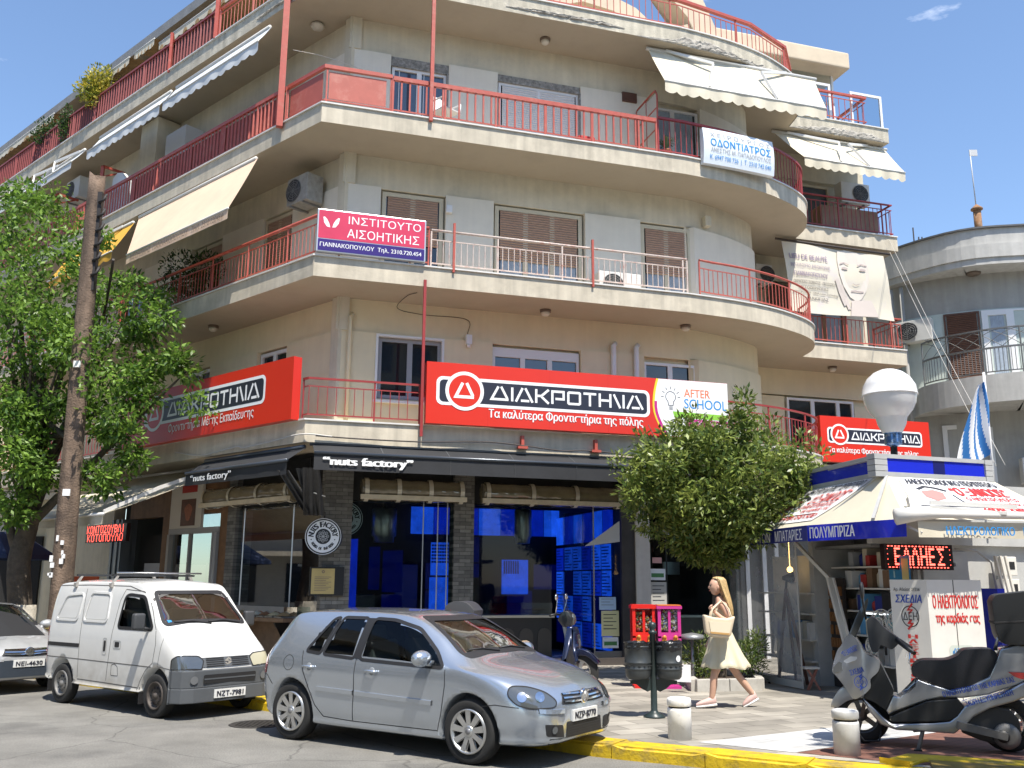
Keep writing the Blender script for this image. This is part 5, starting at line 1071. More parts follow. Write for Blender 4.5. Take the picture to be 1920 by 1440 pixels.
led('red led board of a grill shop under the beige awning', fL(-0.2), -9.0, -6.95, 2.66, 3.08, 0.1, 0, [('ΚΟΝΤΟΣΟΥΒΛΙ',-8.95,-7.0,2.89,3.05),('ΚΟΤΟΠΟΥΛΟ',-8.9,-7.05,2.69,2.85)], dash=False)
b = MB(); b.fbox(L,7.9,8.7,-1.64,-1.62,1.9,2.2); plain('paper_notice', 'white printed sheet with a blue band in the dark doorway behind the van', 'notice', b, M('paper_dim', (0.45,0.47,0.52), 0.7), L(8.3,-1.6,1.9))
# ============================================================ vehicles
def paint(name, col, metal, rough, coat=1.0, var=0.0, dirt=None):
    if name in MATS: return MATS[name]
    m = M(name, col, rough, metal=metal, coat=coat, var=var or 0.02, vscale=3); t = m.node_tree; p = t.nodes['Principled BSDF']
    g = t.nodes.new('ShaderNodeNewGeometry'); mx = t.nodes.new('ShaderNodeMix'); mx.data_type = 'RGBA'
    src = p.inputs['Base Color'].links[0].from_socket
    if dirt:   # road film that thins out upwards from the sill, in the car's own height
        tc = t.nodes.new('ShaderNodeTexCoord'); sp = t.nodes.new('ShaderNodeSeparateXYZ'); t.links.new(tc.outputs['Object'], sp.inputs[0])
        n = t.nodes.new('ShaderNodeTexNoise'); n.inputs['Scale'].default_value = 5; n.inputs['Detail'].default_value = 7; t.links.new(tc.outputs['Object'], n.inputs['Vector'])
        mr = t.nodes.new('ShaderNodeMapRange'); mr.inputs['From Min'].default_value = 0.25; mr.inputs['From Max'].default_value = 1.0; mr.inputs['To Min'].default_value = 1.0; mr.inputs['To Max'].default_value = 0.0; t.links.new(sp.outputs['Z'], mr.inputs[0])
        mu = t.nodes.new('ShaderNodeMath'); mu.operation = 'MULTIPLY'; t.links.new(mr.outputs[0], mu.inputs[0]); t.links.new(n.outputs['Fac'], mu.inputs[1])
        m2 = t.nodes.new('ShaderNodeMix'); m2.data_type = 'RGBA'; t.links.new(mu.outputs[0], m2.inputs[0]); t.links.new(src, m2.inputs[6]); m2.inputs[7].default_value = (*dirt, 1); src = m2.outputs[2]
    t.links.new(g.outputs['Backfacing'], mx.inputs[0]); t.links.new(src, mx.inputs[6]); mx.inputs[7].default_value = (0.02,0.02,0.022,1); t.links.new(mx.outputs[2], p.inputs['Base Color'])
    mm = t.nodes.new('ShaderNodeMath'); mm.operation = 'SUBTRACT'; mm.inputs[0].default_value = 1.0; t.links.new(g.outputs['Backfacing'], mm.inputs[1])
    if coat: t.links.new(mm.outputs[0], p.inputs['Coat Weight'])
    return m
silver = paint('silver_paint', (0.50,0.545,0.60), 0.78, 0.27); vanw = paint('van_white', (0.70,0.70,0.68), 0.0, 0.35, var=0.04, dirt=(0.22,0.18,0.12)); oldw = paint('old_white_paint', (0.40,0.405,0.41), 0.3, 0.45, coat=0.4, var=0.2)
rubber = M('tyre_rubber', (0.022,0.022,0.022), 0.85, bump=0.2, bscale=80); alloy = M('alloy', (0.60,0.60,0.59), 0.32, metal=0.85); steelw = M('rusty_steel_wheel', (0.10,0.085,0.075), 0.6, metal=0.4, var=0.4, vscale=12); steelg = M('grey_steel_wheel', (0.26,0.25,0.235), 0.5, metal=0.5, var=0.3, vscale=12)
trim = M('black_trim', (0.018,0.018,0.02), 0.55); gapm = M('panel_gap', (0.012,0.012,0.013), 0.8); cargl = glass('car_glass', (0.72,0.82,0.80), 0.72, refl=0.5); tintgl = glass('tinted_glass', (0.35,0.42,0.46), 0.35, refl=0.9)
chrome = M('chrome', (0.75,0.75,0.75), 0.08, metal=1.0); lens = M('lamp_lens', (0.10,0.11,0.115), 0.08, spec=1.0, coat=1.0, metal=0.3); redl = M('red_lens', (0.42,0.012,0.012), 0.12, coat=1.0); ambl = M('cloudy_lens', (0.42,0.39,0.27), 0.25, coat=0.6); platem = M('plate_white', (0.68,0.68,0.66), 0.4); greyp = M('grey_bumper', (0.085,0.092,0.10), 0.6, var=0.08)
seatm = M('car_seat', (0.16,0.165,0.17), 0.9); dashm = M('dashboard', (0.03,0.031,0.033), 0.6)
def loft_body(st, nx=9, nv=7):
    xs = sorted(st); ctrl = [[V((x, -y, z)) for y, z in st[x]] for x in xs]
    rows = [catmull(r, nv) for r in ctrl]; m = len(rows[0])
    cols = [catmull([r[k] for r in rows], nx) for k in range(m)]; N = len(cols[0])
    b = MB(); G = []
    for i in range(N):
        half = [cols[k][i] for k in range(m)]
        for h in (half[0], half[-1]): h.y = 0
        for h in half[1:-1]: h.y = min(h.y, -0.0005)
        full = half+[V((h.x, -h.y, h.z)) for h in reversed(half[1:-1])]
        G.append([b.bm.verts.new(p) for p in full])
    n = len(G[0])
    for i in range(N-1):
        for k in range(n):
            f = b.bm.faces.new((G[i][k], G[i+1][k], G[i+1][(k+1)%n], G[i][(k+1)%n])); f.smooth = True
    b.bm.faces.new(G[0]); b.bm.faces.new(G[-1]); bmesh.ops.recalc_face_normals(b.bm, faces=b.bm.faces)
    return b
class Proj:
    """lays flat outlines onto a body along a direction"""
    def __init__(s, bm): s.bv = BVHTree.FromBMesh(bm)
    def at(s, P, a, b, off=0.0):
        o, u, v = P; w_ = u.cross(v); st = o+u*a+v*b; h = s.bv.ray_cast(st, -w_)
        if h[0] is None:
            h = s.bv.find_nearest(st-w_*2.2)
        nn = h[1] if h[1].dot(w_) > 0 else -h[1]
        return h[0]+(w_*0.4+nn*0.6).normalized()*off
    def patch(s, b, P, pts, off=0.004, L=0.07):
        bm = bmesh.new(); f = bm.faces.new([bm.verts.new((x, y, 0)) for x, y in pts]); bmesh.ops.triangulate(bm, faces=[f])
        for _ in range(5):
            ed = [e for e in bm.edges if e.calc_length() > L]
            if not ed: break
            bmesh.ops.subdivide_edges(bm, edges=ed, cuts=1); bmesh.ops.triangulate(bm, faces=[f for f in bm.faces if len(f.verts) > 3])
        mp = {v: b.bm.verts.new(s.at(P, v.co.x, v.co.y, off)) for v in bm.verts}
        for f in bm.faces:
            g = b.bm.faces.new([mp[v] for v in f.verts]); g.material_index = b.mi; g.smooth = True
        bm.free()
    def ribbon(s, b, P, pts, w, off=0.003, h=0.0, closed=False, step=0.05):
        pts = [V((p[0], p[1])) for p in pts]
        if closed: pts = pts+[pts[0]]
        q = []
        for a, c in zip(pts, pts[1:]):
            n = max(1, int((c-a).length/step)); q += [a.lerp(c, k/n) for k in range(n)]
        q.append(pts[-1]); n = len(q); rows = []
        for i in range(n):
            a = q[i-1] if i else (q[-2] if closed else q[0]); c = q[(i+1)] if i < n-1 else (q[1] if closed else q[-1])
            d = (c-a).normalized(); nn = V((-d.y, d.x))
            prof = [(-w/2, off), (w/2, off)] if h == 0 else [(-w/2, 0), (-w*0.4, h), (w*0.4, h), (w/2, 0)]
            rows.append([b.bm.verts.new(s.at(P, *(q[i]+nn*e), o)) for e, o in prof])
        for r0, r1 in zip(rows, rows[1:]):
            for k in range(len(r0)-1):
                f = b.bm.faces.new((r0[k], r1[k], r1[k+1], r0[k+1])); f.material_index = b.mi; f.smooth = h == 0
def inside(p, poly):
    c = False; j = len(poly)-1
    for i in range(len(poly)):
        a, b = poly[i], poly[j]
        if (a[1] > p[1]) != (b[1] > p[1]) and p[0] < (b[0]-a[0])*(p[1]-a[1])/(b[1]-a[1])+a[0]: c = not c
        j = i
    return c
def shrink(poly, d):
    c = V((sum(p[0] for p in poly)/len(poly), sum(p[1] for p in poly)/len(poly))); out = []
    for p in poly:
        q = V(p); v = c-q; out.append(tuple(q+v.normalized()*d*1.3))
    return out
def rnd_poly(poly, r=0.05, n=4):
    out = []; m = len(poly)
    for i in range(m):
        p = V(poly[i]); a = V(poly[i-1])-p; c = V(poly[(i+1)%m])-p; ra = min(r, a.length*0.4); rc = min(r, c.length*0.4)
        p0 = p+a.normalized()*ra; p1 = p+c.normalized()*rc
        for k in range(n+1): t = k/n; out.append(tuple(p0*(1-t)**2+p*2*t*(1-t)+p1*t*t))
    return out
SR = (V((0,-3,0)), V((1,0,0)), V((0,0,1))); SLf = (V((0,3,0)), V((-1,0,0)), V((0,0,1))); FR = (V((6,0,0)), V((0,1,0)), V((0,0,1))); RE = (V((-3,0,0)), V((0,-1,0)), V((0,0,1)))
def mirror(poly): return [(-x, y) for x, y in poly]
def cut_wheels(o, axles, r, yin, zc):
    for x in axles:
        for s in (-1, 1):
            c = MB(); c.lathe([(r, -0.4), (r, 0.4)], (x, s*(yin+0.4), zc), axis='Y', seg=40, smooth=False); co = c.build('cutter', trim)
            md = o.modifiers.new('b', 'BOOLEAN'); md.operation = 'DIFFERENCE'; md.object = co; md.solver = 'EXACT'; apply_mods(o); bpy.data.objects.remove(co)
def open_windows(bm, wins):
    kill = []
    for f in bm.faces:
        c = f.calc_center_median(); n = f.normal
        for side, poly in wins:
            if side == 'S' and abs(n.y) > 0.35 and abs(c.y) > 0.35 and inside((c.x, c.z), poly): kill.append(f); break
            if side == 'F' and n.x > 0.2 and c.x > 1.2 and inside((c.y, c.z), poly): kill.append(f); break
            if side == 'R' and n.x < -0.2 and c.x < 1.5 and inside((c.y, c.z), poly): kill.append(f); break
    bmesh.ops.delete(bm, geom=kill, context='FACES')
def wheel(par, x, y, R_, wd, rim_r, kind, side, dirty=None):
    w_ = wd/2; c = V((x, y, R_)); b = MB()
    b.lathe([(rim_r,-w_*0.8),(R_*0.90,-w_),(R_*0.97,-w_*0.82),(R_,-w_*0.5),(R_,w_*0.5),(R_*0.97,w_*0.82),(R_*0.90,w_),(rim_r,w_*0.8)], c, axis='Y', seg=44, cap=False)
    t = b.build('wheel', rubber, par); s = side; o = y+s*w_*0.62; b = MB()
    if kind == 'alloy':
        b.lathe([(rim_r,-s*0.02),(rim_r*0.97,s*0.045),(rim_r*0.90,s*0.04),(rim_r*0.88,-s*0.06)], (x, o, R_), axis='Y', seg=44, cap=False)
        b.lathe([(0.001,s*0.032),(rim_r*0.20,s*0.03),(rim_r*0.27,s*0.02),(rim_r*0.30,-s*0.03)], (x, o, R_), axis='Y', seg=24, cap=False)
        for k in range(9):
            a = 2*math.pi*k/9+0.2; d = V((math.cos(a),0,math.sin(a))); p = V((-math.sin(a),0,math.cos(a))); C = V((x, o, R_))
            P = [C+d*rim_r*r+p*e+V((0,s*h,0)) for r, e, h in ((0.2,-0.024,0.02),(0.2,0.024,0.02),(0.6,0.024,0.024),(0.93,0.034,0.034),(0.93,-0.034,0.034),(0.6,-0.024,0.024))]
            b.prism(P, (0,-s*0.03,0))
        rm = b.build('rim', alloy, t)
        b = MB(); b.lathe([(0.001,s*0.036),(0.030,s*0.036),(0.030,s*0.030)], (x, o, R_), axis='Y', seg=18); b.build('hub_cap', M('hub_grey', (0.30,0.30,0.31), 0.35, metal=0.6), t)
        b = MB(); b.lathe([(rim_r*0.87,-s*0.05),(0.001,-s*0.055)], (x, o, R_), axis='Y', seg=32, cap=False); b.build('brake', M('brake_dark', (0.03,0.028,0.027), 0.7, metal=0.3), t)
    else:
        b.lathe([(rim_r,-s*0.01),(rim_r*0.96,s*0.035),(rim_r*0.86,s*0.02),(rim_r*0.80,-s*0.03),(rim_r*0.62,-s*0.015),(rim_r*0.40,s*0.012),(rim_r*0.33,s*0.0),(rim_r*0.22,s*0.0),(rim_r*0.18,s*0.035),(0.001,s*0.038)], (x, o, R_), axis='Y', seg=36, cap=False)
        rm = b.build('rim', dirty or steelg, t)
        b = MB()
        for k in range(10):
            a = 2*math.pi*k/10; cx, cz = x+rim_r*0.56*math.cos(a), R_+rim_r*0.56*math.sin(a)
            b.lathe([(rim_r*0.075,s*0.008),(0.001,s*0.0085)], (cx, o, cz), axis='Y', seg=12)
        b.build('rim_hole', gapm, rm)
    return t
def seat(par, x, y, zb=0.45, h=0.75):
    b = MB(); b.box((x, y, zb), (0.5,0.46,0.18)); b.box((x-0.27, y, zb+h*0.42), (0.16,0.46,h*0.85), Matrix.Rotation(R(-14),3,'Y')); b.box((x-0.40, y, zb+h*0.93), (0.10,0.27,0.2), Matrix.Rotation(R(-10),3,'Y')); b.bevel(0.04,3); b.build('seat', seatm, par)
def cabin(par, xd, zd, yw, xs, zw, lhd=1, zmir=1.25, xmir=2.3, zs=0.5):
    b = MB(); b.box((xd, 0, zd), (0.42, yw*2, 0.14)); b.box((xd+0.05, 0, zd-0.3), (0.3, yw*1.9, 0.6)); b.bevel(0.04,2); b.build('dashboard', dashm, par)
    for y in (-0.36, 0.36): seat(par, xs, y, zs)
    b = MB(); c = V((xd-0.33, 0.36*lhd, zw)); ax = V((math.cos(R(25)),0,math.sin(R(25)))); u = V((0,1,0)); v = ax.cross(u)
    b.tube([c+u*0.185*math.cos(k*math.pi/12)+v*0.185*math.sin(k*math.pi/12) for k in range(25)], 0.017, 8); b.bar(c-u*0.18, c+u*0.18, 0.05, 0.02); b.bar(c, c+ax*0.3, 0.06); b.build('steering_wheel', trim, par)
    b = MB(); b.box((xmir, 0, zmir), (0.03,0.22,0.075)); b.bevel(0.012); b.bar((xmir,0,zmir),(xmir+0.1,0,zmir+0.1),0.015); b.build('rear_view_mirror', M('mirror_shell', (0.30,0.31,0.30), 0.4), par)
def plate(par, pj, P, cx, cy, w_, h, txt):
    b = MB(); c = pj.at(P, cx, cy, 0.02); o, u, v = P; n = u.cross(v); fn = lambda x, y, off=0: c+u*x+v*y+n*off
    b.box8([fn(x, y, z) for z in (-0.02, 0) for x, y in ((-w_/2,-h/2),(w_/2,-h/2),(w_/2,h/2),(-w_/2,h/2))]); t = b.build('number_plate', platem, par)
    b = MB(); add_text(b, txt, fn, -w_*0.42, w_*0.42, -h*0.30, h*0.30, 0.003, bold=0.02); b.build('lettering', navy, t, fixn=False)
def place(o, x, y, ang, z=0.0): o.location = (x, y, z); o.rotation_euler = (0, 0, ang)
# ------------------------------------------------------------ silver hatchback
GS = {
 0.00:[(0,.42),(.42,.42),(.50,.45),(.55,.54),(.54,.64),(.50,.70),(.36,.72),(0,.72)],
 0.05:[(0,.32),(.54,.32),(.64,.40),(.69,.55),(.69,.76),(.62,.90),(.44,.94),(0,.95)],
 0.15:[(0,.26),(.64,.26),(.75,.38),(.79,.58),(.785,.84),(.68,1.00),(.52,1.05),(0,1.07)],
 0.30:[(0,.22),(.70,.22),(.81,.36),(.845,.6),(.84,.90),(.69,1.14),(.54,1.20),(0,1.22)],
 0.50:[(0,.21),(.73,.21),(.84,.34),(.87,.6),(.86,.93),(.68,1.31),(.54,1.385),(0,1.41)],
 0.72:[(0,.20),(.74,.20),(.855,.33),(.88,.6),(.87,.935),(.67,1.37),(.53,1.435),(0,1.465)],
 1.25:[(0,.19),(.75,.19),(.855,.31),(.88,.6),(.87,.925),(.655,1.385),(.50,1.455),(0,1.482)],
 1.90:[(0,.19),(.75,.19),(.855,.31),(.88,.6),(.87,.915),(.65,1.385),(.49,1.455),(0,1.485)],
 2.38:[(0,.19),(.75,.19),(.855,.31),(.88,.6),(.87,.905),(.655,1.345),(.49,1.415),(0,1.452)],
 2.75:[(0,.19),(.75,.19),(.855,.31),(.88,.6),(.87,.900),(.70,1.185),(.52,1.265),(0,1.305)],
 3.05:[(0,.19),(.75,.19),(.855,.31),(.88,.6),(.87,.890),(.765,1.015),(.56,1.09),(0,1.13)],
 3.25:[(0,.19),(.75,.19),(.855,.32),(.88,.6),(.868,.870),(.80,.93),(.58,.995),(0,1.025)],
 3.60:[(0,.20),(.74,.20),(.85,.33),(.875,.6),(.855,.80),(.77,.875),(.52,.925),(0,.945)],
 3.88:[(0,.21),(.72,.21),(.82,.33),(.845,.57),(.81,.71),(.71,.79),(.47,.845),(0,.865)],
 4.07:[(0,.22),(.64,.22),(.74,.32),(.77,.50),(.73,.63),(.63,.705),(.42,.76),(0,.785)],
 4.17:[(0,.24),(.50,.24),(.60,.31),(.64,.45),(.61,.56),(.52,.63),(.35,.68),(0,.70)],
 4.21:[(0,.27),(.40,.27),(.48,.33),(.52,.44),(.50,.52),(.42,.58),(.3,.61),(0,.63)]}
GS = {(0.745-(0.745-x)*0.90 if x < 0.745 else (3.323+(x-3.323)*0.965 if x > 3.323 else x)): r for x, r in GS.items()}
def hatchback(label, stations, pm, axles, R_, wkind, rimr, txt, old=False):
    t = thing('hatchback', label, 'car'); b = loft_body(stations); pj = Proj(b.bm)
    FD = rnd_poly([(3.00,.915),(2.86,1.06),(2.52,1.295),(2.15,1.375),(1.84,1.385),(1.80,.945)], 0.06); RD = rnd_poly([(1.72,.95),(1.75,1.385),(1.36,1.385),(1.225,.975)], 0.05); RQ = rnd_poly([(1.185,.978),(1.315,1.383),(1.22,1.365),(.95,1.0)], 0.04)
    WS = rnd_poly([(-.66,1.03),(-.50,1.395),(.50,1.395),(.66,1.03),(.3,1.065),(-.3,1.065)], 0.05); RW = rnd_poly([(-.54,1.06),(-.50,1.33),(.50,1.33),(.54,1.06)], 0.06)
    body = b.build('body', pm, t, fixn=False); cut_wheels(body, axles, R_+0.055, 0.56, R_+0.005)
    bm = bmesh.new(); bm.from_mesh(body.data); bm.normal_update(); ins = [('S', shrink(p, .012)) for p in (FD, RD, RQ)]+[('F', shrink(WS, .012)), ('R', shrink(RW, .012))]
    open_windows(bm, ins); bm.to_mesh(body.data); bm.free()
    for p in body.data.polygons: p.use_smooth = True
    for poly, nm in ((FD,'side_window'),(RD,'side_window'),(RQ,'quarter_window')):
        for P, q in ((SR, poly), (SLf, mirror(poly))):
            b = MB(); pj.patch(b, P, q, -0.004); g = b.build(nm, cargl if poly is FD else tintgl, t, fixn=False)
            b = MB(); pj.ribbon(b, P, q, 0.034, 0.004, closed=True); b.build('window_seal', trim, g, fixn=False)
    for poly, P, nm in ((WS, FR, 'windscreen'), (RW, RE, 'rear_window')):
        b = MB(); pj.patch(b, P, poly, -0.003, 0.06); g = b.build(nm, cargl if nm == 'windscreen' else tintgl, t, fixn=False)
        b = MB(); pj.ribbon(b, P, poly, 0.05, 0.004, closed=True); b.build('window_seal', trim, g, fixn=False)
    for P, f in ((SR, lambda q: q), (SLf, mirror)):   # black middle pillar, shut lines, rub strips, handles
        b = MB(); pj.patch(b, P, f([(1.715,.955),(1.745,1.385),(1.845,1.385),(1.805,.95)]), 0.006); b.build('door_pillar', trim, t, fixn=False)
        b = MB(); pj.ribbon(b, P, f([(3.02,.905),(3.03,.75),(2.98,.45),(2.93,.30)]), 0.009, 0.002); pj.ribbon(b, P, f([(1.76,.945),(1.75,.6),(1.73,.29)]), 0.009, 0.002); pj.ribbon(b, P, f([(.905,1.0),(.94,.80),(1.04,.60),(1.15,.42),(1.28,.30),(1.73,.285),(2.93,.29)]), 0.009, 0.002); pj.ribbon(b, P, f(circ(.70,.86,.085,20)), 0.006, 0.002, closed=True)
        pj.ribbon(b, P, f([(3.50,.575),(3.66,.60),(3.92,.585)]), 0.008, 0.002); pj.ribbon(b, P, f([(.42,.60),(.30,.70),(.12,.72)]), 0.008, 0.002); b.build('shut_line', gapm, t, fixn=False)
        for x0, x1 in ((1.18,1.74),(1.77,2.86)):
            b = MB(); pj.ribbon(b, P, f([(x0,.60 if x0 < 1.5 else .588),(x1,.588 if x0 < 1.5 else .56)]), 0.055, 0.0, 0.016); b.build('rub_strip', pm, t, fixn=False)
        for x in (1.05, 2.02):
            c = pj.at(P, *f([(x,.83)])[0], 0.0); s = -1 if P is SR else 1; b = MB(); b.tube([c+V((-.09,0,0)), c+V((-.07,s*.035,.004)), c+V((.05,s*.04,.004)), c+V((.085,0,0))], 0.016, 8); b.build('door_handle', pm, t, smooth=True)
            b = MB(); b.lathe([(0.045,0),(0.04,s*0.004),(0.001,s*0.005)], c, axis='Y', seg=16); b.build('handle_recess', M('recess', (0.22,0.235,0.25), 0.5), t)
        c = pj.at(P, *f([(2.80,.965)])[0]); s = -1 if P is SR else 1; b = MB(); b.ball(c+V((0.0,s*.15,.045)), 0.125, 14, 10, (0.72,1.05,0.68)); b.bar(c+V((.03,0,-.01)), c+V((.02,s*.1,0)), 0.05, 0.06); b.build('wing_mirror', pm, t, smooth=True)
        b = MB(); pj.patch(b, P, f(rnd_poly([(.13,.74),(.27,.71),(.30,.84),(.26,.95),(.18,.93)],.03)), 0.006); b.build('tail_lamp', redl, t, fixn=False)
    # nose: lamps, grille, bumper openings
    for s in (-1, 1):
        d = V((0.62, s*0.78, 0.10)).normalized(); u = V((-d.y, d.x, 0)).normalized()*1; v = d.cross(u); P = (V((4.0, s*0.75, .65))+d*2, u, v)
        hl = rnd_poly([(-.26*s,-.065),(-.28*s,.0),(-.16*s,.085),(.02*s,.135),(.20*s,.14),(.225*s,.05),(.13*s,-.045),(-.03*s,-.075)], 0.06)
        if s < 0: hl = hl[::-1]
        b = MB(); pj.patch(b, P, hl, 0.006, 0.04); hd = b.build('headlight', lens, t, fixn=False)
        b = MB(); pj.ribbon(b, P, hl, 0.012, 0.007, closed=True); b.build('lamp_seal', gapm, hd, fixn=False)
        for a in (-.10*s, .08*s):
            b = MB(); pj.patch(b, P, circ(a, .035, .048, 16), 0.009); b.build('lamp_bulb', chrome if not old else lens, hd, fixn=False)
        b = MB(); pj.patch(b, FR, rnd_poly([(s*.40,.285),(s*.64,.315),(s*.67,.43),(s*.42,.405)][::1 if s > 0 else -1],.02), 0.004); b.build('fog_lamp_opening', trim, t, fixn=False)
        b = MB(); pj.patch(b, FR, circ(s*.56,.37,.036,14), 0.012); b.build('fog_lamp', lens, t, fixn=False)
    b = MB(); pj.patch(b, FR, rnd_poly([(-.43,.60),(-.36,.70),(.36,.70),(.43,.60),(.2,.585),(-.2,.585)],.02), 0.005, 0.04); gr = b.build('grille', trim, t, fixn=False)
    b = MB()
    for z in (.622,.655,.69): pj.ribbon(b, FR, [(-.39+.35*(z-.62),z),(-.1,z-.008),(.1,z-.008),(.39-.35*(z-.62),z)], 0.018, 0.0, 0.016)
    b.build('grille_bar', chrome, gr, fixn=False)
    c = pj.at(FR, 0, .65, 0.0); b = MB(); b.lathe([(0.075,0),(0.075,0.022),(0.062,0.028)], c, axis='X', seg=28); em = b.build('badge', chrome, t)
    bf = lambda a, z, off=0: V((c.x+0.029+off, a, c.z+z)); b = MB(); add_ring(b,0,0,.05,.062,bf,.004,24); add_stroke(b,[(-.04,.035),(-.02,-.035),(0,.012),(.02,-.035),(.04,.035)],.011,bf,.004); b.build('badge_mark', steel, em, fixn=False)
    b = MB(); pj.patch(b, FR, rnd_poly([(-.36,.275),(-.345,.425),(.345,.425),(.36,.275)],.02), 0.004); it = b.build('lower_intake', trim, t, fixn=False)
    b = MB()
    for z in (.30,.325,.35,.375,.40): pj.ribbon(b, FR, [(-.34,z),(.34,z)], 0.008, 0.008)
    b.build('intake_slat', dashm, it, fixn=False)
    b = MB(); pj.ribbon(b, FR, [(-.60,.262),(-.3,.252),(.3,.252),(.60,.262)], 0.05, 0.004); b.build('lip', trim, t, fixn=False)
    for s in (-1, 1):
        b = MB(); pj.ribbon(b, FR, [(s*.40,.535),(s*.60,.545),(s*.72,.555)], 0.05, 0.0, 0.014); b.build('bumper_strip', pm, t, fixn=False)
    plate(t, pj, FR, 0.0, .475, .50, .11, txt)
    cabin(t, 2.86, .93, .64, 2.0, 1.0, zmir=1.27, xmir=2.50); 
    b = MB(); b.box((0.95,0,.55),(0.5,1.2,0.18)); b.box((.68,0,.85),(0.16,1.2,0.55),Matrix.Rotation(R(-14),3,'Y')); b.bevel(0.04,2); b.build('rear_seat', seatm, t)
    for x in axles:
        for s in (-1, 1): wheel(t, x, s*0.765, R_, 0.205, rimr, wkind, s)
    for y0, y1, zz in ((-.1,-.55,1.05),(.45,-.05,1.05)):
        b = MB(); b.tube([pj.at(FR, y0, zz+0.005, 0.012), pj.at(FR, (y0+y1)/2, zz+.035, 0.016), pj.at(FR, y1, zz+.03, 0.012)], 0.009, 5); b.build('wiper', trim, t)
    return t, pj
gf, gpj = hatchback('silver five door hatchback parked by the yellow kerb', GS, silver, (.745, 3.323), .318, 'alloy', .222, 'ΝΖΡ·8770')
b = MB(); c = V((2.46,-0.02,1.13)); b.prism([c+V((0,0.035*math.cos(a),0.085*math.sin(a))) for a in [k*math.pi/10 for k in range(20)]], (0.004,0,0)); b.bar(c+V((0.002,0,.08)),c+V((0.002,0,.15)),0.006); b.build('air_freshener', M('yellow_tag', (0.75,0.62,0.02), 0.5), gf)
gang = math.atan2(9.951-11.385, -0.446+2.554); fwd = V((math.cos(gang), math.sin(gang), 0)); lft = V((-fwd.y, fwd.x, 0))
p = V((-2.554,11.385,0))-fwd*0.745+lft*0.86; place(gf, p.x, p.y, gang)
# ------------------------------------------------------------ white van
VS = {
 0.00:[(0,.45),(.55,.45),(.62,.50),(.655,.85),(.64,1.15),(.58,1.52),(.48,1.62),(0,1.64)],
 0.05:[(0,.36),(.66,.36),(.715,.44),(.735,.85),(.722,1.15),(.648,1.60),(.54,1.71),(0,1.75)],
 0.30:[(0,.31),(.68,.31),(.735,.40),(.748,.85),(.735,1.15),(.668,1.665),(.56,1.755),(0,1.80)],
 1.10:[(0,.30),(.69,.30),(.74,.38),(.750,.85),(.738,1.15),(.672,1.69),(.56,1.775),(0,1.82)],
 2.00:[(0,.30),(.69,.30),(.74,.38),(.750,.85),(.738,1.14),(.672,1.685),(.56,1.765),(0,1.81)],
 2.35:[(0,.30),(.69,.30),(.74,.38),(.750,.85),(.738,1.135),(.672,1.66),(.56,1.735),(0,1.78)],
 2.52:[(0,.30),(.69,.30),(.74,.38),(.750,.85),(.738,1.13),(.678,1.57),(.57,1.635),(0,1.685)],
 2.78:[(0,.30),(.69,.30),(.74,.38),(.750,.85),(.738,1.12),(.692,1.34),(.60,1.395),(0,1.45)],
 3.00:[(0,.30),(.69,.30),(.74,.38),(.750,.85),(.736,1.07),(.708,1.155),(.62,1.19),(0,1.235)],
 3.14:[(0,.30),(.69,.30),(.74,.38),(.750,.80),(.732,.98),(.70,1.045),(.61,1.08),(0,1.12)],
 3.38:[(0,.28),(.69,.28),(.735,.36),(.745,.66),(.722,.83),(.68,.885),(.58,.915),(0,.945)],
 3.49:[(0,.27),(.67,.27),(.715,.34),(.72,.58),(.70,.72),(.66,.775),(.55,.80),(0,.825)],
 3.54:[(0,.27),(.64,.27),(.68,.34),(.69,.52),(.67,.63),(.63,.68),(.52,.70),(0,.72)],
 3.565:[(0,.28),(.60,.28),(.64,.35),(.65,.50),(.63,.58),(.59,.62),(.48,.64),(0,.655)]}
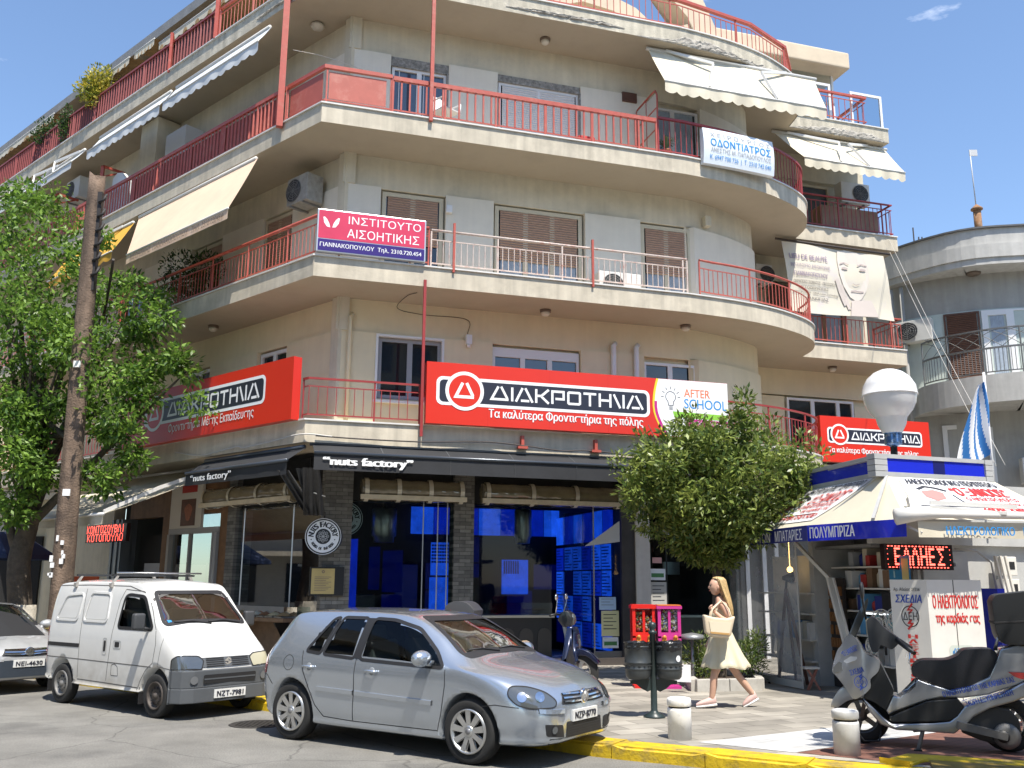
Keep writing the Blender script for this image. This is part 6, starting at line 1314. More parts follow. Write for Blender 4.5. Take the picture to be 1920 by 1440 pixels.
def van():
    t = thing('van', 'white panel van with a roof rack and dirty dented side', 'van'); b = loft_body(VS); pj = Proj(b.bm); ax = (.56, 3.02); R_ = .285
    DW = rnd_poly([(2.86,1.13),(2.52,1.565),(2.15,1.59),(2.05,1.56),(1.98,1.13)], .07); WS = rnd_poly([(-.655,1.195),(-.55,1.625),(.55,1.625),(.655,1.195),(.3,1.235),(-.3,1.235)], .06)
    body = b.build('body', vanw, t, fixn=False); cut_wheels(body, ax, R_+.065, .48, R_+.02)
    bm = bmesh.new(); bm.from_mesh(body.data); bm.normal_update(); open_windows(bm, [('S', shrink(DW,.012)),('F', shrink(WS,.012))]); bm.to_mesh(body.data); bm.free()
    for p in body.data.polygons: p.use_smooth = True
    for P, f in ((SR, lambda q: q), (SLf, mirror)):
        b = MB(); pj.patch(b, P, f(DW), -.003); g = b.build('side_window', cargl, t, fixn=False); b = MB(); pj.ribbon(b, P, f(DW), .045, .004, closed=True); b.build('window_seal', trim, g, fixn=False)
        for q in ([(1.68,1.20),(1.66,1.60),(1.12,1.61),(1.02,1.20)], [(.86,1.20),(.92,1.59),(.42,1.56),(.22,1.20)]):
            q = rnd_poly(q, .08); b = MB(); pj.ribbon(b, P, f(q), .035, 0.0, .013, closed=True); b.build('blind_window_frame', vanw, t, fixn=False); b = MB(); pj.ribbon(b, P, f(shrink(q,.03)), .010, .003, closed=True); b.build('panel_groove', M('groove', (0.40,0.40,0.38), 0.6), t, fixn=False)
        b = MB(); pj.ribbon(b, P, f([(2.93,1.12),(2.97,.95),(2.93,.70),(2.78,.60),(2.66,.45),(2.60,.33)]), .010, .002); pj.ribbon(b, P, f([(2.93,1.13),(2.56,1.63),(2.02,1.66),(1.93,1.50),(1.86,1.05),(1.80,.40)]), .010, .002); pj.ribbon(b, P, f([(.96,1.66),(1.0,1.1),(1.02,.40)]), .010, .002)
        pj.ribbon(b, P, f([(.08,.655),(1.0,.655),(2.0,.65),(2.9,.645)]), .012, .002); pj.ribbon(b, P, f([(1.02,.375),(1.8,.37),(2.6,.36)]), .012, .002); pj.ribbon(b, P, f([(.1,1.70),(1.0,1.715),(2.1,1.705),(2.5,1.62)]), .012, .002); pj.ribbon(b, P, f([(3.12,1.04),(3.05,.66),(3.35,.64)]), .008, .002); b.build('shut_line', M('van_gap', (0.09,0.085,0.08), 0.8), t, fixn=False)
        b = MB(); pj.ribbon(b, P, f([(.06,.84),(1.0,.845)]), .055, .004); b.build('door_track', trim, t, fixn=False)
        for x, z, w_, h in ((1.70,.87,.06,.15),(2.02,.90,.12,.07)):
            q = rnd_poly([(x-w_/2,z-h/2),(x+w_/2,z-h/2),(x+w_/2,z+h/2),(x-w_/2,z+h/2)], .02); b = MB(); pj.patch(b, P, f(q), .004); b.build('door_handle', trim, t, fixn=False); b = MB(); pj.ribbon(b, P, f(rnd_poly([(x-w_*.8,z-h*.8),(x+w_*.8,z-h*.8),(x+w_*.8,z+h*.7),(x-w_*.8,z+h*.7)],.03)), .012, .003, closed=True); b.build('handle_recess', M('groove', (0.40,0.40,0.38), 0.6), t, fixn=False)
        b = MB(); pj.ribbon(b, P, f(rnd_poly([(1.92,.48),(2.10,.48),(2.08,.60),(2.0,.64),(1.92,.62)],.02)), .008, .002, closed=True); b.build('fuel_flap', gapm, t, fixn=False)
        c = pj.at(P, *f([(2.74,1.15)])[0]); s = -1 if P is SR else 1; b = MB(); b.box(c+V((0.02,s*.17,.09)), (.09,.17,.22)); b.bevel(.035,3); b.bar(c+V((.02,0,-.02)), c+V((.02,s*.15,.02)), .04); b.build('wing_mirror', M('mirror_grey', (0.05,0.052,0.055), 0.6), t, smooth=True)
        b = MB(); pj.ribbon(b, P, f([(.03,.55),(.03,1.1)]), .10, .005); b.build('tail_lamp', redl, t, fixn=False)
    b = MB(); pj.patch(b, FR, WS, -.003, .06); g = b.build('windscreen', cargl, t, fixn=False); b = MB(); pj.ribbon(b, FR, WS, .05, .004, closed=True); b.build('window_seal', trim, g, fixn=False)
    # front bumper wraps round the corners
    b = MB(); pts = [(2.0+1.36,-.755),(3.42,-.765),(3.55,-.70),(3.615,-.55),(3.63,0),(3.615,.55),(3.55,.70),(3.42,.765),(3.36,.755)]
    for z0, z1, o in ((.40,.625,0.0),(.215,.40,.02)):
        P_ = [(x+o*.6, y*(1+o*.4)) for x, y in pts]; b.sweep(P_, -.10, .0, z0, z1)
    b.bevel(.012,2); b.build('bumper', greyp, t)
    fb = lambda y, z, off=0.0: V((3.63+off-0.055*max(0,(abs(y)-.45)/.25)**2, y, z))
    b = MB(); add_poly(b, rrect(-.42,.455,.42,.565,.02), fb, .003); it = b.build('lower_intake', gapm, t, fixn=False); b = MB(); add_stroke(b, [(-.41,.51),(.41,.51)], .018, fb, .006); b.build('intake_slat', greyp, it, fixn=False)
    for s in (-1, 1):
        b = MB(); add_poly(b, circ(s*.555,.505,.052,18), fb, .006); b.build('fog_lamp', M('fog_grey', (0.14,0.145,0.15), 0.4), t, fixn=False)
        d = V((0.82, s*0.55, 0.12)).normalized(); u = V((-d.y, d.x, 0)).normalized(); v = d.cross(u); P = (V((3.48, s*.58, .71))+d*2, u, v); q = rnd_poly([(-.20,-.075),(.185,-.075),(.20,.04),(.13,.095),(-.13,.095),(-.20,.055)],.025)
        b = MB(); pj.patch(b, P, q, .012, .05); h_ = b.build('headlight', lens if s < 0 else ambl, t, fixn=False); b = MB(); pj.ribbon(b, P, q, .014, .013, closed=True); b.build('lamp_seal', gapm, h_, fixn=False)
    b = MB(); pj.patch(b, FR, rnd_poly([(-.42,.655),(.42,.655),(.42,.775),(-.42,.775)],.015), .010, .05); gr = b.build('grille', greyp, t, fixn=False)
    b = MB()
    for z in (.665,.69,.715,.74,.762): pj.ribbon(b, FR, [(-.34,z),(-.06,z)], .011, .016); pj.ribbon(b, FR, [(.06,z),(.34,z)], .011, .016)
    b.build('grille_bar', gapm, gr, fixn=False)
    c = pj.at(FR, 0, .715, .02); bf = lambda a, z, off=0: V((c.x+off, a, c.z+z)); b = MB(); add_stroke(b, [(.045,.015),(0,.042),(-.045,.012),(.028,-.010),(0,-.022)], .016, bf, .004); add_stroke(b, [(-.045,-.015),(0,-.042),(.045,-.012),(-.028,.010),(0,.022)], .016, bf, .005); b.build('badge', chrome, t, fixn=False)
    b = MB(); b.box8([V((3.64+z, y, zz)) for z in (0,.012) for y, zz in ((-.25,.26),(.25,.26),(.25,.37),(-.25,.37))]); pl = b.build('number_plate', platem, t); b = MB(); add_text(b, 'ΝΖΤ-7981', lambda a, z, off=0: V((3.652+off, a, z)), -.21, .21, .282, .348, .003, .02); b.build('lettering', navy, pl, fixn=False)
    b = MB(); pj.patch(b, FR, [(-.585,1.215),(-.525,1.215),(-.525,1.255),(-.585,1.255)], .004); b.build('toll_sticker', bl, t, fixn=False)
    for y0, y1 in ((.05,-.50),(.55,.02)):
        b = MB(); b.tube([pj.at(FR, y0, 1.195, .012), pj.at(FR, (y0+y1)/2, 1.235, .016), pj.at(FR, y1, 1.225, .012)], .010, 5); b.build('wiper', trim, t)
    cabin(t, 2.82, 1.05, .63, 2.2, 1.16, zmir=1.50, xmir=2.50, zs=.75)
    for s in (-1, 1): wheel(t, ax[0], s*.665, R_, .155, .185, 'steel', s, steelg); wheel(t, ax[1], s*.665, R_, .155, .185, 'steel', s, steelw)
    for x in ax:
        for s in (-1, 1): b = MB(); b.box((x-.36, s*.66, .26), (.012,.17,.22)); b.build('mud_flap', trim, t)
    b = MB(); b.box((1.7,0,.36),(2.9,1.1,.16)); b.build('underbody', gapm, t)
    rk = thing('roof_rack', 'black roof rack bars clamped across the roof of the white van', 'roof rack'); rb = M('rack_bar', (0.06,0.062,0.065), 0.35, metal=0.5)
    for x in (.62, 1.62):
        b = MB(); b.bar((x,-.68,1.86),(x,.68,1.86),.035,.03); b.build('crossbar', rb, rk)
        for s in (-1, 1): b = MB(); b.bar((x,s*.60,1.86),(x,s*.665,1.74),.035); b.box((x,s*.685,1.715),(.07,.04,.06)); b.build('clamp', M('clamp_grey', (0.35,0.33,0.30), 0.5, var=0.4, vscale=20), rk)
    lp = MB(); lp.tube([(1.50,-.55,1.895),(1.75,.72,1.895)], .014, 6); tag(lp.build('metal_tube', steel), 'thin metal tube tied across the roof rack of the van', 'tube')
    return t, rk, bpy.data.objects['metal_tube']
vn, rk, mt = van()
vang = math.atan2(13.005-14.514, -4.707+6.68); fwd = V((math.cos(vang), math.sin(vang), 0)); lft = V((-fwd.y, fwd.x, 0)); p = V((-6.68,14.514,0))-fwd*.56+lft*.72
for o in (vn, rk, mt): place(o, p.x, p.y, vang)
# ------------------------------------------------------------ old white car at the left edge
OS = {x: [(y*.955, z*(.97 if z < .7 else .95)) for y, z in r] for x, r in GS.items()}
oc, opj = hatchback('old white car with dark bumper and peeling bonnet behind the van', OS, oldw, (.745, 3.323), .29, 'steel', .19, 'ΝΕΙ-4630', old=True)
b = MB(); opj.ribbon(b, FR, [(-.70,.40),(-.55,.40),(.55,.40),(.70,.40)], .26, .010); opj.ribbon(b, SR, [(3.72,.40),(3.95,.40)], .26, .008); b.build('bumper', M('dark_bumper', (0.035,0.045,0.06), 0.5), oc, fixn=False)
UP = (V((0,0,4)), V((1,0,0)), V((0,1,0))); b = MB()
for pts in ([(3.50,-.35),(3.62,-.42),(3.78,-.40),(3.80,-.22),(3.66,-.14),(3.55,-.2)], [(3.7,-.62),(3.85,-.6),(3.86,-.5),(3.74,-.5)]): opj.patch(b, UP, rnd_poly(pts,.04), .003, .05)
b.build('peeled_patch', M('peeled_grey', (0.20,0.205,0.21), 0.6, var=0.2, vscale=15), oc, fixn=False)
fwd = V((math.cos(vang), math.sin(vang), 0)); lft = V((-fwd.y, fwd.x, 0)); p = V((-8.15,15.15,0))-fwd*4.12+lft*.6; place(oc, p.x, p.y, vang)
# ============================================================ kiosk
K0 = V((5.58,14.0)); KR = V((1.94,0.66)).normalized(); KL = V((-0.41,2.25)).normalized(); KNR = V((KR.y,-KR.x)); KNL = V((-KL.y,KL.x))
def KF(a, n, z): p = K0+KR*a+KNR*n; return V((p.x,p.y,z))        # along the right face, outwards
def KS(a, n, z): p = K0+KL*a+KNL*n; return V((p.x,p.y,z))        # along the left face, outwards
kcream = M('kiosk_cream', (0.62,0.57,0.45), 0.7, var=0.1, vscale=1.4); kgrey = M('kiosk_grey', (0.40,0.405,0.40), 0.5, var=0.1); kblue = M('kiosk_blue', (0.012,0.025,0.50), 0.25, coat=0.4); kwhite = M('kiosk_white', (0.68,0.66,0.60), 0.5, var=0.06); kwall = M('kiosk_wall', (0.46,0.46,0.44), 0.6, var=0.12); lred = M('letter_red', (0.62,0.035,0.03), 0.5); lblue = M('letter_blue', (0.02,0.07,0.40), 0.5); ldark = M('letter_dark', (0.03,0.03,0.035), 0.5)
kk = thing('kiosk', 'street kiosk with blue fascia, cream canopy skirt and electrical goods inside', 'kiosk', (6.6,15.6,GZ))
ZF0, ZF1 = 3.39, 3.735
b = MB()
for z0, z1, o in ((ZF0,ZF0+0.075,0.02),(ZF1-0.06,ZF1,0.02)): b.fbox(KF,-0.02,2.15,-0.1,o,z0,z1); b.fbox(KS,0.1,2.35,-0.1,o,z0,z1)
b.fbox(KF,2.02,2.15,-2.3,0.02,ZF0,ZF1)
for k in range(4): z = ZF0+k*0.088; b.fbox(KF,-0.14,0.09,-0.14,0.035,z,z+0.08); b.fbox(KF,1.98,2.13,-0.12,0.035,z,z+0.08); b.fbox(KS,2.2,2.38,-0.12,0.035,z,z+0.08)
b.build('fascia_frame', kgrey, kk)
b = MB(); b.fbox(KF,0.09,2.0,-0.06,0.0,ZF0+0.075,ZF1-0.06); b.fbox(KS,0.12,2.2,-0.06,0.0,ZF0+0.075,ZF1-0.06); b.build('blue_panel', kblue, kk)
b = MB(); b.fbox(KF,0.98,1.20,-0.004,0.004,ZF0+0.08,ZF1-0.065); b.build('dark_panel', M('dark_blue', (0.006,0.008,0.10), 0.4), kk)
b = MB(); b.prism([KF(-0.1,-0.05,ZF1-0.08),KF(2.1,-0.05,ZF1-0.08),KF(2.1,-2.3,ZF1-0.08),KS(2.3,-0.05,ZF1-0.08)],(0,0,0.06)); b.build('roof', kgrey, kk)
# skirt: left sheet, folded corner, right sheet
A0, A1_ = KS(2.3,0.02,ZF0), KS(0.06,0.03,ZF0); A2_, A3 = KF(0.06,0.03,ZF0), KF(2.15,0.02,ZF0)
B0, B1, B2, B3 = V((4.05,18.6,2.72)), V((4.64,14.75,2.70)), V((5.49,13.04,2.70)), V((8.3,13.6,2.70))
def sheetq(nm, q, mat, par, sag=0.03, n=8, flip=False):
    b = MB(); b.grid(lambda u, v: q[0].lerp(q[1],u).lerp(q[3].lerp(q[2],u),v)-V((0,0,sag*math.sin(math.pi*v))), n, n); return b.build(nm, mat, par, fixn=False)
sk1 = sheetq('canopy_skirt', (A0,A1_,B1,B0), kcream, kk); sk2 = sheetq('canopy_skirt', (A1_,A2_,B2,B1), kcream, kk); sk3 = sheetq('canopy_skirt', (A2_,A3,B3,B2), kcream, kk)
b = MB(); b.bar(A1_+V((0,0,.01)), A1_.lerp(B1,0.97)+V((0.12,-0.1,0.0)), 0.045, 0.02); b.bar(A2_+V((0,0,.01)), A2_.lerp(B2,0.97)-V((0.33,-0.33,0)), 0.045, 0.02); b.build('canopy_seam', kgrey, kk)
def valance(nm, p, q, h, mat, wav=0.03):
    b = MB(); d = (q-p).normalized(); n = V((d.y,-d.x,0)); b.grid(lambda u, v: p.lerp(q,u)-V((0,0,h*v))+n*(wav*math.sin(u*9)*v), 24, 4); return b.build(nm, mat, kk, fixn=False)
v1 = valance('valance', B0, B1, 0.24, M('valance_navy', (0.02,0.03,0.22), 0.5), 0.02); v2 = valance('valance', B1, B2, 0.25, kblue, 0.035)
def between(p, q, off=0.012):
    d = (q-p).normalized(); n = V((d.y,-d.x,0)); return lambda a, z, o=0.0: p+d*a+V((0,0,z-p.z))+n*(off+0.045+o)
f1 = between(B0, B1); l1 = (B1-B0).length; f2 = between(B1, B2); l2 = (B2-B1).length
letters('ΓΙΑ ΚΙΝΗΤΩΝ', f1, l1-2.7, l1-1.25, 2.50, 2.66, swhite, v1, bold=0.03); letters('ΜΠΑΤΑΡΙΕΣ', f1, l1-1.05, l1-0.06, 2.50, 2.67, swhite, v1, bold=0.03); letters('ΠΟΛΥΜΠΡΙΖΑ', f2, 0.12, 1.02, 2.49, 2.66, swhite, v2, bold=0.035)
# printed sheets on the skirt
def skirtfn(q):
    return lambda a, c, off=0.0: q[0].lerp(q[1],a).lerp(q[3].lerp(q[2],a),1-c)-V((0,0,0.03*math.sin(math.pi*(1-c))))+(q[1]-q[0]).cross(q[3]-q[0]).normalized()*-(-0.01-off)*(1 if (q[1]-q[0]).cross(q[3]-q[0]).z < 0 else -1)*-1
def upfn(q, lift=0.012):
    n = (q[1]-q[0]).cross(q[3]-q[0]).normalized(); n = n if n.z > 0 else -n
    return lambda a, c, off=0.0: q[0].lerp(q[1],a).lerp(q[3].lerp(q[2],a),1-c)-V((0,0,0.03*math.sin(math.pi*(1-c))))+n*(lift+off)
for nm, q, x0, x1 in (('left', (A0,A1_,B1,B0), 0.14, 0.97), ('right', (A2_,A3,B3,B2), 0.09, 0.93)):
    fn = upfn(q); b = MB(); b.grid(lambda u, v: fn(x0+(x1-x0)*u, 0.12+0.86*v), 8, 8); sh = b.build('printed_sheet', swhite, kk, fixn=False); X = lambda t: x0+(x1-x0)*t
    f3 = upfn(q, 0.018)
    letters('ΗΛΕΚΤΡΟΛΟΓΙΚΟ ΠΕΡΙΠΤΕΡΟ', f3, X(.06), X(.97), .83, .95, ldark, sh, bold=0.03); letters('“Ο ΞΑΝΘΟΣ”', f3, X(.42), X(.95), .60, .79, lred, sh, bold=0.04); letters('Ο ΗΛΕΚΤΡΟΛΟΓΟΣ', f3, X(.48), X(.93), .48, .57, lred, sh, bold=0.02); letters('της καρδιάς σας', f3, X(.62), X(.97), .36, .45, lred, sh, bold=0.02); letters('6978 330 500', f3, X(.5), X(.95), .20, .30, lred, sh, bold=0.03)
    b = MB(); add_stroke(b, [(X(.12),.72),(X(.2),.79),(X(.3),.76),(X(.38),.70)], .035, f3, .001); add_stroke(b, [(X(.4),.62),(X(.42),.48),(X(.46),.35)], .012, f3, .001); add_stroke(b, [(X(.05),.33),(X(.9),.31)], .02, f3, .001); b.build('worker_drawing', ldark, sh, fixn=False)
    b = MB(); add_poly(b, [(X(.14),.68),(X(.26),.72),(X(.33),.66),(X(.31),.52),(X(.22),.46),(X(.15),.55)], f3, .0005); b.build('face_drawing', M('print_red', (0.55,0.20,0.18), 0.6), sh, fixn=False)
# rolled cream awning with blue lettering on the right face
aw = thing('awning', 'rolled cream kiosk awning with blue capital lettering on its front', 'awning', (7.0,13.2,2.7))
p, q = V((5.62,12.98,2.66)), V((8.6,13.45,2.66)); b = MB(); b.grid(lambda u, v: p.lerp(q,u)+V((0,-0.02*math.sin(u*9),0))*v-V((0,0,0.22*v)), 20, 3); b.build('valance', kcream, aw, fixn=False)
b = MB(); b.tube([p+V((-.28,.05,.06)), p+V((0,.02,.10)), p+V((.35,0,.10)), q+V((0,0,.10))], [0.12,0.10,0.06,0.05], 10); b.build('roll', M('white_roll', (0.66,0.65,0.62), 0.6), aw, smooth=True)
b = MB(); b.bar(p+V((.3,.25,.28)), p+V((1.5,.2,.22)), .05, .06); b.bar(p+V((.3,.25,.22)), p+V((1.3,.1,.12)), .04); b.bar(p+V((.05,.3,.35)), p+V((.05,.2,.05)), .09); b.bar(p+V((-.15,.25,0)), p+V((.05,0,-.16)), .03); b.build('arm', arm_m, aw)
f4 = between(p, q); letters('ΗΛΕΚΤΡΟΛΟΓΙΚΟ', f4, .38, 1.42, 2.475, 2.595, bl, aw, bold=0.02); letters('ΠΕΡΙΠΤΕΡΟ', f4, 1.56, 2.4, 2.475, 2.595, bl, aw, bold=0.02)
# body walls, door, left open shop front
b = MB(); b.fbox(KF,0.62,3.4,-0.75,-0.62,GZ,3.4); b.fbox(KF,0.15,3.4,-0.62,-0.5,2.42,3.4); b.fbox(KS,2.35,2.5,-2.5,-0.05,GZ,3.4); b.build('wall', kwall, kk)
b = MB(); b.fbox(KF,1.15,2.05,-0.62,-0.58,GZ,2.32); b.build('door', M('door_grey', (0.42,0.43,0.43), 0.5, var=0.08), kk)
b = MB(); b.bar(KS(2.2,0.35,2.5), KS(1.75,0.0,1.9), 0.10,0.05); b.bar(KS(1.75,0.0,1.9), KS(1.15,-0.05,GZ), 0.10, 0.05); b.bar(KS(1.65,-0.02,1.9), KS(1.05,-0.07,GZ), 0.03); b.build('frame_post', kwhite, kk)
b = MB(); b.fbox(KS,0.66,2.34,-0.9,-0.82,GZ,3.3); b.fbox(KS,0.6,2.35,-0.9,-0.1,2.38,2.42); b.build('shelf_wall', M('shelf_wall', (0.20,0.20,0.195), 0.7), kk)
SH = [0.55,0.98,1.36,1.72,2.06]
for z in SH: b = MB(); b.fbox(KS,0.66,2.3,-0.82,-0.35,z,z+0.025); b.build('shelf', kwhite, kk)
b = MB(); b.fbox(KS,0.75,1.5,-0.40,-0.36,1.335,1.355); b.build('strip_light', M('strip_light', (0.8,0.8,0.8), 0.4, emit=(0.9,0.95,1.0), estr=1.6), kk)
gc = [('navy',(0.02,0.035,0.22)),('white',(0.62,0.62,0.60)),('red',(0.40,0.04,0.035)),('pale grey',(0.36,0.37,0.38)),('cream',(0.52,0.47,0.36)),('black',(0.02,0.02,0.022)),('sky blue',(0.10,0.30,0.52)),('brown',(0.20,0.12,0.07))]
rnd = random.Random(21); so = ['lowest','second','third','fourth','top']; ordn = ['first','second','third','fourth','fifth','sixth','seventh','eighth','ninth']
for i, z in enumerate(SH):
    a = 0.70
    for k in range(7):
        wd = rnd.uniform(0.12,0.26); h = rnd.uniform(0.15,0.31); cn, cc = gc[(k*3+i*2+rnd.randint(0,1)) % 8]
        if a+wd > 2.29: break
        b = MB()
        if k % 3 == 2: b.lathe([(wd*0.35,0),(wd*0.42,h*0.3),(wd*0.40,h*0.8),(wd*0.2,h)], KS(a+wd/2,-0.55,z+0.027), seg=14)
        else: b.fbox(KS, a, a+wd*0.9, -0.72, -0.40-0.05*rnd.random(), z+0.027, z+0.027+h)
        o = b.build('goods_tin' if k % 3 == 2 else 'goods_box', M('goods_'+cn.replace(' ','_'), cc, 0.5), loc=KS(a+wd/2,-0.5,z)); tag(o, '%s %s, %s from the corner on the %s kiosk shelf' % (cn, 'round tin' if k % 3 == 2 else 'goods box', ordn[k], so[i]), 'tin' if k % 3 == 2 else 'box', 'goods on the kiosk shelves')
        a += wd+0.006
# orange tool cards on a rack by the post, poster, fans
t = thing('tool_rack', 'tall dark rack of orange tool cards behind the slanted kiosk post', 'rack', KS(2.0,-0.3,GZ)); b = MB(); b.fbox(KS,1.85,2.3,-0.34,-0.28,GZ,1.9); b.build('backboard', M('rack_dark', (0.04,0.032,0.028), 0.7), t)
b = MB()
for i in range(5):
    for j in range(7):
        if rnd.random() < 0.8: b.fbox(KS,1.87+i*0.085,1.93+i*0.085,-0.278,-0.25,0.35+j*0.21,0.50+j*0.21)
b.build('tool_card', M('card_orange', (0.30,0.13,0.04), 0.6, var=0.5, vscale=15), t)
b = MB(); b.fbox(KS,-0.10,0.42,-0.28,-0.26,1.72,2.22); t = plain('display_card', 'blue cardboard display with a pale bulb drawing below the led board', 'display card', b, M('card_blue', (0.03,0.22,0.42), 0.5, var=0.2, vscale=6), KS(0.1,-0.27,1.7)); fn = lambda a, z, off=0.0: KS(0.42-a,-0.26+off,z)
b = MB(); add_ring(b,0.14,2.08,0.0,0.07,fn,0.004,20); add_stroke(b,[(0.14,2.0),(0.14,1.9)],.04,fn,.004); b.build('bulb_drawing', M('print_pale', (0.35,0.55,0.62), 0.5), t, fixn=False); b = MB(); add_poly(b, [(.34,1.74),(.51,1.74),(.51,2.18),(.34,2.18)], fn, .004); b.build('yellow_strip', M('print_yellow', (0.55,0.50,0.20), 0.5), t, fixn=False)
def fan(label, c, r, d):
    t = thing('electric_fan', label, 'fan', c); d = V(d).normalized(); u = V((-d.y,d.x,0)).normalized(); v = d.cross(u); b = MB()
    for k in range(3): rr = r*(1-0.3*k); b.tube([c+u*rr*math.cos(a)+v*rr*math.sin(a)+d*(0.03*k) for a in [i*math.pi/14 for i in range(29)]], 0.008, 5)
    for i in range(20): a = i*math.pi/10; b.bar(c+d*.06, c+u*r*math.cos(a)+v*r*math.sin(a), .004)
    b.build('cage', kwhite, t); b = MB()
    for k in range(4):
        a = k*math.pi/2+.3; p0 = c+u*.04*math.cos(a)+v*.04*math.sin(a); P = [p0]+[c+u*r*.85*math.cos(a+e)+v*r*.85*math.sin(a+e)-d*.02*e for e in (0,.35,.7)]; b.face(P)
    b.build('blade', M('fan_blade', (0.16,0.33,0.36), 0.3), t, fixn=False); b = MB(); b.ball(c, .05, 10, 8); b.bar(c-d*.05, c-d*.05-V((0,0,r+.25)), .03); b.build('motor', trim, t)
fan('pale desk fan with teal blades at the kiosk front', KS(0.55,-0.15,1.22), 0.21, (-1,-.5,0.1)); fan('smaller fan low on the kiosk shelf', KS(0.95,-0.2,0.86), 0.14, (-1,-.3,0))
# tall dark fan head right of it
fan('tall grey stand fan turned sideways beside the white cabinet', KS(0.25,-0.25,1.28), 0.19, (-.5,-1,0.2))
led('red led board hanging on the kiosk front above the white cabinet', lambda a, z, off=0.0: KF(a,-0.1+off,z), 0.02, 1.30, 2.02, 2.40, 0.09, 0, [('ΕΛΛΗΕΣ',0.20,1.16,2.10,2.33)])
# white cabinet with lettering
cb = thing('kiosk_cabinet', 'white two door cabinet with red lettering in front of the kiosk', 'cabinet', (6.2,13.5,GZ))
c0 = V((5.83,13.35)); cr = V((0.985,0.17)).normalized(); cn_ = V((cr.y,-cr.x)); cl = V((-0.62,0.78)).normalized(); cln = V((-cl.y,cl.x))
CFf = lambda a, n, z: V((*(c0+cr*a*.89+cn_*n),z)); CSf = lambda a, n, z: V((*(c0+cl*a*.89+cln*n),z))
b = MB(); P = [V((*c0,0.20)), CFf(0.95,0,0.20), CFf(0.95,-0.55,0.20), CSf(0.62,0,0.20)]; b.prism(P,(0,0,1.67)); b.build('body', kwhite, cb)
b = MB(); b.fbox(CFf,0.455,0.465,-0.01,0.004,0.2,1.87); b.build('door_gap', gapm, cb)
ff = lambda a, z, off=0.0: CFf(a,off,z); fs_ = lambda a, z, off=0.0: CSf(0.62-a,off,z)
letters('Ο ΗΛΕΚΤΡΟΛΟΓΟΣ', ff, 0.08, 0.86, 1.48, 1.66, lred, cb, bold=0.03); letters('της καρδιάς σας', ff, 0.11, 0.87, 1.25, 1.42, lred, cb, bold=0.03); letters('ΠΑΝΤΑ', ff, 0.07, 0.25, 0.60, 0.70, lblue, cb, bold=0.02); letters('ΠΡΩΤΑ', ff, 0.73, 0.90, 0.60, 0.70, lblue, cb, bold=0.02)
b = MB(); add_poly(b, rrect(0.30,0.40,0.72,0.98,0.06), ff, 0.004); sk = b.build('socket_drawing', M('print_socket', (0.52,0.56,0.49), 0.5), cb, fixn=False); b = MB(); add_ring(b,0.51,0.64,0.10,0.15,ff,0.008,30); b.mi = 0; b.build('socket_ring', M('print_socket_dark', (0.42,0.46,0.40), 0.5), sk, fixn=False)
letters('«Ο ΞΑΝΘΟΣ»', ff, 0.35, 0.68, 0.86, 0.94, bl, cb, bold=0.02, off=0.009); letters('24ωρη εξυπηρέτηση', ff, 0.34, 0.68, 0.43, 0.50, bl, cb, off=0.009)
letters('Αρ. Αδείας 29336', fs_, 0.06, 0.50, 1.70, 1.76, ldark, cb); letters('ΣΧΕΔΙΑ', fs_, 0.08, 0.52, 1.55, 1.66, lblue, cb, bold=0.03, shear=.15)
b = MB(); add_ring(b,0.31,1.36,0.135,0.15,fs_,0.004,30); add_text(b,'ΔΕΗ',fs_,0.19,0.43,1.31,1.42,0.004); b.build('round_emblem', ldark, cb, fixn=False); b = MB(); add_stroke(b,[(.36,1.54),(.28,1.45),(.35,1.45),(.29,1.40)],.03,fs_,.006); add_stroke(b,[(.33,1.32),(.28,1.27),(.34,1.26),(.26,1.18)],.03,fs_,.006); b.build('bolt_drawing', lred, cb, fixn=False)
for k, ch in enumerate('ΗΛΕΚΤΡΟΛΟΓΟΣ'): letters(ch, fs_, 0.26, 0.40, 1.06-k*0.066, 1.115-k*0.066, lred, cb, bold=0.04)
# small writing on the door, boxes on the wall right of it, planks and blue sheet
letters('ΑΥΤΗ ΣΧΕΔΙΑ', lambda a,z,off=0: KF(a,-0.575+off,z), 1.42,1.80,2.08,2.15, ldark, kk)
for a, z, lb in ((2.50,1.95,'upper pale meter box on the kiosk wall at the right edge'),(2.52,1.60,'lower pale meter box on the kiosk wall at the right edge')):
    b = MB(); b.fbox(KF,a,a+0.32,-0.5,-0.35,z,z+0.30); b.bevel(.015); t = plain('meter_box', lb, 'meter box', b, kwhite, KF(a,-.4,z)); b = MB(); b.fbox(KF,a+.16,a+.27,-0.35,-0.345,z+.1,z+.22); b.build('window', gapm, t)
for k in range(3): b = MB(); b.bar(KF(2.15+k*.1,-0.12,2.25), KF(2.42+k*.09,-0.05,GZ+.35), .05,.03); plain('plank', ['white plank leaning nearest the kiosk door','middle white plank leaning by the kiosk door','white plank leaning furthest right of the kiosk door'][k], 'plank', b, kwhite, KF(2.3+k*.1,-.1,1.2), 'planks leaning by the kiosk door')
b = MB(); b.fbox(KF,2.05,2.2,-0.5,-0.05,GZ,1.75); plain('blue_board', 'dark blue board standing between the white cabinet and planks', 'board', b, kblue, KF(2.1,-.3,GZ))
b = MB(); b.tube([KF(1.55,-.3,2.35),KF(1.95,-.28,2.33),KF(2.2,-.25,2.15),KF(2.28,-.25,1.6)],.02,6); plain('conduit', 'bent grey conduit at the top right of the kiosk door', 'conduit', b, kgrey, KF(1.9,-.3,2.3))
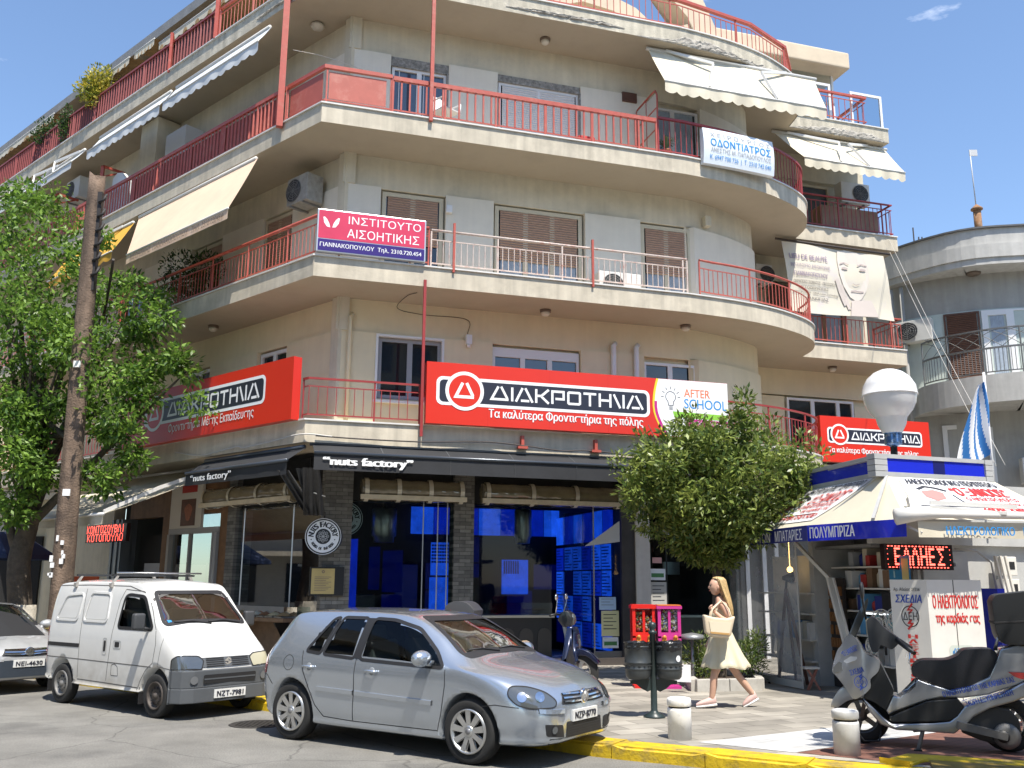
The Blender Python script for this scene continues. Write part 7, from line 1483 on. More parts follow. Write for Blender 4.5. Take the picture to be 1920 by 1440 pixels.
# giant bulb and flag on the roof
bu = thing('bulb_sign', 'giant white light bulb standing on the kiosk roof', 'bulb', (6.0,14.6,ZF1)); bc = V((6.02,14.55,4.76)); b = MB()
b.lathe([(0.001,0.42),(0.12,0.402),(0.23,0.352),(0.33,0.262),(0.40,0.135),(0.418,0.0),(0.425,-0.005),(0.425,-0.02),(0.412,-0.02)], bc, seg=40, cap=False); b.build('dome', M('bulb_white', (0.74,0.74,0.73), 0.25, coat=0.3), bu)
b = MB(); b.lathe([(0.412,-0.02),(0.385,-0.15),(0.325,-0.27),(0.25,-0.36),(0.235,-0.38),(0.215,-0.48),(0.155,-0.60),(0.14,-0.62)], bc, seg=40, cap=False); b.build('lower_globe', M('bulb_milky', (0.62,0.62,0.62), 0.2, coat=0.5), bu)
b = MB(); b.lathe([(0.14,-0.62)]+[(0.135-0.012*(k%2), -0.62-0.022*k) for k in range(1,9)]+[(0.08,-0.82),(0.04,-0.84)], bc, seg=28, cap=False); b.build('screw_cap', M('bulb_cap', (0.10,0.20,0.42), 0.25, metal=0.7, stain=(0.5,0.55,0.6), sscale=14, samt=1.0), bu)
b = MB(); b.bar(bc+V((0,0,-.83)), bc+V((0,0,-1.1)), .08); b.tube([bc+V((.02,-.02,-.84)), bc+V((.0,-.07,-.93)), bc+V((.06,-.03,-1.05))], .012, 5); b.build('stand', gapm, bu)
fl = thing('flag', 'blue and white striped flag hanging limp from a white pole on the kiosk', 'flag', (7.82,15.05,3.4)); b = MB(); b.tube([(7.80,15.05,2.95),(7.815,15.05,5.25)], .022, 8); b.build('pole', frame_w, fl)
b = MB(); b.mi = 0
def flagp(u, v):  # u 0..1 across the cloth from the pole, v 0..1 down
    w_ = 0.12+0.46*v**0.8; x = 7.80-w_*u+0.02*math.sin(v*6); z = 5.10-1.22*v-0.35*u*(0.3+0.7*v) ; return V((x, 15.05-0.07*math.sin(u*9+v*3), z))
G_ = b.grid(flagp, 36, 40)
for f in b.bm.faces:
    pass
i = 0
for u in range(36):
    for v in range(40): b.bm.faces.ensure_lookup_table(); f = b.bm.faces[i]; i += 1; f.material_index = 1 if int((u+0.45*v)/5.5) % 2 else 0
b.build('cloth', [M('flag_white', (0.70,0.71,0.73), 0.8), M('flag_blue', (0.03,0.17,0.45), 0.8)], fl, fixn=False)
# clear curtain, shelves and lamp behind it
cu = thing('plastic_curtain', 'dusty clear plastic curtain hanging at the left side of the kiosk', 'curtain', (4.5,16.6,GZ))
p, q = V((4.12,17.9,0)), V((4.70,15.62,0)); cd = (q-p).normalized(); cnn = V((cd.y,-cd.x,0))
cpl = bpy.data.materials.new('dusty_plastic'); cpl.use_nodes = True; MATS['dusty_plastic'] = cpl; t_ = cpl.node_tree; pr = t_.nodes['Principled BSDF']; pr.inputs['Base Color'].default_value = (0.50,0.53,0.56,1); pr.inputs['Roughness'].default_value = 0.35
g_ = t_.nodes.new('ShaderNodeNewGeometry'); n_ = t_.nodes.new('ShaderNodeTexNoise'); n_.inputs['Scale'].default_value = 2.2; n_.inputs['Detail'].default_value = 9; r_ = t_.nodes.new('ShaderNodeMapRange'); r_.inputs['From Min'].default_value = 0.3; r_.inputs['From Max'].default_value = 0.75; r_.inputs['To Min'].default_value = 0.16; r_.inputs['To Max'].default_value = 0.50
t_.links.new(g_.outputs['Position'], n_.inputs['Vector']); t_.links.new(n_.outputs['Fac'], r_.inputs[0]); t_.links.new(r_.outputs[0], pr.inputs['Alpha'])
b = MB(); b.grid(lambda u, v: p.lerp(q,u)+V((0,0,0.26+2.25*v))+cnn*(0.03*math.sin(u*11)*(0.4+v)), 30, 8); b.build('sheet', cpl, cu, fixn=False)
b = MB(); b.grid(lambda u, v: p.lerp(q,u)+V((0,0,0.15+0.11*v))+cnn*(0.03*math.sin(u*11)*0.4), 30, 2); b.bar(q+V((0,0,.15)), q+V((0,0,2.5)), .02); b.build('hem', M('curtain_hem', (0.45,0.44,0.40), 0.7), cu, fixn=False)
b = MB(); b.bar(p.lerp(q,.55)+V((0,0,.16)), p.lerp(q,.56)+V((0.0,0,.02)), .03); b.build('tie', gapm, cu)
su = thing('shelf_unit', 'white shelf unit with blue and white folders behind the clear curtain', 'shelf', (5.0,17.2,GZ)); w0, w1 = V((4.75,18.2,0)), V((5.20,16.3,0)); sd = (w1-w0).normalized(); sn = V((sd.y,-sd.x,0)); SU = lambda a, n, z: w0+sd*a+sn*n+V((0,0,z))
b = MB()
for z in (0.5,0.85,1.28,1.62): b.fbox(SU,0.1,1.9,-0.25,0.1,z,z+.025)
b.fbox(SU,0.1,1.9,-0.28,-0.25,.2,2.3); b.build('shelf_board', kwhite, su)
for k in range(9):
    c_, cc = [('navy',(0.02,0.05,0.25)),('white',(0.6,0.6,0.58)),('pale',(0.45,0.47,0.48)),('white',(0.6,0.6,0.58)),('sky blue',(0.08,0.25,0.5)),('sky blue',(0.08,0.25,0.5)),('white',(0.6,0.6,0.58)),('cream',(0.5,0.48,0.4)),('white',(0.6,0.6,0.58))][k]; b = MB(); wdt = (.10,.16,.05,.05,.12,.10,.18,.12,.1)[k]; x = (0.75,0.87,1.05,1.11,1.18,1.31,1.43,1.63,1.76)[k]; b.fbox(SU,x,x+wdt*.92,-.2,.08,.877,1.15+.03*(k%2)); tag(b.build('folder', M('folder_'+c_.replace(' ','_'), cc, .6), loc=SU(x,0,.88)), '%s folder, %s from the left on the shelf behind the curtain' % (c_, ordn[k]), 'folder', 'folders on the shelf behind the curtain')
tl = thing('tripod_lamp', 'brown wooden tripod lamp with black spotlight behind the curtain', 'lamp', (4.75,16.5,GZ)); top = V((4.78,16.55,1.72)); wood = M('tripod_wood', (0.11,0.05,0.035), 0.6)
for d in ((-.22,-.05),(.18,-.35),(.18,.3)): b = MB(); b.bar(top, top+V((d[0],d[1],-1.56)), .04); b.build('leg', wood, tl)
b = MB(); b.lathe([(.03,-.1),(.05,-.05),(.11,.08),(.10,.085)], top+V((.05,0,.18)), axis='X', seg=16); b.bar(top, top+V((.02,0,.16)), .03); b.build('spotlight', trim, tl)
b = MB(); b.ball(V((5.0,17.0,2.05)), .055, 12, 8); b.bar((5.0,17.0,2.1),(5.0,17.0,2.6),.01); plain('bulb', 'small lit yellow bulb hanging behind the clear curtain', 'bulb', b, M('lit_bulb', (0.8,0.6,0.2), 0.4, emit=(1.0,0.62,0.20), estr=3.0), (5.0,17.0,2.05))
st = thing('folding_stool', 'small wooden folding stool at the bottom right of the curtain', 'stool', (4.85,15.7,GZ)); b = MB(); b.box((4.87,15.75,.47),(.26,.24,.03)); b.build('seat', kwhite, st)
for x0, x1 in ((4.80,4.98),(4.95,4.78)):
    b = MB(); b.bar((x0,15.66,.46),(x1,15.62,GZ),.035); b.build('leg', M('stool_wood', (0.32,0.13,0.09), 0.6), st)
# narrow table top behind the scooter
tb = thing('side_table', 'small table with a pale wooden top behind the silver scooter', 'table', (6.05,11.75,GZ)); b = MB(); b.box((6.05,11.75,.98),(.95,.5,.03)); b.build('tabletop', M('table_wood', (0.42,0.27,0.15), 0.5, var=0.15, vscale=5), tb)
for x0, x1 in ((5.75,6.2),(6.35,5.95)): b = MB(); b.bar((x0,11.75,.96),(x1,11.75,GZ),.035); b.build('leg', trim, tb)
# ============================================================ street furniture
binm = M('bin_grey', (0.055,0.062,0.065), 0.4, metal=0.3, var=0.15, vscale=5); postm = M('post_green', (0.022,0.035,0.035), 0.4); bagm = M('bin_bag', (0.015,0.015,0.016), 0.25, bump=0.6, bscale=25)
bx, by = 1.838, 12.452
t = thing('bin_post', 'dark green post with ball top and round foot carrying two grey bins', 'post', (bx,by,GZ)); b = MB(); b.lathe([(.14,0),(.14,.02),(.06,.06),(.042,.09),(.04,1.02),(.055,1.03),(.055,1.06),(.03,1.07),(.045,1.10),(.05,1.13),(.04,1.165),(.001,1.18)], (bx,by,GZ), seg=18); b.build('post', postm, t)
for s in (-1,1):
    b = MB(); b.prism([(bx+s*.04,by-.01,.60),(bx+s*.30,by-.01,.58),(bx+s*.30,by-.01,.54),(bx+s*.22,by-.01,.53),(bx+s*.16,by-.01,.48),(bx+s*.08,by-.01,.44),(bx+s*.04,by-.01,.46)], (0,.02,0)); b.build('bracket', postm, t)
for s, lb in ((-1,'grey bin with a black bag on the left side of the green post'),(1,'grey bin with a round sticker on the right side of the green post')):
    c = (bx+s*.20, by-.02, .59); t = thing('litter_bin', lb, 'bin', c, 'grey bins on the green post'); b = MB()
    b.lathe([(.02,0),(.13,.01),(.155,.04),(.163,.10),(.163,.125),(.168,.13),(.168,.145),(.163,.15),(.166,.20),(.171,.205),(.171,.22),(.166,.225),(.170,.40),(.175,.405),(.175,.42),(.168,.425),(.165,.43)], c, seg=30); b.build('drum', binm, t)
    b = MB(); rr = random.Random(3+s); R_ = [[(.174+.012*rr.random()*(k>0), h+.012*rr.uniform(-1,1)) for k in range(1)][0] for h in (.37,.42,.455,.47)]
    g_ = [[b.bm.verts.new((c[0]+r_*(1+.05*rr.uniform(-1,1))*math.cos(a), c[1]+r_*(1+.05*rr.uniform(-1,1))*math.sin(a), c[2]+h+.015*rr.uniform(-1,1))) for a in [2*math.pi*k/26 for k in range(26)]] for r_, h in R_+[(.15,.465),(.13,.40)]]
    for p, q in zip(g_, g_[1:]):
        for k in range(26): f = b.bm.faces.new((p[k],p[(k+1)%26],q[(k+1)%26],q[k])); f.smooth = True
    b.build('bag', bagm, t, fixn=False)
    b = MB()
    for k in range(9): a = math.pi+k*math.pi/8; b.ball((c[0]+.168*math.cos(a), c[1]+.168*math.sin(a), c[2]+.175), .012, 6, 5, (1.4,.5,.6))
    b.build('vent_hole', gapm, t)
    if s > 0:
        b = MB(); f5 = lambda x, z, off=0: V((c[0]+.1712*math.sin(x)+0*off, c[1]-(.1712+off)*math.cos(x), z)); add_poly(b, circ(.62,.86,.22,18,.04), f5, .002); b.build('sticker', swhite, t, fixn=False)
def bollard(label, x, y, shaded):
    t = thing('bollard', label, 'bollard', (x,y,GZ), 'white concrete bollards along the kerb'); bm_ = M('bollard_white_%d' % shaded, (0.80,0.79,0.76) if shaded == 0 else (0.58,0.58,0.57), 0.7, var=0.12, vscale=6, streak=0.12, stain=(0.36,0.35,0.33), sscale=5, samt=0.5)  # second bollard greyer: its partial shade is put into the base colour
    b = MB(); b.lathe([(.13,0),(.13,.30),(.125,.325),(.001,.326)], (x,y,GZ), seg=30); b.build('shaft', bm_, t)
    b = MB(); b.lathe([(.114,.326),(.114,.345)], (x,y,GZ), seg=30, cap=False); b.build('groove', gapm, t)
    b = MB(); b.lathe([(.001,.344),(.126,.345),(.132,.355),(.132,.41),(.125,.427),(.10,.434),(.001,.436)], (x,y,GZ), seg=30); b.build('cap', bm_, t)
bollard('clean white round bollard at the kerb right of the silver hatchback', 1.87, 10.806, 0); bollard('greyer streaked bollard standing before the silver scooter front wheel', 3.385, 9.89, 1)
# sweets machines
def gum(label, x, y, col, cm, cols, base):
    t = thing('sweets_machine', label, 'vending machine', (x,y,GZ), 'sweets machines by the shop'); w_, d_, z0, z1 = .375, .30, .82, 1.42; b = MB()
    for sx in (-1, 1):
        for sy in (-1, 1): b.box((x+sx*(w_/2-.025), y+sy*(d_/2-.025), (z0+.1+z1)/2), (.05,.05,z1-z0-.1))
    b.box((x,y,z1-.01), (w_+.04,d_+.04,.05)); b.box((x,y,z0+.05), (w_,d_,.16)); b.box((x,y,z0+.16),(w_*.98,d_*.98,.06)); b.box((x,y+d_/2-.02,(z0+z1)/2),(w_*.9,.02,z1-z0-.1)); b.box((x,y-d_/2+.02,1.05),(.04,.03,.62)); b.build('cabinet', cm, t)
    b = MB(); b.box((x,y,.48),(.10,.10,.7)); b.box((x,y,.15),(.34,.3,.04)); b.build('stand', cm, t)
    b = MB(); b.face([(x-w_/2+.04,y-d_/2+.012,z0+.2),(x+w_/2-.04,y-d_/2+.012,z0+.2),(x+w_/2-.04,y-d_/2+.012,z1-.04),(x-w_/2+.04,y-d_/2+.012,z1-.04)]); b.build('pane', glass('sweet_glass',(.9,.9,.9),.9,refl=.5), t, fixn=False)
    rr = random.Random(int(x*100)); b = MB()
    for side in (-1, 1):
        hmax = (.30 if side < 0 else .22) if base else .33
        for k in range(75): b.mi = rr.randint(0, 3); b.ball((x+side*.08+rr.uniform(-.068,.068), y-d_/2+.05+rr.uniform(0,.04), z0+.22+rr.uniform(0,1)**1.1*hmax), .022, 7, 5)
    o = b.build('sweets', cols, t); o['kind'] = 'stuff'
    b = MB()
    for s in (-1,1): b.box((x+s*.09,y-d_/2-.012,z0+.08),(.07,.03,.09)); b.lathe([(.001,-.02),(.03,-.02),(.03,0)],(x+s*.09,y-d_/2-.02,z0+.12),axis='Y',seg=10)
    b.build('coin_slot', M('slot_orange' , (0.62,0.22,0.03), .4), t)
    b = MB(); b.box((x,y-.02,z1+.02),(w_*1.02,d_*1.0,.02)); b.build('top_plate', M('top_orange', (0.66,0.18,0.04), .4) if not base else cm, t)
sw = [M('sweet_%d' % k, c, .3) for k, c in enumerate([(.65,.62,.55),(.55,.35,.08),(.45,.06,.05),(.16,.25,.12)])]; sw2 = [M('sweet_b%d' % k, c, .3) for k, c in enumerate([(.66,.66,.68),(.30,.38,.60),(.60,.58,.5),(.35,.40,.12)])]
gum('red sweets machine on the left, half filled with mixed balls', 2.19, 15.9, 0, M('machine_red', (0.62,0.02,0.015), .35), sw, True); gum('pink sweets machine with orange top beside the red one', 2.60, 15.85, 0, M('machine_pink', (0.50,0.04,0.24), .35), sw2, False)
b = MB(); b.lathe([(.20,0),(.21,.03),(.18,.07),(.02,.10)], (3.0,15.9,.90), seg=26); b.lathe([(.03,0),(.025,.75)], (3.0,15.9,GZ+.02), seg=10); b.lathe([(.17,0),(.15,.03)], (3.0,15.9,GZ), seg=20); plain('pedestal_table', 'small round grey metal table on one leg behind the bins', 'table', b, M('galvanised', (0.26,0.27,0.28), .4, metal=.5), (3.0,15.9,GZ))
b = MB(); b.box((2.70,15.2,.42),(.03,.26,.26),Matrix.Rotation(R(70),3,'Z')); plain('white_board', 'white board leaning behind the right hand bin', 'board', b, swhite, (2.8,15.2,GZ))
# planter
pl = thing('planter', 'low marble edged planter with the bushy plant and the round street tree', 'planter', (3.6,16.2,GZ)); stone = M('planter_stone', (0.45,0.43,0.39), .8, var=.2, vscale=6)
Q = [(3.02,17.1),(2.92,15.35),(4.02,15.62),(4.25,17.0)]
for (x0,y0),(x1,y1) in zip(Q, Q[1:]+Q[:1]):
    n = 4
    for k in range(n): a = V((x0,y0,GZ+.09)).lerp(V((x1,y1,GZ+.09)),k/n+.006); c = V((x0,y0,GZ+.09)).lerp(V((x1,y1,GZ+.09)),(k+1)/n-.006); b = MB(); b.bar(a, c, .13,.19); b.bevel(.008); b.build('edging_stone', stone, pl)
b = MB(); b.face([V((*q,GZ+.10)) for q in Q]); b.build('soil', M('soil', (0.06,0.042,0.03), .95, var=.4, vscale=20, bump=1, bscale=40), pl)
# ============================================================ silver scooter
def puff(outline, hw, bev, taper=None, y0=0.0):
    b = MB(); b.prism([(x, y0-hw, z) for x, z in outline], (0, 2*hw, 0)); b.bevel(bev, 3, 40)
    if taper:
        for v in b.bm.verts: v.co.y = y0+(v.co.y-y0)*taper(v.co.x, v.co.z)
    return b
scs = paint('scooter_silver', (0.36,0.375,0.40), .7, .30); scd = M('scooter_black', (0.011,0.012,0.013), .5); scv = M('scooter_vinyl', (0.010,0.0105,0.014), .42, bump=.15, bscale=90)
sc = thing('scooter', 'big silver maxi scooter with blue lettering parked by the kiosk', 'scooter')
def spx(x, y): return ((1893-x)/191.0, (1410-(1893-x)*17/268-y)/166.0)
Z5 = lambda pts: [spx(1560+a/4.644, 1130+c/4.645) for a, c in pts]
def sm(pts, n=3): return [(p.x,p.y) for p in catmull([(*q,0) for q in pts], n)]
nose = lambda x, z: max(.28, min(1.0, 1.0-(x-1.36)*1.85))
b = puff(sm(Z5([(62,640),(72,585),(120,470),(150,440),(240,340),(310,392),(380,500),(492,552),(480,640),(405,700),(400,770),(300,840),(235,850),(170,760),(110,690)])), .27, .05, nose); b.build('front_apron', scs, sc, smooth=True)
b = puff(sm(Z5([(300,835),(400,780),(330,850),(420,930),(500,1010),(560,1050),(700,1052),(930,1050),(1060,1040),(1120,1000),(1190,930),(1280,900),(1500,850),(1672,770),(1790,720),(1850,700),(1850,800),(1760,850),(1600,905),(1400,950),(1260,1010),(1200,1060),(1090,1135),(900,1120),(600,1100),(470,1060),(380,960)]),1), .24, .03); b.build('lower_body', scs, sc, smooth=True)
b = puff(sm(Z5([(590,835),(650,850),(740,830),(812,775),(815,715),(900,750),(1100,812),(1240,790),(1420,715),(1510,610),(1530,510),(1672,480),(1850,500),(1850,700),(1672,770),(1400,850),(1180,870),(1000,860),(880,880),(600,960),(545,985),(520,950)]),1), .21, .035); b.build('rear_body', scs, sc, smooth=True)
b = puff(Z5([(490,560),(520,610),(605,800),(520,945),(420,880),(330,845),(400,780),(405,700),(480,645)]), .24, .03); b.build('leg_shield', scd, sc)
b = puff(Z5([(545,1000),(620,975),(880,885),(1140,872),(1190,930),(1130,1000),(1050,1038),(900,1040),(570,1040)]), .245, .01); b.build('floor_panel', scd, sc)
b = puff(sm(Z5([(778,650),(800,610),(860,575),(950,572),(1080,575),(1180,545),(1230,505),(1330,500),(1470,510),(1510,560),(1505,640),(1420,720),(1260,785),(1120,808),(960,760),(820,710),(780,690)])), .17, .06); b.build('seat', scv, sc, smooth=True)
b = puff(sm(Z5([(28,925),(60,850),(150,770),(230,830),(240,865),(180,880),(90,930)])), .10, .03); b.build('front_fender', scs, sc, smooth=True)
b = puff(sm(Z5([(150,440),(200,400),(260,300),(320,190),(400,85),(432,60),(425,110),(385,210),(330,310),(270,410),(215,450)])), .20, .01, lambda x, z: .55+.5*min(1,max(0,(1.45-z)))); b.build('windscreen', M('smoked_screen', (0.035,0.036,0.034), .12, coat=.6), sc, smooth=True)
b = puff(sm(Z5([(405,250),(440,215),(490,225),(560,300),(640,360),(690,400),(690,420),(640,465),(600,475),(520,440),(490,490),(440,490),(415,420)])), .16, .03); b.build('handlebar_cover', M('scooter_grey', (0.026,0.028,0.031), .5), sc, smooth=True)
hx, hz = Z5([(660,415)])[0]; ex, ez = Z5([(800,500)])[0]
for s in (1, -1):
    b = MB(); b.tube([(hx,.14*s,hz+.02),((hx+ex)/2,.33*s,(hz+ez)/2+.01),(ex,.46*s,ez)], .022, 10); b.build('grip', scd, sc)
    b = MB(); b.tube([(hx-.02,.22*s,hz-.02),(hx-.12,.36*s,hz-.10),(hx-.10,.44*s,hz-.20)], .008, 6); b.build('brake_lever', chrome, sc)
    m0 = Z5([(400,225)])[0]; b = MB(); b.tube([(m0[0],.15*s,m0[1]),(m0[0]+.02,.34*s,m0[1]+.22)], .010, 6); b.ball((m0[0]+.02,.36*s,m0[1]+.30), .085, 12, 8, (.25,.75,1.15)); b.build('mirror', scd, sc, smooth=True)
b = MB(); q = Z5([(75,600),(130,555),(200,590),(180,625),(70,655)]); b.prism([(x,.155,z) for x, z in q], (0,.012,0)); b.prism([(x,-.155,z) for x, z in q], (0,-.012,0)); b.build('headlight', lens, sc)
b = MB(); q = Z5([(175,550),(240,515),(320,520),(280,550),(200,570)]); b.prism([(x,.235,z) for x, z in q], (0,.012,0)); b.build('indicator', M('clear_lamp', (0.6,0.62,0.64), .1, coat=1), sc)
b = MB(); q = Z5([(1575,680),(1640,685),(1800,700),(1800,760),(1672,735),(1620,715)]); b.prism([(x,.215,z) for x, z in q], (0,.02,0)); b.build('tail_lamp', redl, sc)
b = puff(sm(Z5([(1500,140),(1540,90),(1640,82),(1900,80),(1990,180),(1990,400),(1900,470),(1620,478),(1530,430),(1505,300)])), .24, .07); tbx = thing('top_box', 'black top box on the rear rack of the silver scooter', 'top box'); b.build('shell', scd, tbx, smooth=True)
b = puff(Z5([(1498,296),(1992,296),(1992,312),(1498,312)]), .243, .004); b.build('lid_seam', gapm, tbx)
b = MB(); q = Z5([(1500,520),(1530,430),(1850,470)]); b.tube([(q[0][0],.1,q[0][1]),(q[1][0],.1,q[1][1]),(q[2][0],.1,q[2][1])], .022, 8); b.build('rack', steel, sc)
def tyre(par, x, z, r, wd, rimm, spokes=5, yc=0.0):
    b = MB(); b.lathe([(r*.62,-wd*.45),(r*.85,-wd/2),(r*.97,-wd*.3),(r,0),(r*.97,wd*.3),(r*.85,wd/2),(r*.62,wd*.45)], (x,yc,z), axis='Y', seg=36, cap=False); t = b.build('wheel', rubber, par)
    b = MB(); b.lathe([(r*.62,-wd*.42),(r*.55,-wd*.3),(r*.55,wd*.3),(r*.62,wd*.42)], (x,yc,z), axis='Y', seg=32, cap=False); b.lathe([(.001,-wd*.3),(r*.2,-wd*.3),(r*.2,wd*.3),(.001,wd*.3)], (x,yc,z), axis='Y', seg=16)
    for k in range(spokes): a = 2*math.pi*k/spokes; b.bar((x,yc,z),(x+r*.58*math.cos(a),yc,z+r*.58*math.sin(a)),.04,.05)
    b.build('rim', rimm, t)
fx, fz = spx(1625, 1352); tyre(sc, 1.403, .285, .285, .12, M('scooter_rim', (0.12,0.12,0.12), .4, metal=.6)); tyre(sc, 0.0, .275, .275, .13, steel)
b = MB()
for s in (-1,1): b.bar((1.403,.09*s,.285),(1.27,.09*s,.75),.05,.04)
b.build('fork', M('fork_brown', (0.10,0.075,0.065), .4, metal=.5), sc)
b = MB(); q = Z5([(1190,1040),(1300,970),(1460,940),(1560,960),(1630,1040),(1640,1130),(1500,1240),(1300,1190),(1150,1130)]); b.prism([(x,.05,z) for x, z in q], (0,.15,0)); b.bevel(.02,2); b.build('engine', M('engine_black', (0.03,0.03,0.03), .6), sc)
b = MB(); q = spx(1560+1520/4.644, 1130+1160/4.645); b.lathe([(.001,.17),(.115,.17),(.13,.19),(.12,.235),(.07,.25),(.001,.252)], (q[0],0,q[1]), axis='Y', seg=26); b.bar((q[0],.20,q[1]),(q[0]+.46,.20,q[1]+.09),.18,.07); b.build('transmission_cover', M('engine_grey', (0.17,0.165,0.155), .5, metal=.4, var=.2, vscale=9), sc)
b = MB(); b.lathe([(.062,.253),(.058,.265),(.001,.266)], (q[0]+.04,0,q[1]), axis='Y', seg=22); b.build('fan_cover', scd, sc)
b = MB(); q = Z5([(830,1100),(770,1300)]); b.bar((q[0][0],.2,q[0][1]),(q[1][0],.33,.0),.03); b.bar((q[1][0]+.04,.33,.01),(q[1][0]-.04,.33,.01),.05,.02); b.bar((q[0][0]-.3,.15,q[0][1]+.05),(q[0][0]+.1,.18,q[0][1]),.07); b.build('side_stand', scd, sc)
b = MB(); b.tube([(1.20,.12,.22),(1.24,.2,.06),(1.39,.22,.05),(1.45,.18,.12)], .012, 6); b.build('cable_lock', gapm, sc)
def side(y): return lambda a, z, off=0.0: V((-a, y+off, z))   # a runs towards the tail
def dec(txt, p0, p1, h, y, bold=.02, mat=lblue):
    (x0,z0),(x1,z1) = Z5([p0,p1]); d = V((-(x1-x0), z1-z0)); l = d.length; d.normalize(); fn = lambda a, z, off=0.0: V((x0-(d.x*a-d.y*z), y+off, z0+d.y*a+d.x*z)); letters(txt, fn, 0, l, 0, h, mat, sc, bold=bold)
dec('“Ο ΞΑΝΘΟΣ”', (178,515), (318,462), .055, .272); dec('ΣΧΕΔΙΑ', (235,665), (355,640), .055, .274, .03)
dec('Ο ΗΛΕΚΤΡΟΛΟΓΟΣ ΤΗΣ ΚΑΡΔΙΑΣ ΣΑΣ', (1025,855), (1625,755), .055, .245, .03); dec('24ΩΡΗ ΕΞΥΠΗΡΕΤΗΣΗ', (1210,930), (1600,850), .055, .245, .03)
cx, cz = Z5([(318,718)])[0]; fn = lambda a, z, off=0.0: V((cx-a, .274+off, cz+z)); b = MB(); add_ring(b,0,0,.060,.067,fn,.003,24); add_text(b,'ΔΕΗ',fn,-.045,.045,-.018,.02,.003); add_stroke(b,[(.015,.085),(-.01,.05),(.012,.045),(-.005,.02)],.012,fn,.004); add_stroke(b,[(.01,-.02),(-.008,-.045),(.01,-.05),(-.008,-.085)],.012,fn,.004); b.build('round_emblem', lblue, sc, fixn=False)
sang = math.atan2(10.607-10.109, 3.816-5.123); rx = V((5.123,10.109,0))
for o in (sc, tbx): place(o, rx.x, rx.y, sang, GZ)
# ============================================================ blue scooter behind the hatchback
bs = thing('scooter', 'dark blue step through scooter with tan seat behind the hatchback', 'scooter'); bsm = paint('scooter_blue', (0.006,0.011,0.04), .3, .25); tan = M('tan_vinyl', (0.50,0.36,0.22), .5)
b = puff(sm([(1.08,.38),(1.12,.62),(1.16,.86),(1.22,.92),(1.27,.84),(1.30,.62),(1.30,.45),(1.22,.36)]), .19, .05); b.build('front_apron', bsm, bs, smooth=True)
b = puff(sm([(.95,.22),(.45,.22),(.30,.36),(.0,.45),(-.22,.50),(-.26,.60),(.1,.62),(.42,.58),(.52,.42),(.95,.34)]), .17, .05); b.build('rear_body', bsm, bs, smooth=True)
b = puff(sm([(.52,.56),(.56,.64),(.48,.70),(.30,.68),(.10,.72),(-.08,.80),(-.24,.78),(-.28,.66),(.1,.58)]), .16, .05); b.build('seat', tan, bs, smooth=True)
b = puff(sm([(1.05,.44),(1.10,.56),(1.28,.62),(1.46,.58),(1.60,.44),(1.56,.42),(1.42,.52),(1.2,.52)]), .08, .02); b.build('front_fender', bsm, bs, smooth=True)
tyre(bs, 1.30, .29, .29, .10, alloy, 5); tyre(bs, 0.0, .29, .29, .11, alloy, 5)
b = MB()
for s in (-1,1): b.bar((1.30,.07*s,.29),(1.14,.07*s,.78),.035)
b.bar((1.14,0,.7),(1.06,0,1.08),.05); b.build('fork', steel, bs)
b = puff(sm([(1.02,1.02),(1.10,.92),(1.20,.94),(1.24,1.04),(1.16,1.14),(1.06,1.12)]), .12, .04); b.build('handlebar_cowl', M('cowl_black', (0.02,0.02,0.022), .35, coat=.5), bs, smooth=True)
b = MB(); b.ball((1.22,0,1.02), .085, 14, 10, (.5,1,1)); b.build('headlight', lens, bs)
b = MB(); b.grid(lambda u, v: V((1.16-.10*v, -.16+.32*u, 1.08+.34*v-.1*(2*u-1)**2)), 8, 6); b.build('fly_screen', glass('display_glass'), bs, fixn=False)
for s in (-1,1):
    b = MB(); b.tube([(1.06,0,1.08),(1.02,.2*s,1.10),(.96,.34*s,1.08)], .016, 8); b.build('grip', scd, bs)
    b = MB(); b.tube([(1.02,.24*s,1.10),(1.06,.30*s,1.30)], .008, 6); b.ball((1.05,.31*s,1.34), .06, 12, 8, (.35,1,.8)); b.build('mirror', chrome, bs, smooth=True)
c = V((1.315,0,.70)); fn = lambda a, z, off=0.0: V((1.318+off-.02*abs(z)/.1, a, .68+z)); b = MB(); add_ring(b,0,0,.055,.075,fn,.004,24,sx=.8); add_text(b,'SH',fn,-.04,.04,-.03,.03,.004,.03) if False else add_stroke(b,[(-.035,.03),(-.01,-.03),(.01,.03),(.035,-.03)],.014,fn,.004); b.build('round_emblem', alloy, bs, fixn=False)
tb2 = thing('top_box', 'dark grey top box with red reflector on the blue scooter', 'top box'); b = puff(sm([(-.25,.96),(-.62,.96),(-.70,1.05),(-.66,1.20),(-.52,1.26),(-.34,1.24),(-.22,1.13)]), .21, .06); b.build('shell', M('box_grey', (0.06,0.06,0.065), .4), tb2, smooth=True)
for s in (-1,1): b = MB(); b.prism([(-.69,.13*s,1.07),(-.58,.215*s,1.07),(-.60,.205*s,1.20),(-.66,.14*s,1.17)], (-.01,0,0)); b.build('reflector', redl, tb2)
b = MB(); b.bar((-.2,0,.7),(-.5,0,.97),.06); b.bar((-.15,.1,.8),(-.6,.1,.96),.03); b.build('rack', scd, bs)
ba = math.atan2(-.28,.95)
for o in (bs, tb2): fwd = V((math.cos(ba), math.sin(ba))); place(o, 1.06-fwd.x*1.40, 15.0-fwd.y*1.40, ba, GZ); o.scale = (1.08,1.08,1.08)
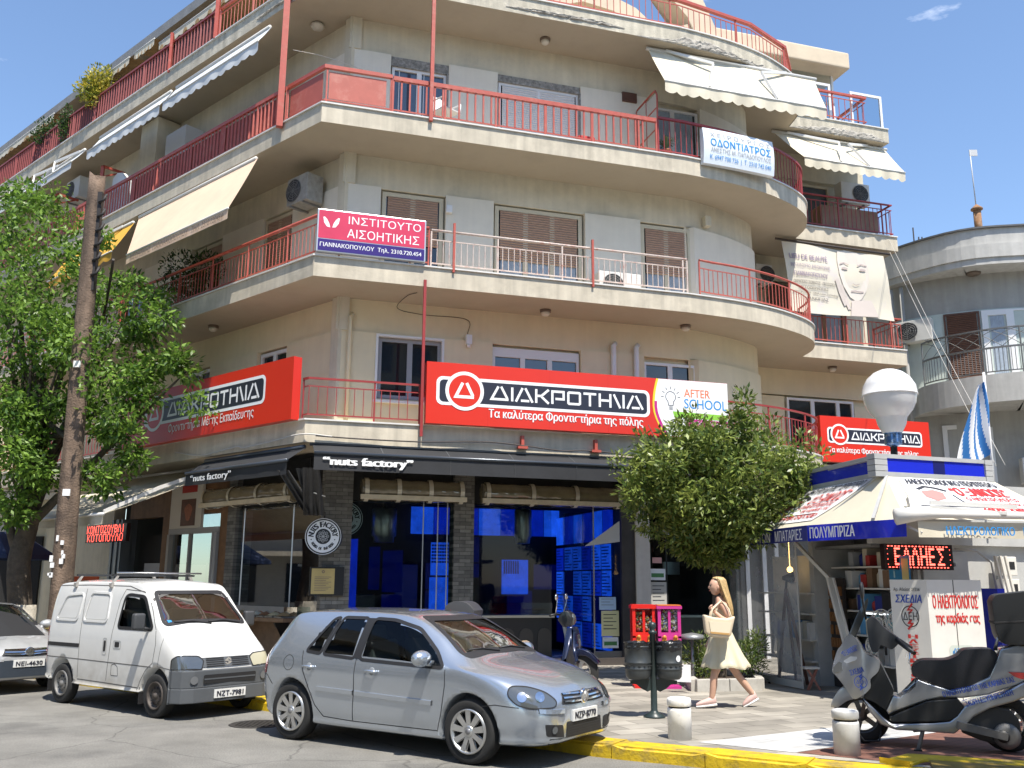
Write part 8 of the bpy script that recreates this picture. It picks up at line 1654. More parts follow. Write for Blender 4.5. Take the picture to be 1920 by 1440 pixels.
# ============================================================ walking person
px, py = 2.90, 13.45
def skinmesh(nodes, edges, name, mat, par, sub=2):
    me = bpy.data.meshes.new(name); me.from_pydata([V(n[0])+V((px,py,GZ)) for n in nodes], edges, []); o = bpy.data.objects.new(name, me); COL.objects.link(o); m1 = o.modifiers.new('s','SKIN'); m1.use_smooth_shade = True
    for i, n in enumerate(nodes):
        r = n[1]; me.skin_vertices[0].data[i].radius = r if isinstance(r, tuple) else (r, r)
    me.skin_vertices[0].data[0].use_root = True
    m2 = o.modifiers.new('u','SUBSURF'); m2.levels = sub; m2.render_levels = sub; apply_mods(o); o.data.materials.clear(); o.data.materials.append(mat); o.data.name = name
    for p in o.data.polygons: p.use_smooth = True
    if par is not None:
        for v in o.data.vertices: v.co -= ORG[par]
        o.parent = par; ORG[o] = ORG[par]
    else: ORG[o] = V((0,0,0))
    return o
skin = M('skin', (0.56,0.335,0.235), .5, var=.05, vscale=12); hairm = M('blond_hair', (0.50,0.34,0.15), .45, var=.3, vscale=30, bump=.4, bscale=60); dress = M('cream_dress', (0.62,0.56,0.40), .8, var=.05, vscale=6); bagc = M('canvas_bag', (0.64,0.53,0.38), .75, var=.08, vscale=8); shoe = M('pink_shoe', (0.62,0.42,0.38), .6); sole = M('white_sole', (0.70,0.69,0.66), .6)
N_ = [ ((.05,0,.88),(.135,.115)), ((.045,0,1.06),(.115,.10)), ((.055,0,1.22),(.14,.105)), ((.06,0,1.36),(.125,.085)), ((.045,0,1.44),(.055,.052)), ((.02,0,1.50),(.050,.048)),
 ((.06,-.16,1.37),.052), ((.10,-.22,1.25),.046), ((.15,-.24,1.15),.040), ((.02,-.26,1.19),.034), ((-.09,-.235,1.29),.025),
 ((.06,.16,1.37),.050), ((.10,.22,1.22),.042), ((.06,.24,1.08),.036), ((-.05,.22,.93),.028), ((-.09,.20,.86),.026),
 ((.04,-.075,.80),(.095,.095)), ((-.03,-.085,.60),.078), ((-.095,-.09,.43),.054), ((-.105,-.09,.30),.055), ((-.14,-.09,.10),.036),
 ((.06,.075,.80),(.095,.095)), ((.17,.085,.60),.078), ((.275,.09,.42),.054), ((.37,.09,.30),.055), ((.485,.09,.15),.036)]
Eg = [(0,1),(1,2),(2,3),(3,4),(4,5),(3,6),(6,7),(7,8),(8,9),(9,10),(3,11),(11,12),(12,13),(13,14),(14,15),(0,16),(16,17),(17,18),(18,19),(19,20),(0,21),(21,22),(22,23),(23,24),(24,25)]
pr_ = skinmesh(N_, Eg, 'person', skin, None); 
tag(pr_, 'walking person with long blond hair, cream dress and beige shoulder bag', 'person')
# head with a face, joined to the body surface
b = MB(); hc = V((px-.005,py,GZ+1.625))
def headp(u, v):
    a = 2*math.pi*u; t = math.pi*(0.002+.996*v); x, y, z = math.cos(a)*math.sin(t), math.sin(a)*math.sin(t), -math.cos(t); X = x*.092; Y = y*.072; Zz = z*.118
    if x < 0:
        if z < -.3: X *= .92-.10*(-.3-z)
        e = math.exp(-((z+.12)**2)/.02-(y**2)/.03); X -= .022*e                     # nose
        e = math.exp(-((z-.12)**2)/.012-((abs(y)-.42)**2)/.05); X += .010*e         # eye sockets
        e = math.exp(-((z+.48)**2)/.008-(y**2)/.12); X -= .006*e                    # lips
        e = math.exp(-((z+.82)**2)/.03-(y**2)/.15); X -= .014*e                     # chin
    return hc+V((X+.012*(z < -.2)*(x>0)*-1,Y,Zz))
b.grid(headp, 40, 30); b.ball(hc+V((.018,-.072,-.01)), .028, 10, 8, (.6,.35,1.0)); b.ball(hc+V((.018,.072,-.01)), .028, 10, 8, (.6,.35,1.0))
# hands: palm, four unequal bent fingers and a thumb each
def hand(c, fdir, pn, sc=1.0, curl=0.9):
    f = V(fdir).normalized(); n = V(pn).normalized(); s = f.cross(n).normalized(); c = V(c)+V((px,py,GZ)); b.ball(c+f*.035*sc, .040*sc, 10, 8, (1,1,1)) if False else None
    b.tube([c-f*.02, c+f*.02, c+f*.06*sc, c+f*.075*sc], [.022,.030*sc,.032*sc,.026*sc], 10)
    for k, (o, l) in enumerate(((-.030,.066),(-.010,.074),(.010,.069),(.029,.054))):
        p = c+f*.07*sc+s*o*sc; d = f; P = [p-f*.012]; 
        for q in range(3):
            P.append(P[-1]+d*l*sc*(.46,.32,.24)[q]); d = (d*math.cos(curl*.75)+n*math.sin(curl*.75)).normalized()
        b.tube(P, [.0095*sc,.009*sc,.0085*sc,.007*sc], 7)
    p = c+f*.02-s*.028*sc; d = (f*.6-s*.6+n*.35).normalized(); b.tube([p, p+d*.03, p+d*.03+(f*.8+n*.6).normalized()*.03], [.012,.0105,.008], 7)
hand((-.09,-.235,1.29), (-.55,.05,.62), (.5,.35,-.1), .95, 1.3); hand((-.09,.20,.86), (-.35,-.05,-1), (.6,-.4,.2), .95, .6)
hd = b.build('head', skin, None, smooth=True)
bmj = bmesh.new(); bmj.from_mesh(pr_.data); bmj.from_mesh(hd.data); bmj.to_mesh(pr_.data); bmj.free(); bpy.data.objects.remove(hd)
for p in pr_.data.polygons: p.use_smooth = True
def onp(b, nm, m, smooth=True): return b.build(nm, m, pr_, smooth=smooth, fixn=True)
b = MB()
for s in (-1,1): b.ball(hc+V((-.082,s*.030,.012)), .0125, 8, 6); 
onp(b, 'eye', M('eye_dark', (0.05,0.04,0.035), .2)); b = MB(); b.ball(hc+V((-.092,0,-.058)), .016, 8, 6, (.35,1.2,.4)); onp(b, 'lips', M('lips', (0.42,0.14,0.12), .5))
# hair: cap and long fall down the back
rr = random.Random(5); b = MB(); LV = [(1.765,.030,.02,.02),(1.755,.035,.07,.055),(1.72,.038,.102,.084),(1.66,.048,.106,.097),(1.58,.068,.100,.105),(1.50,.092,.096,.120),(1.42,.115,.090,.135),(1.34,.138,.080,.138),(1.26,.158,.066,.125),(1.19,.170,.045,.095)]
def hairp(u, v):
    k = v*(len(LV)-1); i = min(int(k), len(LV)-2); f = k-i; z, x, rx, ry = [LV[i][q]*(1-f)+LV[i+1][q]*f for q in range(4)]; a = 2*math.pi*u; ca, sa = math.cos(a), math.sin(a); X = ca*rx
    if ca < 0 and z < 1.73: X *= max(.05,.45-(1.73-z)*2.2) if z > 1.50 else .15
    wv = 1+.05*math.sin(a*11+z*8)+.03*math.sin(a*23); return V((px+x+X*wv, py+sa*ry*wv, GZ+z))
b.grid(hairp, 72, 40); onp(b, 'hair', hairm)
# dress
b = MB(); DV = [(1.335,.06,.150,.115),(1.25,.055,.165,.125),(1.12,.05,.135,.115),(1.05,.048,.128,.112),(.95,.055,.165,.145),(.82,.065,.205,.18),(.68,.075,.25,.22),(.56,.085,.30,.26),(.535,.085,.297,.257)]
def dressp(u, v):
    k = v*(len(DV)-1); i = min(int(k), len(DV)-2); f = k-i; z, x, rx, ry = [DV[i][q]*(1-f)+DV[i+1][q]*f for q in range(4)]; a = 2*math.pi*u; fl_ = max(0,(1.0-z))*.26; w_ = 1+fl_*(.75*math.sin(a*7+1)+.5*math.sin(a*13+z*3)); x += .05*max(0,.9-z)*(1 if math.cos(a) > 0 else .0); return V((px+x+rx*math.cos(a)*w_, py+ry*math.sin(a)*w_, GZ+z-.015*math.sin(a*5)*(z < .6)))
b.grid(dressp, 96, 32); 
for s in (-1,1): b.tube([V((px-.03,py+s*.085,GZ+1.325)),V((px+.03,py+s*.105,GZ+1.43)),V((px+.13,py+s*.09,GZ+1.31))], .010, 6)
onp(b, 'dress', dress)
def trainer(ank, toe, heel_up=0.0):
    b = MB(); a = V(ank)+V((px,py,GZ)); t = V(toe)+V((px,py,GZ)); h = a+V((.035,0,-.06-0*heel_up)); d = (t-h); l = d.length; d.normalize(); up = V((0,1,0)).cross(d)*-1; up = up if up.z > 0 else -up; sy = V((0,1,0))
    def P(u, v): 
        k = u; w_ = .043*math.sin(math.pi*min(1,max(.05,.12+.83*k)))**.5; hh = .085*(1-k)**.7+.032; a_ = 2*math.pi*v; return h-d*.03+d*(l+.05)*k+sy*w_*math.cos(a_)+up*(.012+hh*.5+hh*.5*math.sin(a_))
    b.grid(P, 16, 14); o = onp(b, 'shoe', shoe); b = MB(); b.grid(lambda u, v: h-d*.035+d*(l+.06)*u+sy*(.048*math.sin(math.pi*min(1,max(.05,.12+.83*u)))**.5*math.cos(2*math.pi*v))+up*(.006+.018*math.sin(2*math.pi*v)), 16, 12); q = b.build('sole', sole, o, smooth=True)
trainer((-.14,-.09,.10), (-.33,-.09,.015)); trainer((.485,.09,.15), (.36,.09,.005))
# shoulder bag held against the side
bgo = thing('shoulder_bag', 'beige canvas tote bag on the shoulder of the walking person', 'bag', (px-.05,py-.33,GZ+1.1)); b = MB(); y0 = py-.335
b.prism([(px-.27,y0-.06,GZ+1.255),(px-.25,y0-.06,GZ+1.01),(px-.16,y0-.06,GZ+.955),(px+.05,y0-.06,GZ+.94),(px+.10,y0-.06,GZ+.985),(px+.165,y0-.06,GZ+1.235),(px+.05,y0-.06,GZ+1.20),(px-.12,y0-.06,GZ+1.215)], (0,.13,0)); b.bevel(.03,3,40); b.build('pouch', bagc, bgo, smooth=True)
b = MB(); b.prism([(px-.20,y0-.068,GZ+1.17),(px-.18,y0-.068,GZ+1.03),(px+.07,y0-.068,GZ+1.01),(px+.10,y0-.068,GZ+1.15)], (0,.005,0)); b.build('pocket', M('bag_cream', (0.70,0.62,0.46), .7), bgo); b = MB(); b.prism([(px-.19,y0-.069,GZ+1.03),(px-.18,y0-.069,GZ+1.005),(px+.07,y0-.069,GZ+.985),(px+.075,y0-.069,GZ+1.01)], (0,.004,0)); b.build('trim_band', M('bag_tan', (0.50,0.29,0.10), .6), bgo)
for y in (-.02,.06): b = MB(); b.tube([(px-.17,y0+y,GZ+1.21),(px-.13,y0+y+.05,GZ+1.32),(px+.03,py-.155,GZ+1.435),(px+.10,y0+y+.08,GZ+1.33),(px+.12,y0+y,GZ+1.21)], .011, 6); b.build('strap', bagc, bgo, smooth=True)
# ============================================================ trees and plants
def leafmat(name, c0, c1, rough=.5, tr=.35):
    m = bpy.data.materials.new(name); m.use_nodes = True; MATS[name] = m; t = m.node_tree; p = t.nodes['Principled BSDF']; p.inputs['Roughness'].default_value = rough
    g = t.nodes.new('ShaderNodeNewGeometry'); n = t.nodes.new('ShaderNodeTexNoise'); n.inputs['Scale'].default_value = 2.2; n.inputs['Detail'].default_value = 3; t.links.new(g.outputs['Position'], n.inputs['Vector'])
    w = t.nodes.new('ShaderNodeTexWhiteNoise'); w.noise_dimensions = '1D'; t.links.new(g.outputs['Random Per Island'], w.inputs['W'])
    a = t.nodes.new('ShaderNodeMath'); a.operation = 'ADD'; t.links.new(n.outputs['Fac'], a.inputs[0]); s = t.nodes.new('ShaderNodeMath'); s.operation = 'MULTIPLY_ADD'; s.inputs[1].default_value = .5; s.inputs[2].default_value = -.25; t.links.new(w.outputs['Value'], s.inputs[0]); t.links.new(s.outputs[0], a.inputs[1])
    r = t.nodes.new('ShaderNodeValToRGB'); r.color_ramp.elements[0].position = .3; r.color_ramp.elements[1].position = .75; r.color_ramp.elements[0].color = (*c0,1); r.color_ramp.elements[1].color = (*c1,1); t.links.new(a.outputs[0], r.inputs[0]); t.links.new(r.outputs[0], p.inputs['Base Color'])
    tl = t.nodes.new('ShaderNodeBsdfTranslucent'); t.links.new(r.outputs[0], tl.inputs[0]); mx = t.nodes.new('ShaderNodeMixShader'); mx.inputs[0].default_value = tr; o = t.nodes['Material Output']; t.links.new(p.outputs[0], mx.inputs[1]); t.links.new(tl.outputs[0], mx.inputs[2]); t.links.new(mx.outputs[0], o.inputs[0]); return m
ash = leafmat('ash_leaf', (0.055,0.125,0.018), (0.24,0.39,0.06), .45, .45); laurel = leafmat('laurel_leaf', (0.055,0.10,0.016), (0.28,0.34,0.075), .42, .30); bushm = leafmat('bush_leaf', (0.05,0.10,0.02), (0.22,0.27,0.06)); yelb = leafmat('yellow_leaf', (0.14,0.18,0.02), (0.62,0.52,0.08)); ivy = leafmat('ivy_leaf', (0.02,0.05,0.012), (0.08,0.15,0.03)); bark = M('tree_bark', (0.105,0.085,0.065), .9, var=.5, vscale=6, bump=1.0, bscale=22); limed = M('limed_bark', (0.42,0.39,0.33), .9, var=.4, vscale=8, bump=.8, bscale=22)
def leaves(b, c, r, n, size, rnd, up=.35, droop=0.0, narrow=.45, sprays=0):
    c = V(c); r = V(r)
    for k in range(n):
        while True:
            q = V((rnd.uniform(-1,1),rnd.uniform(-1,1),rnd.uniform(-1,1)))
            if .15 < q.length <= 1: break
        q = q*(.55+.45*rnd.random()/max(q.length,.3)) if rnd.random() < .6 else q
        if q.length > 1: q.normalize()
        p = c+V((q.x*r.x,q.y*r.y,q.z*r.z)); d = (q.normalized()*.7+V((rnd.uniform(-1,1),rnd.uniform(-1,1),rnd.uniform(-1,1)-droop))*.8).normalized(); nn = (V((rnd.uniform(-1,1),rnd.uniform(-1,1),rnd.uniform(-.4,1)))+V((0,0,up))).normalized(); s = d.cross(nn)
        if s.length < .1: continue
        s.normalize(); l = size*rnd.uniform(.6,1.25); w_ = l*narrow*.5
        b.bm.faces.new([b.bm.verts.new(x) for x in (p, p+d*l*.45+s*w_, p+d*l, p+d*l*.45-s*w_)])
def limbs(b, base, top, r0, r1, rnd, ends, wob=.12):
    P = [base.lerp(top,k/6)+V((rnd.uniform(-1,1),rnd.uniform(-1,1),0))*wob*(0<k<6)*(.5+.5*k/6) for k in range(7)]; P = catmull(P,3); b.tube(P, [r0*(1+.5*max(0,.12-i/len(P))*5)+(r1-r0)*i/(len(P)-1) for i in range(len(P))], 12)
    for e, k in ends:
        s = P[min(len(P)-1,int(k*(len(P)-1)))]; e = V(e); m = s.lerp(e,.5)+V((rnd.uniform(-.2,.2),rnd.uniform(-.2,.2),.15)); rr = (r0+(r1-r0)*k)*.5; b.tube(catmull([s,m,e],4), [rr*(1-.85*i/8) for i in range(9)], 7)
# big ash at the left
rnd = random.Random(12); T0 = V((-10.0,19.6,GZ)); tr = thing('tree', 'large leafy green tree at the left with a whitewashed trunk foot', 'tree', T0)
cl = []
def clus(px_, py_, Y, r, n): 
    u = (px_-960)/1746.37; v = (py_-720)/1746.37; dy = math.cos(_th)+v*math.sin(_th); dz = math.sin(_th)-v*math.cos(_th); k = Y/dy; cl.append((V((u*k, Y, 1.8+dz*k)), r, n))
for q in [(30,430,20.2,1.0),(110,420,20.4,.7),(70,500,19.5,1.1),(160,490,19.8,.6),(20,560,19.4,1.1),(110,560,19.2,1.0),(200,560,20.0,.6),(245,545,19.6,.55),(60,640,19.0,1.1),(150,620,18.9,.9),(230,610,19.2,.7),(20,700,19.2,1.0),(110,690,18.7,.9),(200,680,18.9,.9),(270,660,18.9,.7),(320,690,18.9,.65),(300,740,18.8,.8),(230,750,18.7,.8),(60,760,18.9,1.0),(150,770,19.2,.8),(30,830,18.9,.9),(100,830,19.2,.8),(200,820,18.7,.6),(260,810,18.6,.55),(20,890,18.8,.9),(90,890,19.2,.7),(190,890,18.6,.4),(40,940,18.9,.6),(350,700,18.8,.35),(280,600,19.4,.5),(-40,500,19.8,1.2),(-50,640,19.5,1.2),(-40,790,19.2,1.2),(250,870,18.6,.35),(190,920,18.6,.35),(40,400,20.6,.5),(180,450,19.9,.35),(10,375,20.6,.35)]:
    clus(*q[:3], q[3], int(760*q[3]**2)+160)
b = MB(); limbs(b, T0, V((-10.2,19.6,6.2)), .26, .14, rnd, [(c,min(.98,.35+.6*rnd.random())) for c, r, n in cl[::2]], .10); b.build('trunk', bark, tr, smooth=True)
b = MB(); b.tube([T0, T0+V((0,0,.7)), T0+V((.01,0,1.15))], [.37,.295,.275], 14); b.build('limed_foot', limed, tr, smooth=True)
b = MB()
for c, r, n in cl:
    for k in range(max(3,int(7*r))):   # sprays inside each clump give gaps and an uneven outline
        cc = c+V((rnd.gauss(0,.48)*r,rnd.gauss(0,.42)*r,rnd.gauss(0,.42)*r)); leaves(b, cc, (.42*r+.10,.42*r+.10,.30*r+.08), n//max(3,int(7*r)), .15, rnd, .5, .3, .42)
b.build('crown', ash, tr, fixn=False)
# round laurel in the planter
rnd = random.Random(5); T1 = V((3.62,16.75,GZ)); tr = thing('tree', 'small round laurel street tree before the second shop door', 'tree', T1); ends = []
cen = V((3.70,16.75,3.50))
b = MB(); E_ = [cen+V((rnd.uniform(-1.3,1.3),rnd.uniform(-1.1,1.1),rnd.uniform(-.4,1.2))) for k in range(14)]; limbs(b, T1, V((3.66,16.75,2.7)), .095, .075, rnd, [(e,.75+.25*rnd.random()) for e in E_], .03); b.build('trunk', bark, tr, smooth=True)
b = MB()
for k in range(175):
    while True:
        q = V((rnd.uniform(-1,1),rnd.uniform(-1,1),rnd.uniform(-1,1)))
        if q.length < 1: break
    q = q.normalized()*(.45+.55*rnd.random()**.6); zz = q.z*1.22 if q.z > 0 else q.z*1.30; wd = 1.0 if q.z > -.3 else 1.0-(-.3-q.z)*.75
    c = cen+V((q.x*1.68*wd, q.y*1.5*wd, zz)); leaves(b, c, (.35,.35,.29), 150, .135, rnd, .5, 0, .36)
for px_, pz in ((-1.75,.35),(-1.6,-.25),(1.7,.1),(1.5,.75),(.45,1.35),(.5,1.55),(-.6,1.1),(1.0,1.1),(-1.3,.8),(1.75,.5)): leaves(b, cen+V((px_,rnd.uniform(-.4,.4),pz)), (.22,.22,.3), 90, .125, rnd, .5, -.5, .36)
b.build('crown', laurel, tr, fixn=False)
def bush(label, c, r, n, size, mat, narrow=.4, up=.3, stems=True, nm='bush', cat='bush', k=7, seed=1, group=None):
    rnd = random.Random(seed); t = thing(nm, label, cat, V(c)-V((0,0,r[2])), group); b = MB()
    for i in range(k): cc = V(c)+V((rnd.uniform(-.6,.6)*r[0],rnd.uniform(-.6,.6)*r[1],rnd.uniform(-.6,.6)*r[2])); leaves(b, cc, (r[0]*.55,r[1]*.55,r[2]*.6), n//k, size, rnd, up, -.4, narrow)
    b.build('foliage', mat, t, fixn=False); b = MB()
    for i in range(6): b.tube([V(c)+V((rnd.uniform(-.4,.4)*r[0],rnd.uniform(-.4,.4)*r[1],-r[2])), V(c)+V((rnd.uniform(-.8,.8)*r[0],rnd.uniform(-.8,.8)*r[1],r[2]*.5))], .008, 5)
    b.build('stems', bark, t); return t
bush('wispy green bush in the planter behind the walking person, right part', (3.98,16.2,.62), (.36,.45,.42), 1500, .09, bushm, .22, .1, seed=2); bush('wispy green bush in the planter, left part beside the round table', (3.22,16.1,.60), (.30,.45,.40), 1300, .09, bushm, .22, .1, seed=3)
bush('yellow green bush overflowing the rail of the roof terrace', tuple(L(10.9,-.25,15.55)), (.85,.45,.62), 2600, .11, yelb, .5, seed=4); bush('green shrub behind the roof terrace rail left of the yellow bush', tuple(L(14.1,-.2,15.35)), (.7,.4,.45), 1500, .10, ivy, .5, seed=6); bush('trailing plant climbing over the roof terrace rail', tuple(L(12.6,-.12,15.1)), (.35,.2,.65), 900, .09, ivy, .5, seed=8); bush('dark leafy plants in the shade behind the second floor left rail', tuple(L(5.4,-.5,8.75)), (.9,.4,.75), 1800, .11, ivy, .4, seed=9)
# ============================================================ wooden pole
wp = thing('utility_pole', 'thick weathered wooden utility pole with nails and paper scraps', 'pole', (-8.75,18.4,GZ)); pw_ = M('pole_wood', (0.20,0.14,0.10), .9, var=.45, vscale=3, streak=.55, bump=1.0, bscale=30, stain=(0.05,0.035,0.028), sscale=1.1, samt=.9)
b = MB(); rr = random.Random(8); n = 30
rings = []
for i in range(n+1):
    h = i/n; r = .215-.055*h; c = V((-8.64-.18*h, 18.4, GZ+9.95*h)); rings.append([b.bm.verts.new(c+V((math.cos(a),math.sin(a),0))*r*(1+.05*math.sin(3*a+i*.2)+.035*rr.uniform(-1,1))+V((0,0,(.10*math.sin(2*a)+.06*rr.random()) if i == n else 0))) for a in [2*math.pi*k/22 for k in range(22)]])
for p, q in zip(rings, rings[1:]):
    for k in range(22): f = b.bm.faces.new((p[k],p[(k+1)%22],q[(k+1)%22],q[k])); f.smooth = True
b.bm.faces.new(rings[-1]); b.build('shaft', pw_, wp)
b = MB(); b.bar((-8.66,18.33,7.6),(-8.68,18.33,9.75),.10,.12)
for k in range(6): b.tube([V((-8.66,18.26,7.9+k*.32)),V((-8.54,18.23,7.95+k*.32)),V((-8.52,18.28,8.08+k*.32))],.03,6)
b.build('cable_clamp', M('clamp_black', (0.025,0.022,0.022), .7), wp)
for x, z in ((-8.76,6.02),(-8.70,3.45)): b = MB(); b.box((x+.03,18.21,z),(.14,.03,.13)); b.build('number_plate', swhite, wp)
for k in range(9): b = MB(); b.box((-8.72+rr.uniform(-.10,.14),18.19,rr.uniform(1.6,2.6)),(rr.uniform(.03,.07),.03,rr.uniform(.04,.12))); b.build('paper_scrap', swhite, wp)
cable([V((-8.3,18.4,8.3)),V((-8.9,19.6,7.7)),V((-9.6,21,7.5))], .03, cab, 'twisted black cable leaving the wooden pole towards the left balcony')
# ============================================================ neighbour building on the right
nb = thing('neighbour_building', 'grey rounded neighbour building with balconies at the right edge', 'building', (14,27,0)); ngrey = M('neighbour_grey', (0.40,0.395,0.37), .9, var=.1, vscale=1.2, streak=.15, stain=(0.28,0.275,0.26), sscale=.8, samt=.5); nmint = M('neighbour_mint', (0.50,0.56,0.52), .9, var=.08); npale = M('neighbour_slab', (0.50,0.49,0.46), .9, var=.1, streak=.15)
NW = [(p.x,p.y) for p in catmull([(11.2,29.5,0),(11.75,27.9,0),(12.7,26.9,0),(14.2,26.2,0),(16.5,25.8,0),(20,25.6,0)],5)]
b = MB(); b.sweep(NW,-.4,0,0,10.95); b.build('wall', ngrey, nb); b = MB(); b.sweep(NW[6:],0.0,.03,7.45,9.72); b.build('wall_panel', nmint, nb)
RFP = [(p.x,p.y) for p in catmull([(11.0,29.2,0),(11.75,27.3,0),(13.05,25.7,0),(14.8,25.2,0),(17,24.9,0),(20,24.8,0)],5)]
b = MB(); b.sweep(RFP,-3,0,10.82,11.02); b.sweep(RFP,-.3,.05,11.02,11.42); b.sweep(RFP,-.25,-.05,11.42,11.92); b.build('cornice', npale, nb); b = MB(); b.sweep(RFP,-.3,.03,11.92,11.97); b.build('coping', M('coping_dark', (0.10,0.10,0.10), .7), nb)
BLP = [(p.x,p.y) for p in catmull([(12.05,27.6,0),(12.02,26.4,0),(12.5,25.5,0),(13.4,24.7,0),(14.6,24.3,0),(18,24.1,0)],5)]
for z0, z1 in ((6.68,7.45),): b = MB(); b.sweep(BLP,-2.5,0,z0,z1); b.build('floor_slab', npale, nb)
rl = MB(); pth = offset(BLP[4:],-.08); rl.sweep([tuple(p) for p in pth],-.02,.02,8.18,8.23); rl.sweep([tuple(p) for p in pth],-.015,.015,8.72,8.76); rl.sweep([tuple(p) for p in pth],-.015,.015,7.52,7.55)
for p in resample([tuple(p) for p in pth],.10): rl.bar((*p,7.55),(*p,8.18),.014)
for p in resample([tuple(p) for p in pth],.95): rl.bar((*p,7.45),(*p,8.76),.03)
P_ = resample([tuple(p) for p in pth],.02); A_ = 24
for i0_ in range(0, len(P_)-48, 24):
    for s in (0,1):
        pts = [V((*P_[i0_+int(k*48/8)],8.23+.49*(math.sin(math.pi*k/8*.5) if s == 0 else math.cos(math.pi*k/8*.5)))) for k in range(9)]; rl.tube(pts,.009,4)
rl.build('railing', M('iron_rail', (0.16,0.16,0.155), .5, metal=.4), nb)
def WN_(d, n, z):  # distance along the wall path from px station
    P = NW; acc = 0
    for a, c in zip(P, P[1:]):
        a = V(a); c = V(c); l = (c-a).length
        if acc+l >= d: t = (d-acc)/l; p = a.lerp(c,t); dd = (c-a).normalized(); q = p+V((dd.y,-dd.x))*n; return V((q.x,q.y,z))
        acc += l
    return V((*P[-1],z))
window(WN_, 3.3,4.25,7.48,9.68,.05, nb, nlights=1, fm=shut_d, pm=shut_d, shut=.95, sm=shut_d, fw=.05, name='shutter_door'); window(WN_, 4.3,5.1,7.48,9.68,.05, nb, nlights=1, curtain=True, fw=.16); window(WN_, 5.1,6.2,7.48,9.68,.03, nb, nlights=1, pm=M('dark_opening', (0.03,0.022,0.02), .8), fw=.05)
window(WN_, 3.0,6.6,4.2,6.35,.04, nb, nlights=3, fw=.12); window(WN_, 7.2,8.6,7.5,9.7,.05, nb, nlights=2)
ac('white air conditioner with dark fan on the neighbour building beside a brown shutter', WN_, 2.55,.05,8.92, w=.95,h=.66,d=.34,flip=-1); ac('grey air conditioner behind the flag pole low on the neighbour building', WN_, 5.3,.3,4.55, w=1.0,h=.7,d=.4)
b = MB(); b.lathe([(.001,0),(.2,0),(.2,-.05),(.14,-.08),(.001,-.09)],(13.6,26.2,10.82),seg=18); b.build('ceiling_lamp', lampd, nb)
for x, y, r in ((11.95,27.55,.06),(11.75,27.8,.05)): b = MB(); b.tube([(x-.05,y-.25,4.0),(x-.05,y-.25,10.7)],r,8); b.build('drainpipe', ngrey, nb, smooth=True)
b = MB(); b.tube([(14.0,26.4,11.9),(14.0,26.4,12.85)],.11,12); b.lathe([(.10,.95),(.17,.98),(.17,1.02),(.02,1.16)],(14.0,26.4,11.9),seg=14); plain('chimney_pipe', 'rusty flue pipe with a cap on the neighbour roof', 'flue', b, M('rusty_pipe', (0.28,0.14,0.06), .8, var=.4, vscale=8, stain=(0.4,0.35,0.28), sscale=5, samt=.6), (14.0,26.4,11.9))
b = MB(); b.tube([(14.0,26.42,13.0),(13.98,26.42,14.85)],.016,6); b.box((14.08,26.42,14.75),(.24,.03,.2)); plain('antenna', 'thin mast with a white flat antenna above the rusty flue', 'antenna', b, M('antenna_grey', (0.5,0.5,0.5), .4), (14.0,26.42,13.0))
b = MB()
for x in (12.25,12.4,12.5): b.bar((x,26.9,11.9),(x,26.9,12.5-.3*(x>12.3)),.03)
plain('rods', 'short dark rods on the left end of the neighbour roof', 'rods', b, cab, (12.3,26.9,11.9))
b = MB(); b.tube([F(13.2,-5,17.0),F(13.2,-5,17.7)],.015,5); b.bar(F(12.8,-5,17.55),F(13.9,-5,17.7),.02)
for k in range(6): b.bar(F(12.9+k*.18,-5.15,17.57+k*.02),F(12.9+k*.18,-4.85,17.57+k*.02),.012)
plain('tv_antenna', 'pale television aerial on the roof of the corner block', 'antenna', b, frame_w, F(13.2,-5,17.0))
b = MB(); b.tube([F(11.9,-5,17.0),F(11.9,-5,17.85)],.015,5); b.bar(F(11.7,-5,17.75),F(12.2,-5,17.85),.02)
for s in (11.72,12.18): b.bar(F(s,-5,17.55),F(s,-5,18.0),.018)
plain('tv_antenna', 'dark forked television aerial left of the pale one', 'antenna', b, cab, F(11.9,-5,17.0))
cable([V((10.25,24.0,11.0)),V((9.2,19.7,7.3)),V((8.2,15.4,3.75))], .005, cabw, 'pale cable slanting from the corner block roof down to the kiosk'); cable([V((10.2,23.9,10.6)),V((9.1,19.6,7.1)),V((8.0,15.3,3.72))], .005, cabw, 'second pale cable beside the first one down to the kiosk')
# ============================================================ left background
b = MB(); fr = M('canopy_metal', (0.30,0.34,0.38), .4, metal=.4)
b.bar((-10.6,18.6,GZ),(-10.25,18.6,2.35),.07); b.bar((-13.5,18.3,2.22),(-10.2,18.6,2.38),.07); b.bar((-13.5,20.2,2.25),(-13.5,18.3,2.22),.07); plain('canopy_frame', 'grey metal canopy frame beside the big tree trunk', 'frame', b, fr, (-10.6,18.6,GZ))
pa = thing('parasol', 'dark blue cafe parasol behind the canopy frame at the left edge', 'parasol', (-12.8,22.6,GZ)); b = MB(); b.lathe([(1.75,2.25),(1.72,2.35),(.9,2.85),(.12,3.12),(.001,3.14)], (-12.6,22.6,0), seg=8, smooth=False, cap=False); b.build('canopy', M('parasol_blue', (0.02,0.035,0.09), .8), pa); b = MB(); b.tube([(-12.6,22.6,GZ),(-12.6,22.6,3.2)],.03,8); b.build('pole', frame_g, pa)
b = MB(); b.box((-9.75,21.5,1.75),(.9,.04,.22)); plain('shop_board', 'small orange red shop board between the tree and the pole', 'sign', b, M('board_orange', (0.50,0.08,0.02), .5), (-9.75,21.5,1.7))
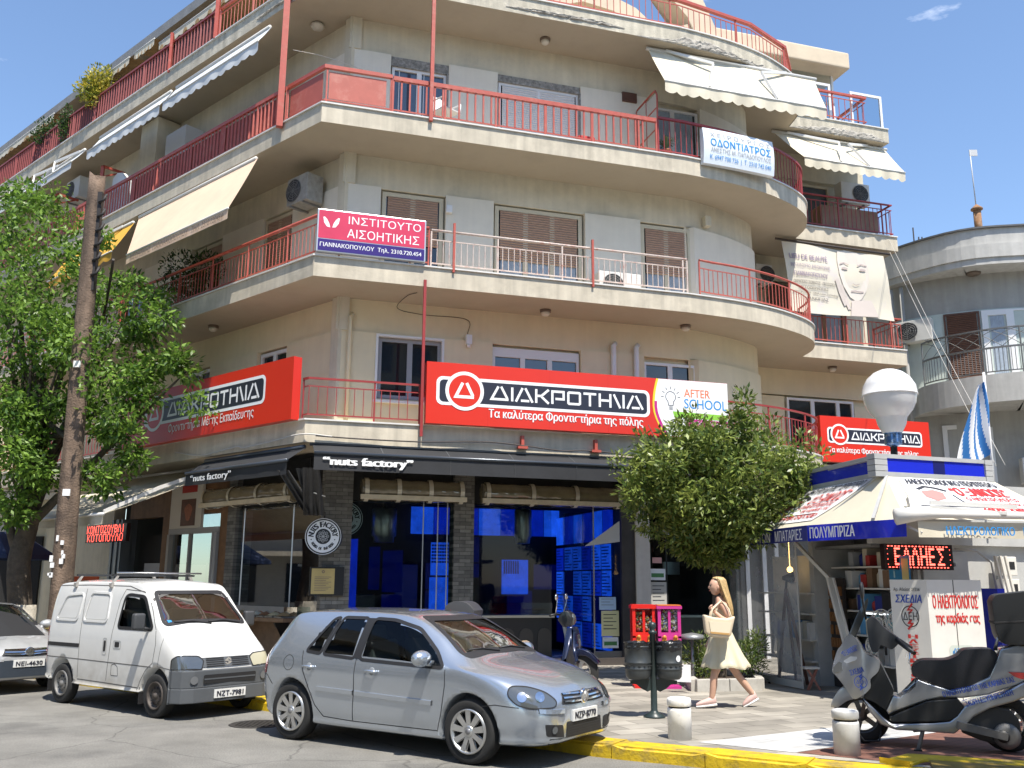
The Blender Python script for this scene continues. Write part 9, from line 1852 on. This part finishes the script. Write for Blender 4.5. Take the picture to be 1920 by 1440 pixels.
lbx = thing('back_building', 'cream building with a pale pediment behind the big tree at the far left', 'building', (-18,27,0)); b = MB(); b.box((-17.5,27.5,3.2),(9,.4,6.4)); b.build('wall', M('back_cream', (0.60,0.53,0.38), .9, var=.1), lbx); b = MB(); b.box((-17.5,27.1,4.4),(9.2,.6,.25)); b.box((-17.5,27.2,4.15),(9,.3,.2)); b.build('cornice', frame_w, lbx)
b = MB(); b.box((-14.3,27.25,1.6),(1.6,.1,2.8)); b.build('doorway', gapm, lbx)
# ============================================================ across the street, behind the camera
op = [('cream five storey block across the street behind the viewer', (6,-17,0), (26,10,17), .12), ('grey six storey block across the side street', (-34,4,0), (12,46,19), .0), ('pale low block at the far right across the square', (40,6,0), (10,40,14), 0.0)]
for k, (lb, c, d, a) in enumerate(op):
    o = thing('street_block', lb, 'building', c); wm = [M('block_cream', (0.42,0.37,0.28), .9, var=.1), M('block_grey', (0.30,0.29,0.27), .9, var=.1), M('block_pale', (0.40,0.38,0.34), .9, var=.1)][k]
    b = MB(); b.box((c[0],c[1],d[2]/2), d); b.build('wall', wm, o); b = MB(); w2 = MB()
    for fl_ in range(int(d[2]/3.2)):
        z = 1.7+fl_*3.2
        if k == 0:
            for i in range(10): w2.box((c[0]-d[0]/2+1.5+i*2.5, c[1]+d[1]/2, z), (1.3,.06,1.7))
            b.box((c[0], c[1]+d[1]/2+.6, z+1.25), (d[0],1.2,.2))
        else:
            s = 1 if k == 1 else -1
            for i in range(int(d[1]/2.6)): w2.box((c[0]+s*d[0]/2, c[1]-d[1]/2+1.5+i*2.6, z), (.06,1.3,1.7))
            b.box((c[0]+s*(d[0]/2+.6), c[1], z+1.25), (1.2,d[1],.2))
    w2.build('window_row', pane_m, o); b.build('balcony', stucco, o)
for k, (x, y, h, r, n, lb) in enumerate(((2.6,4.3,7.9,1.3,700,'street tree beside the viewer whose shade falls on the road'),(-5.5,3.6,8.2,1.6,900,'second street tree left of the viewer'),(6.3,6.0,7.4,1.55,1500,'street tree right of the viewer shading the silver scooter'),(-9,-3,8,2.4,700,'broad street tree across the road behind the viewer'),(2,-5,8.5,2.6,700,'tall street tree behind the viewer'))):
    rnd = random.Random(40+k); o = thing('tree', lb, 'tree', (x,y,0)); b = MB(); limbs(b, V((x-.3,y-1.2,0)), V((x,y,h-.8)), .16, .08, rnd, [(V((x+rnd.uniform(-r,r)*.8,y+rnd.uniform(-r,r)*.8,h+rnd.uniform(-.5,.8))),.9) for _ in range(7)]); b.build('trunk', bark, o, smooth=True); b = MB()
    for i in range(10): leaves(b, (x+rnd.uniform(-.75,.75)*r,y+rnd.uniform(-.75,.75)*r,h+rnd.uniform(-.4,.5)*r), (.5*r,.5*r,.4*r), n//10, .24, rnd, .6)
    b.build('crown', ash, o, fixn=False)
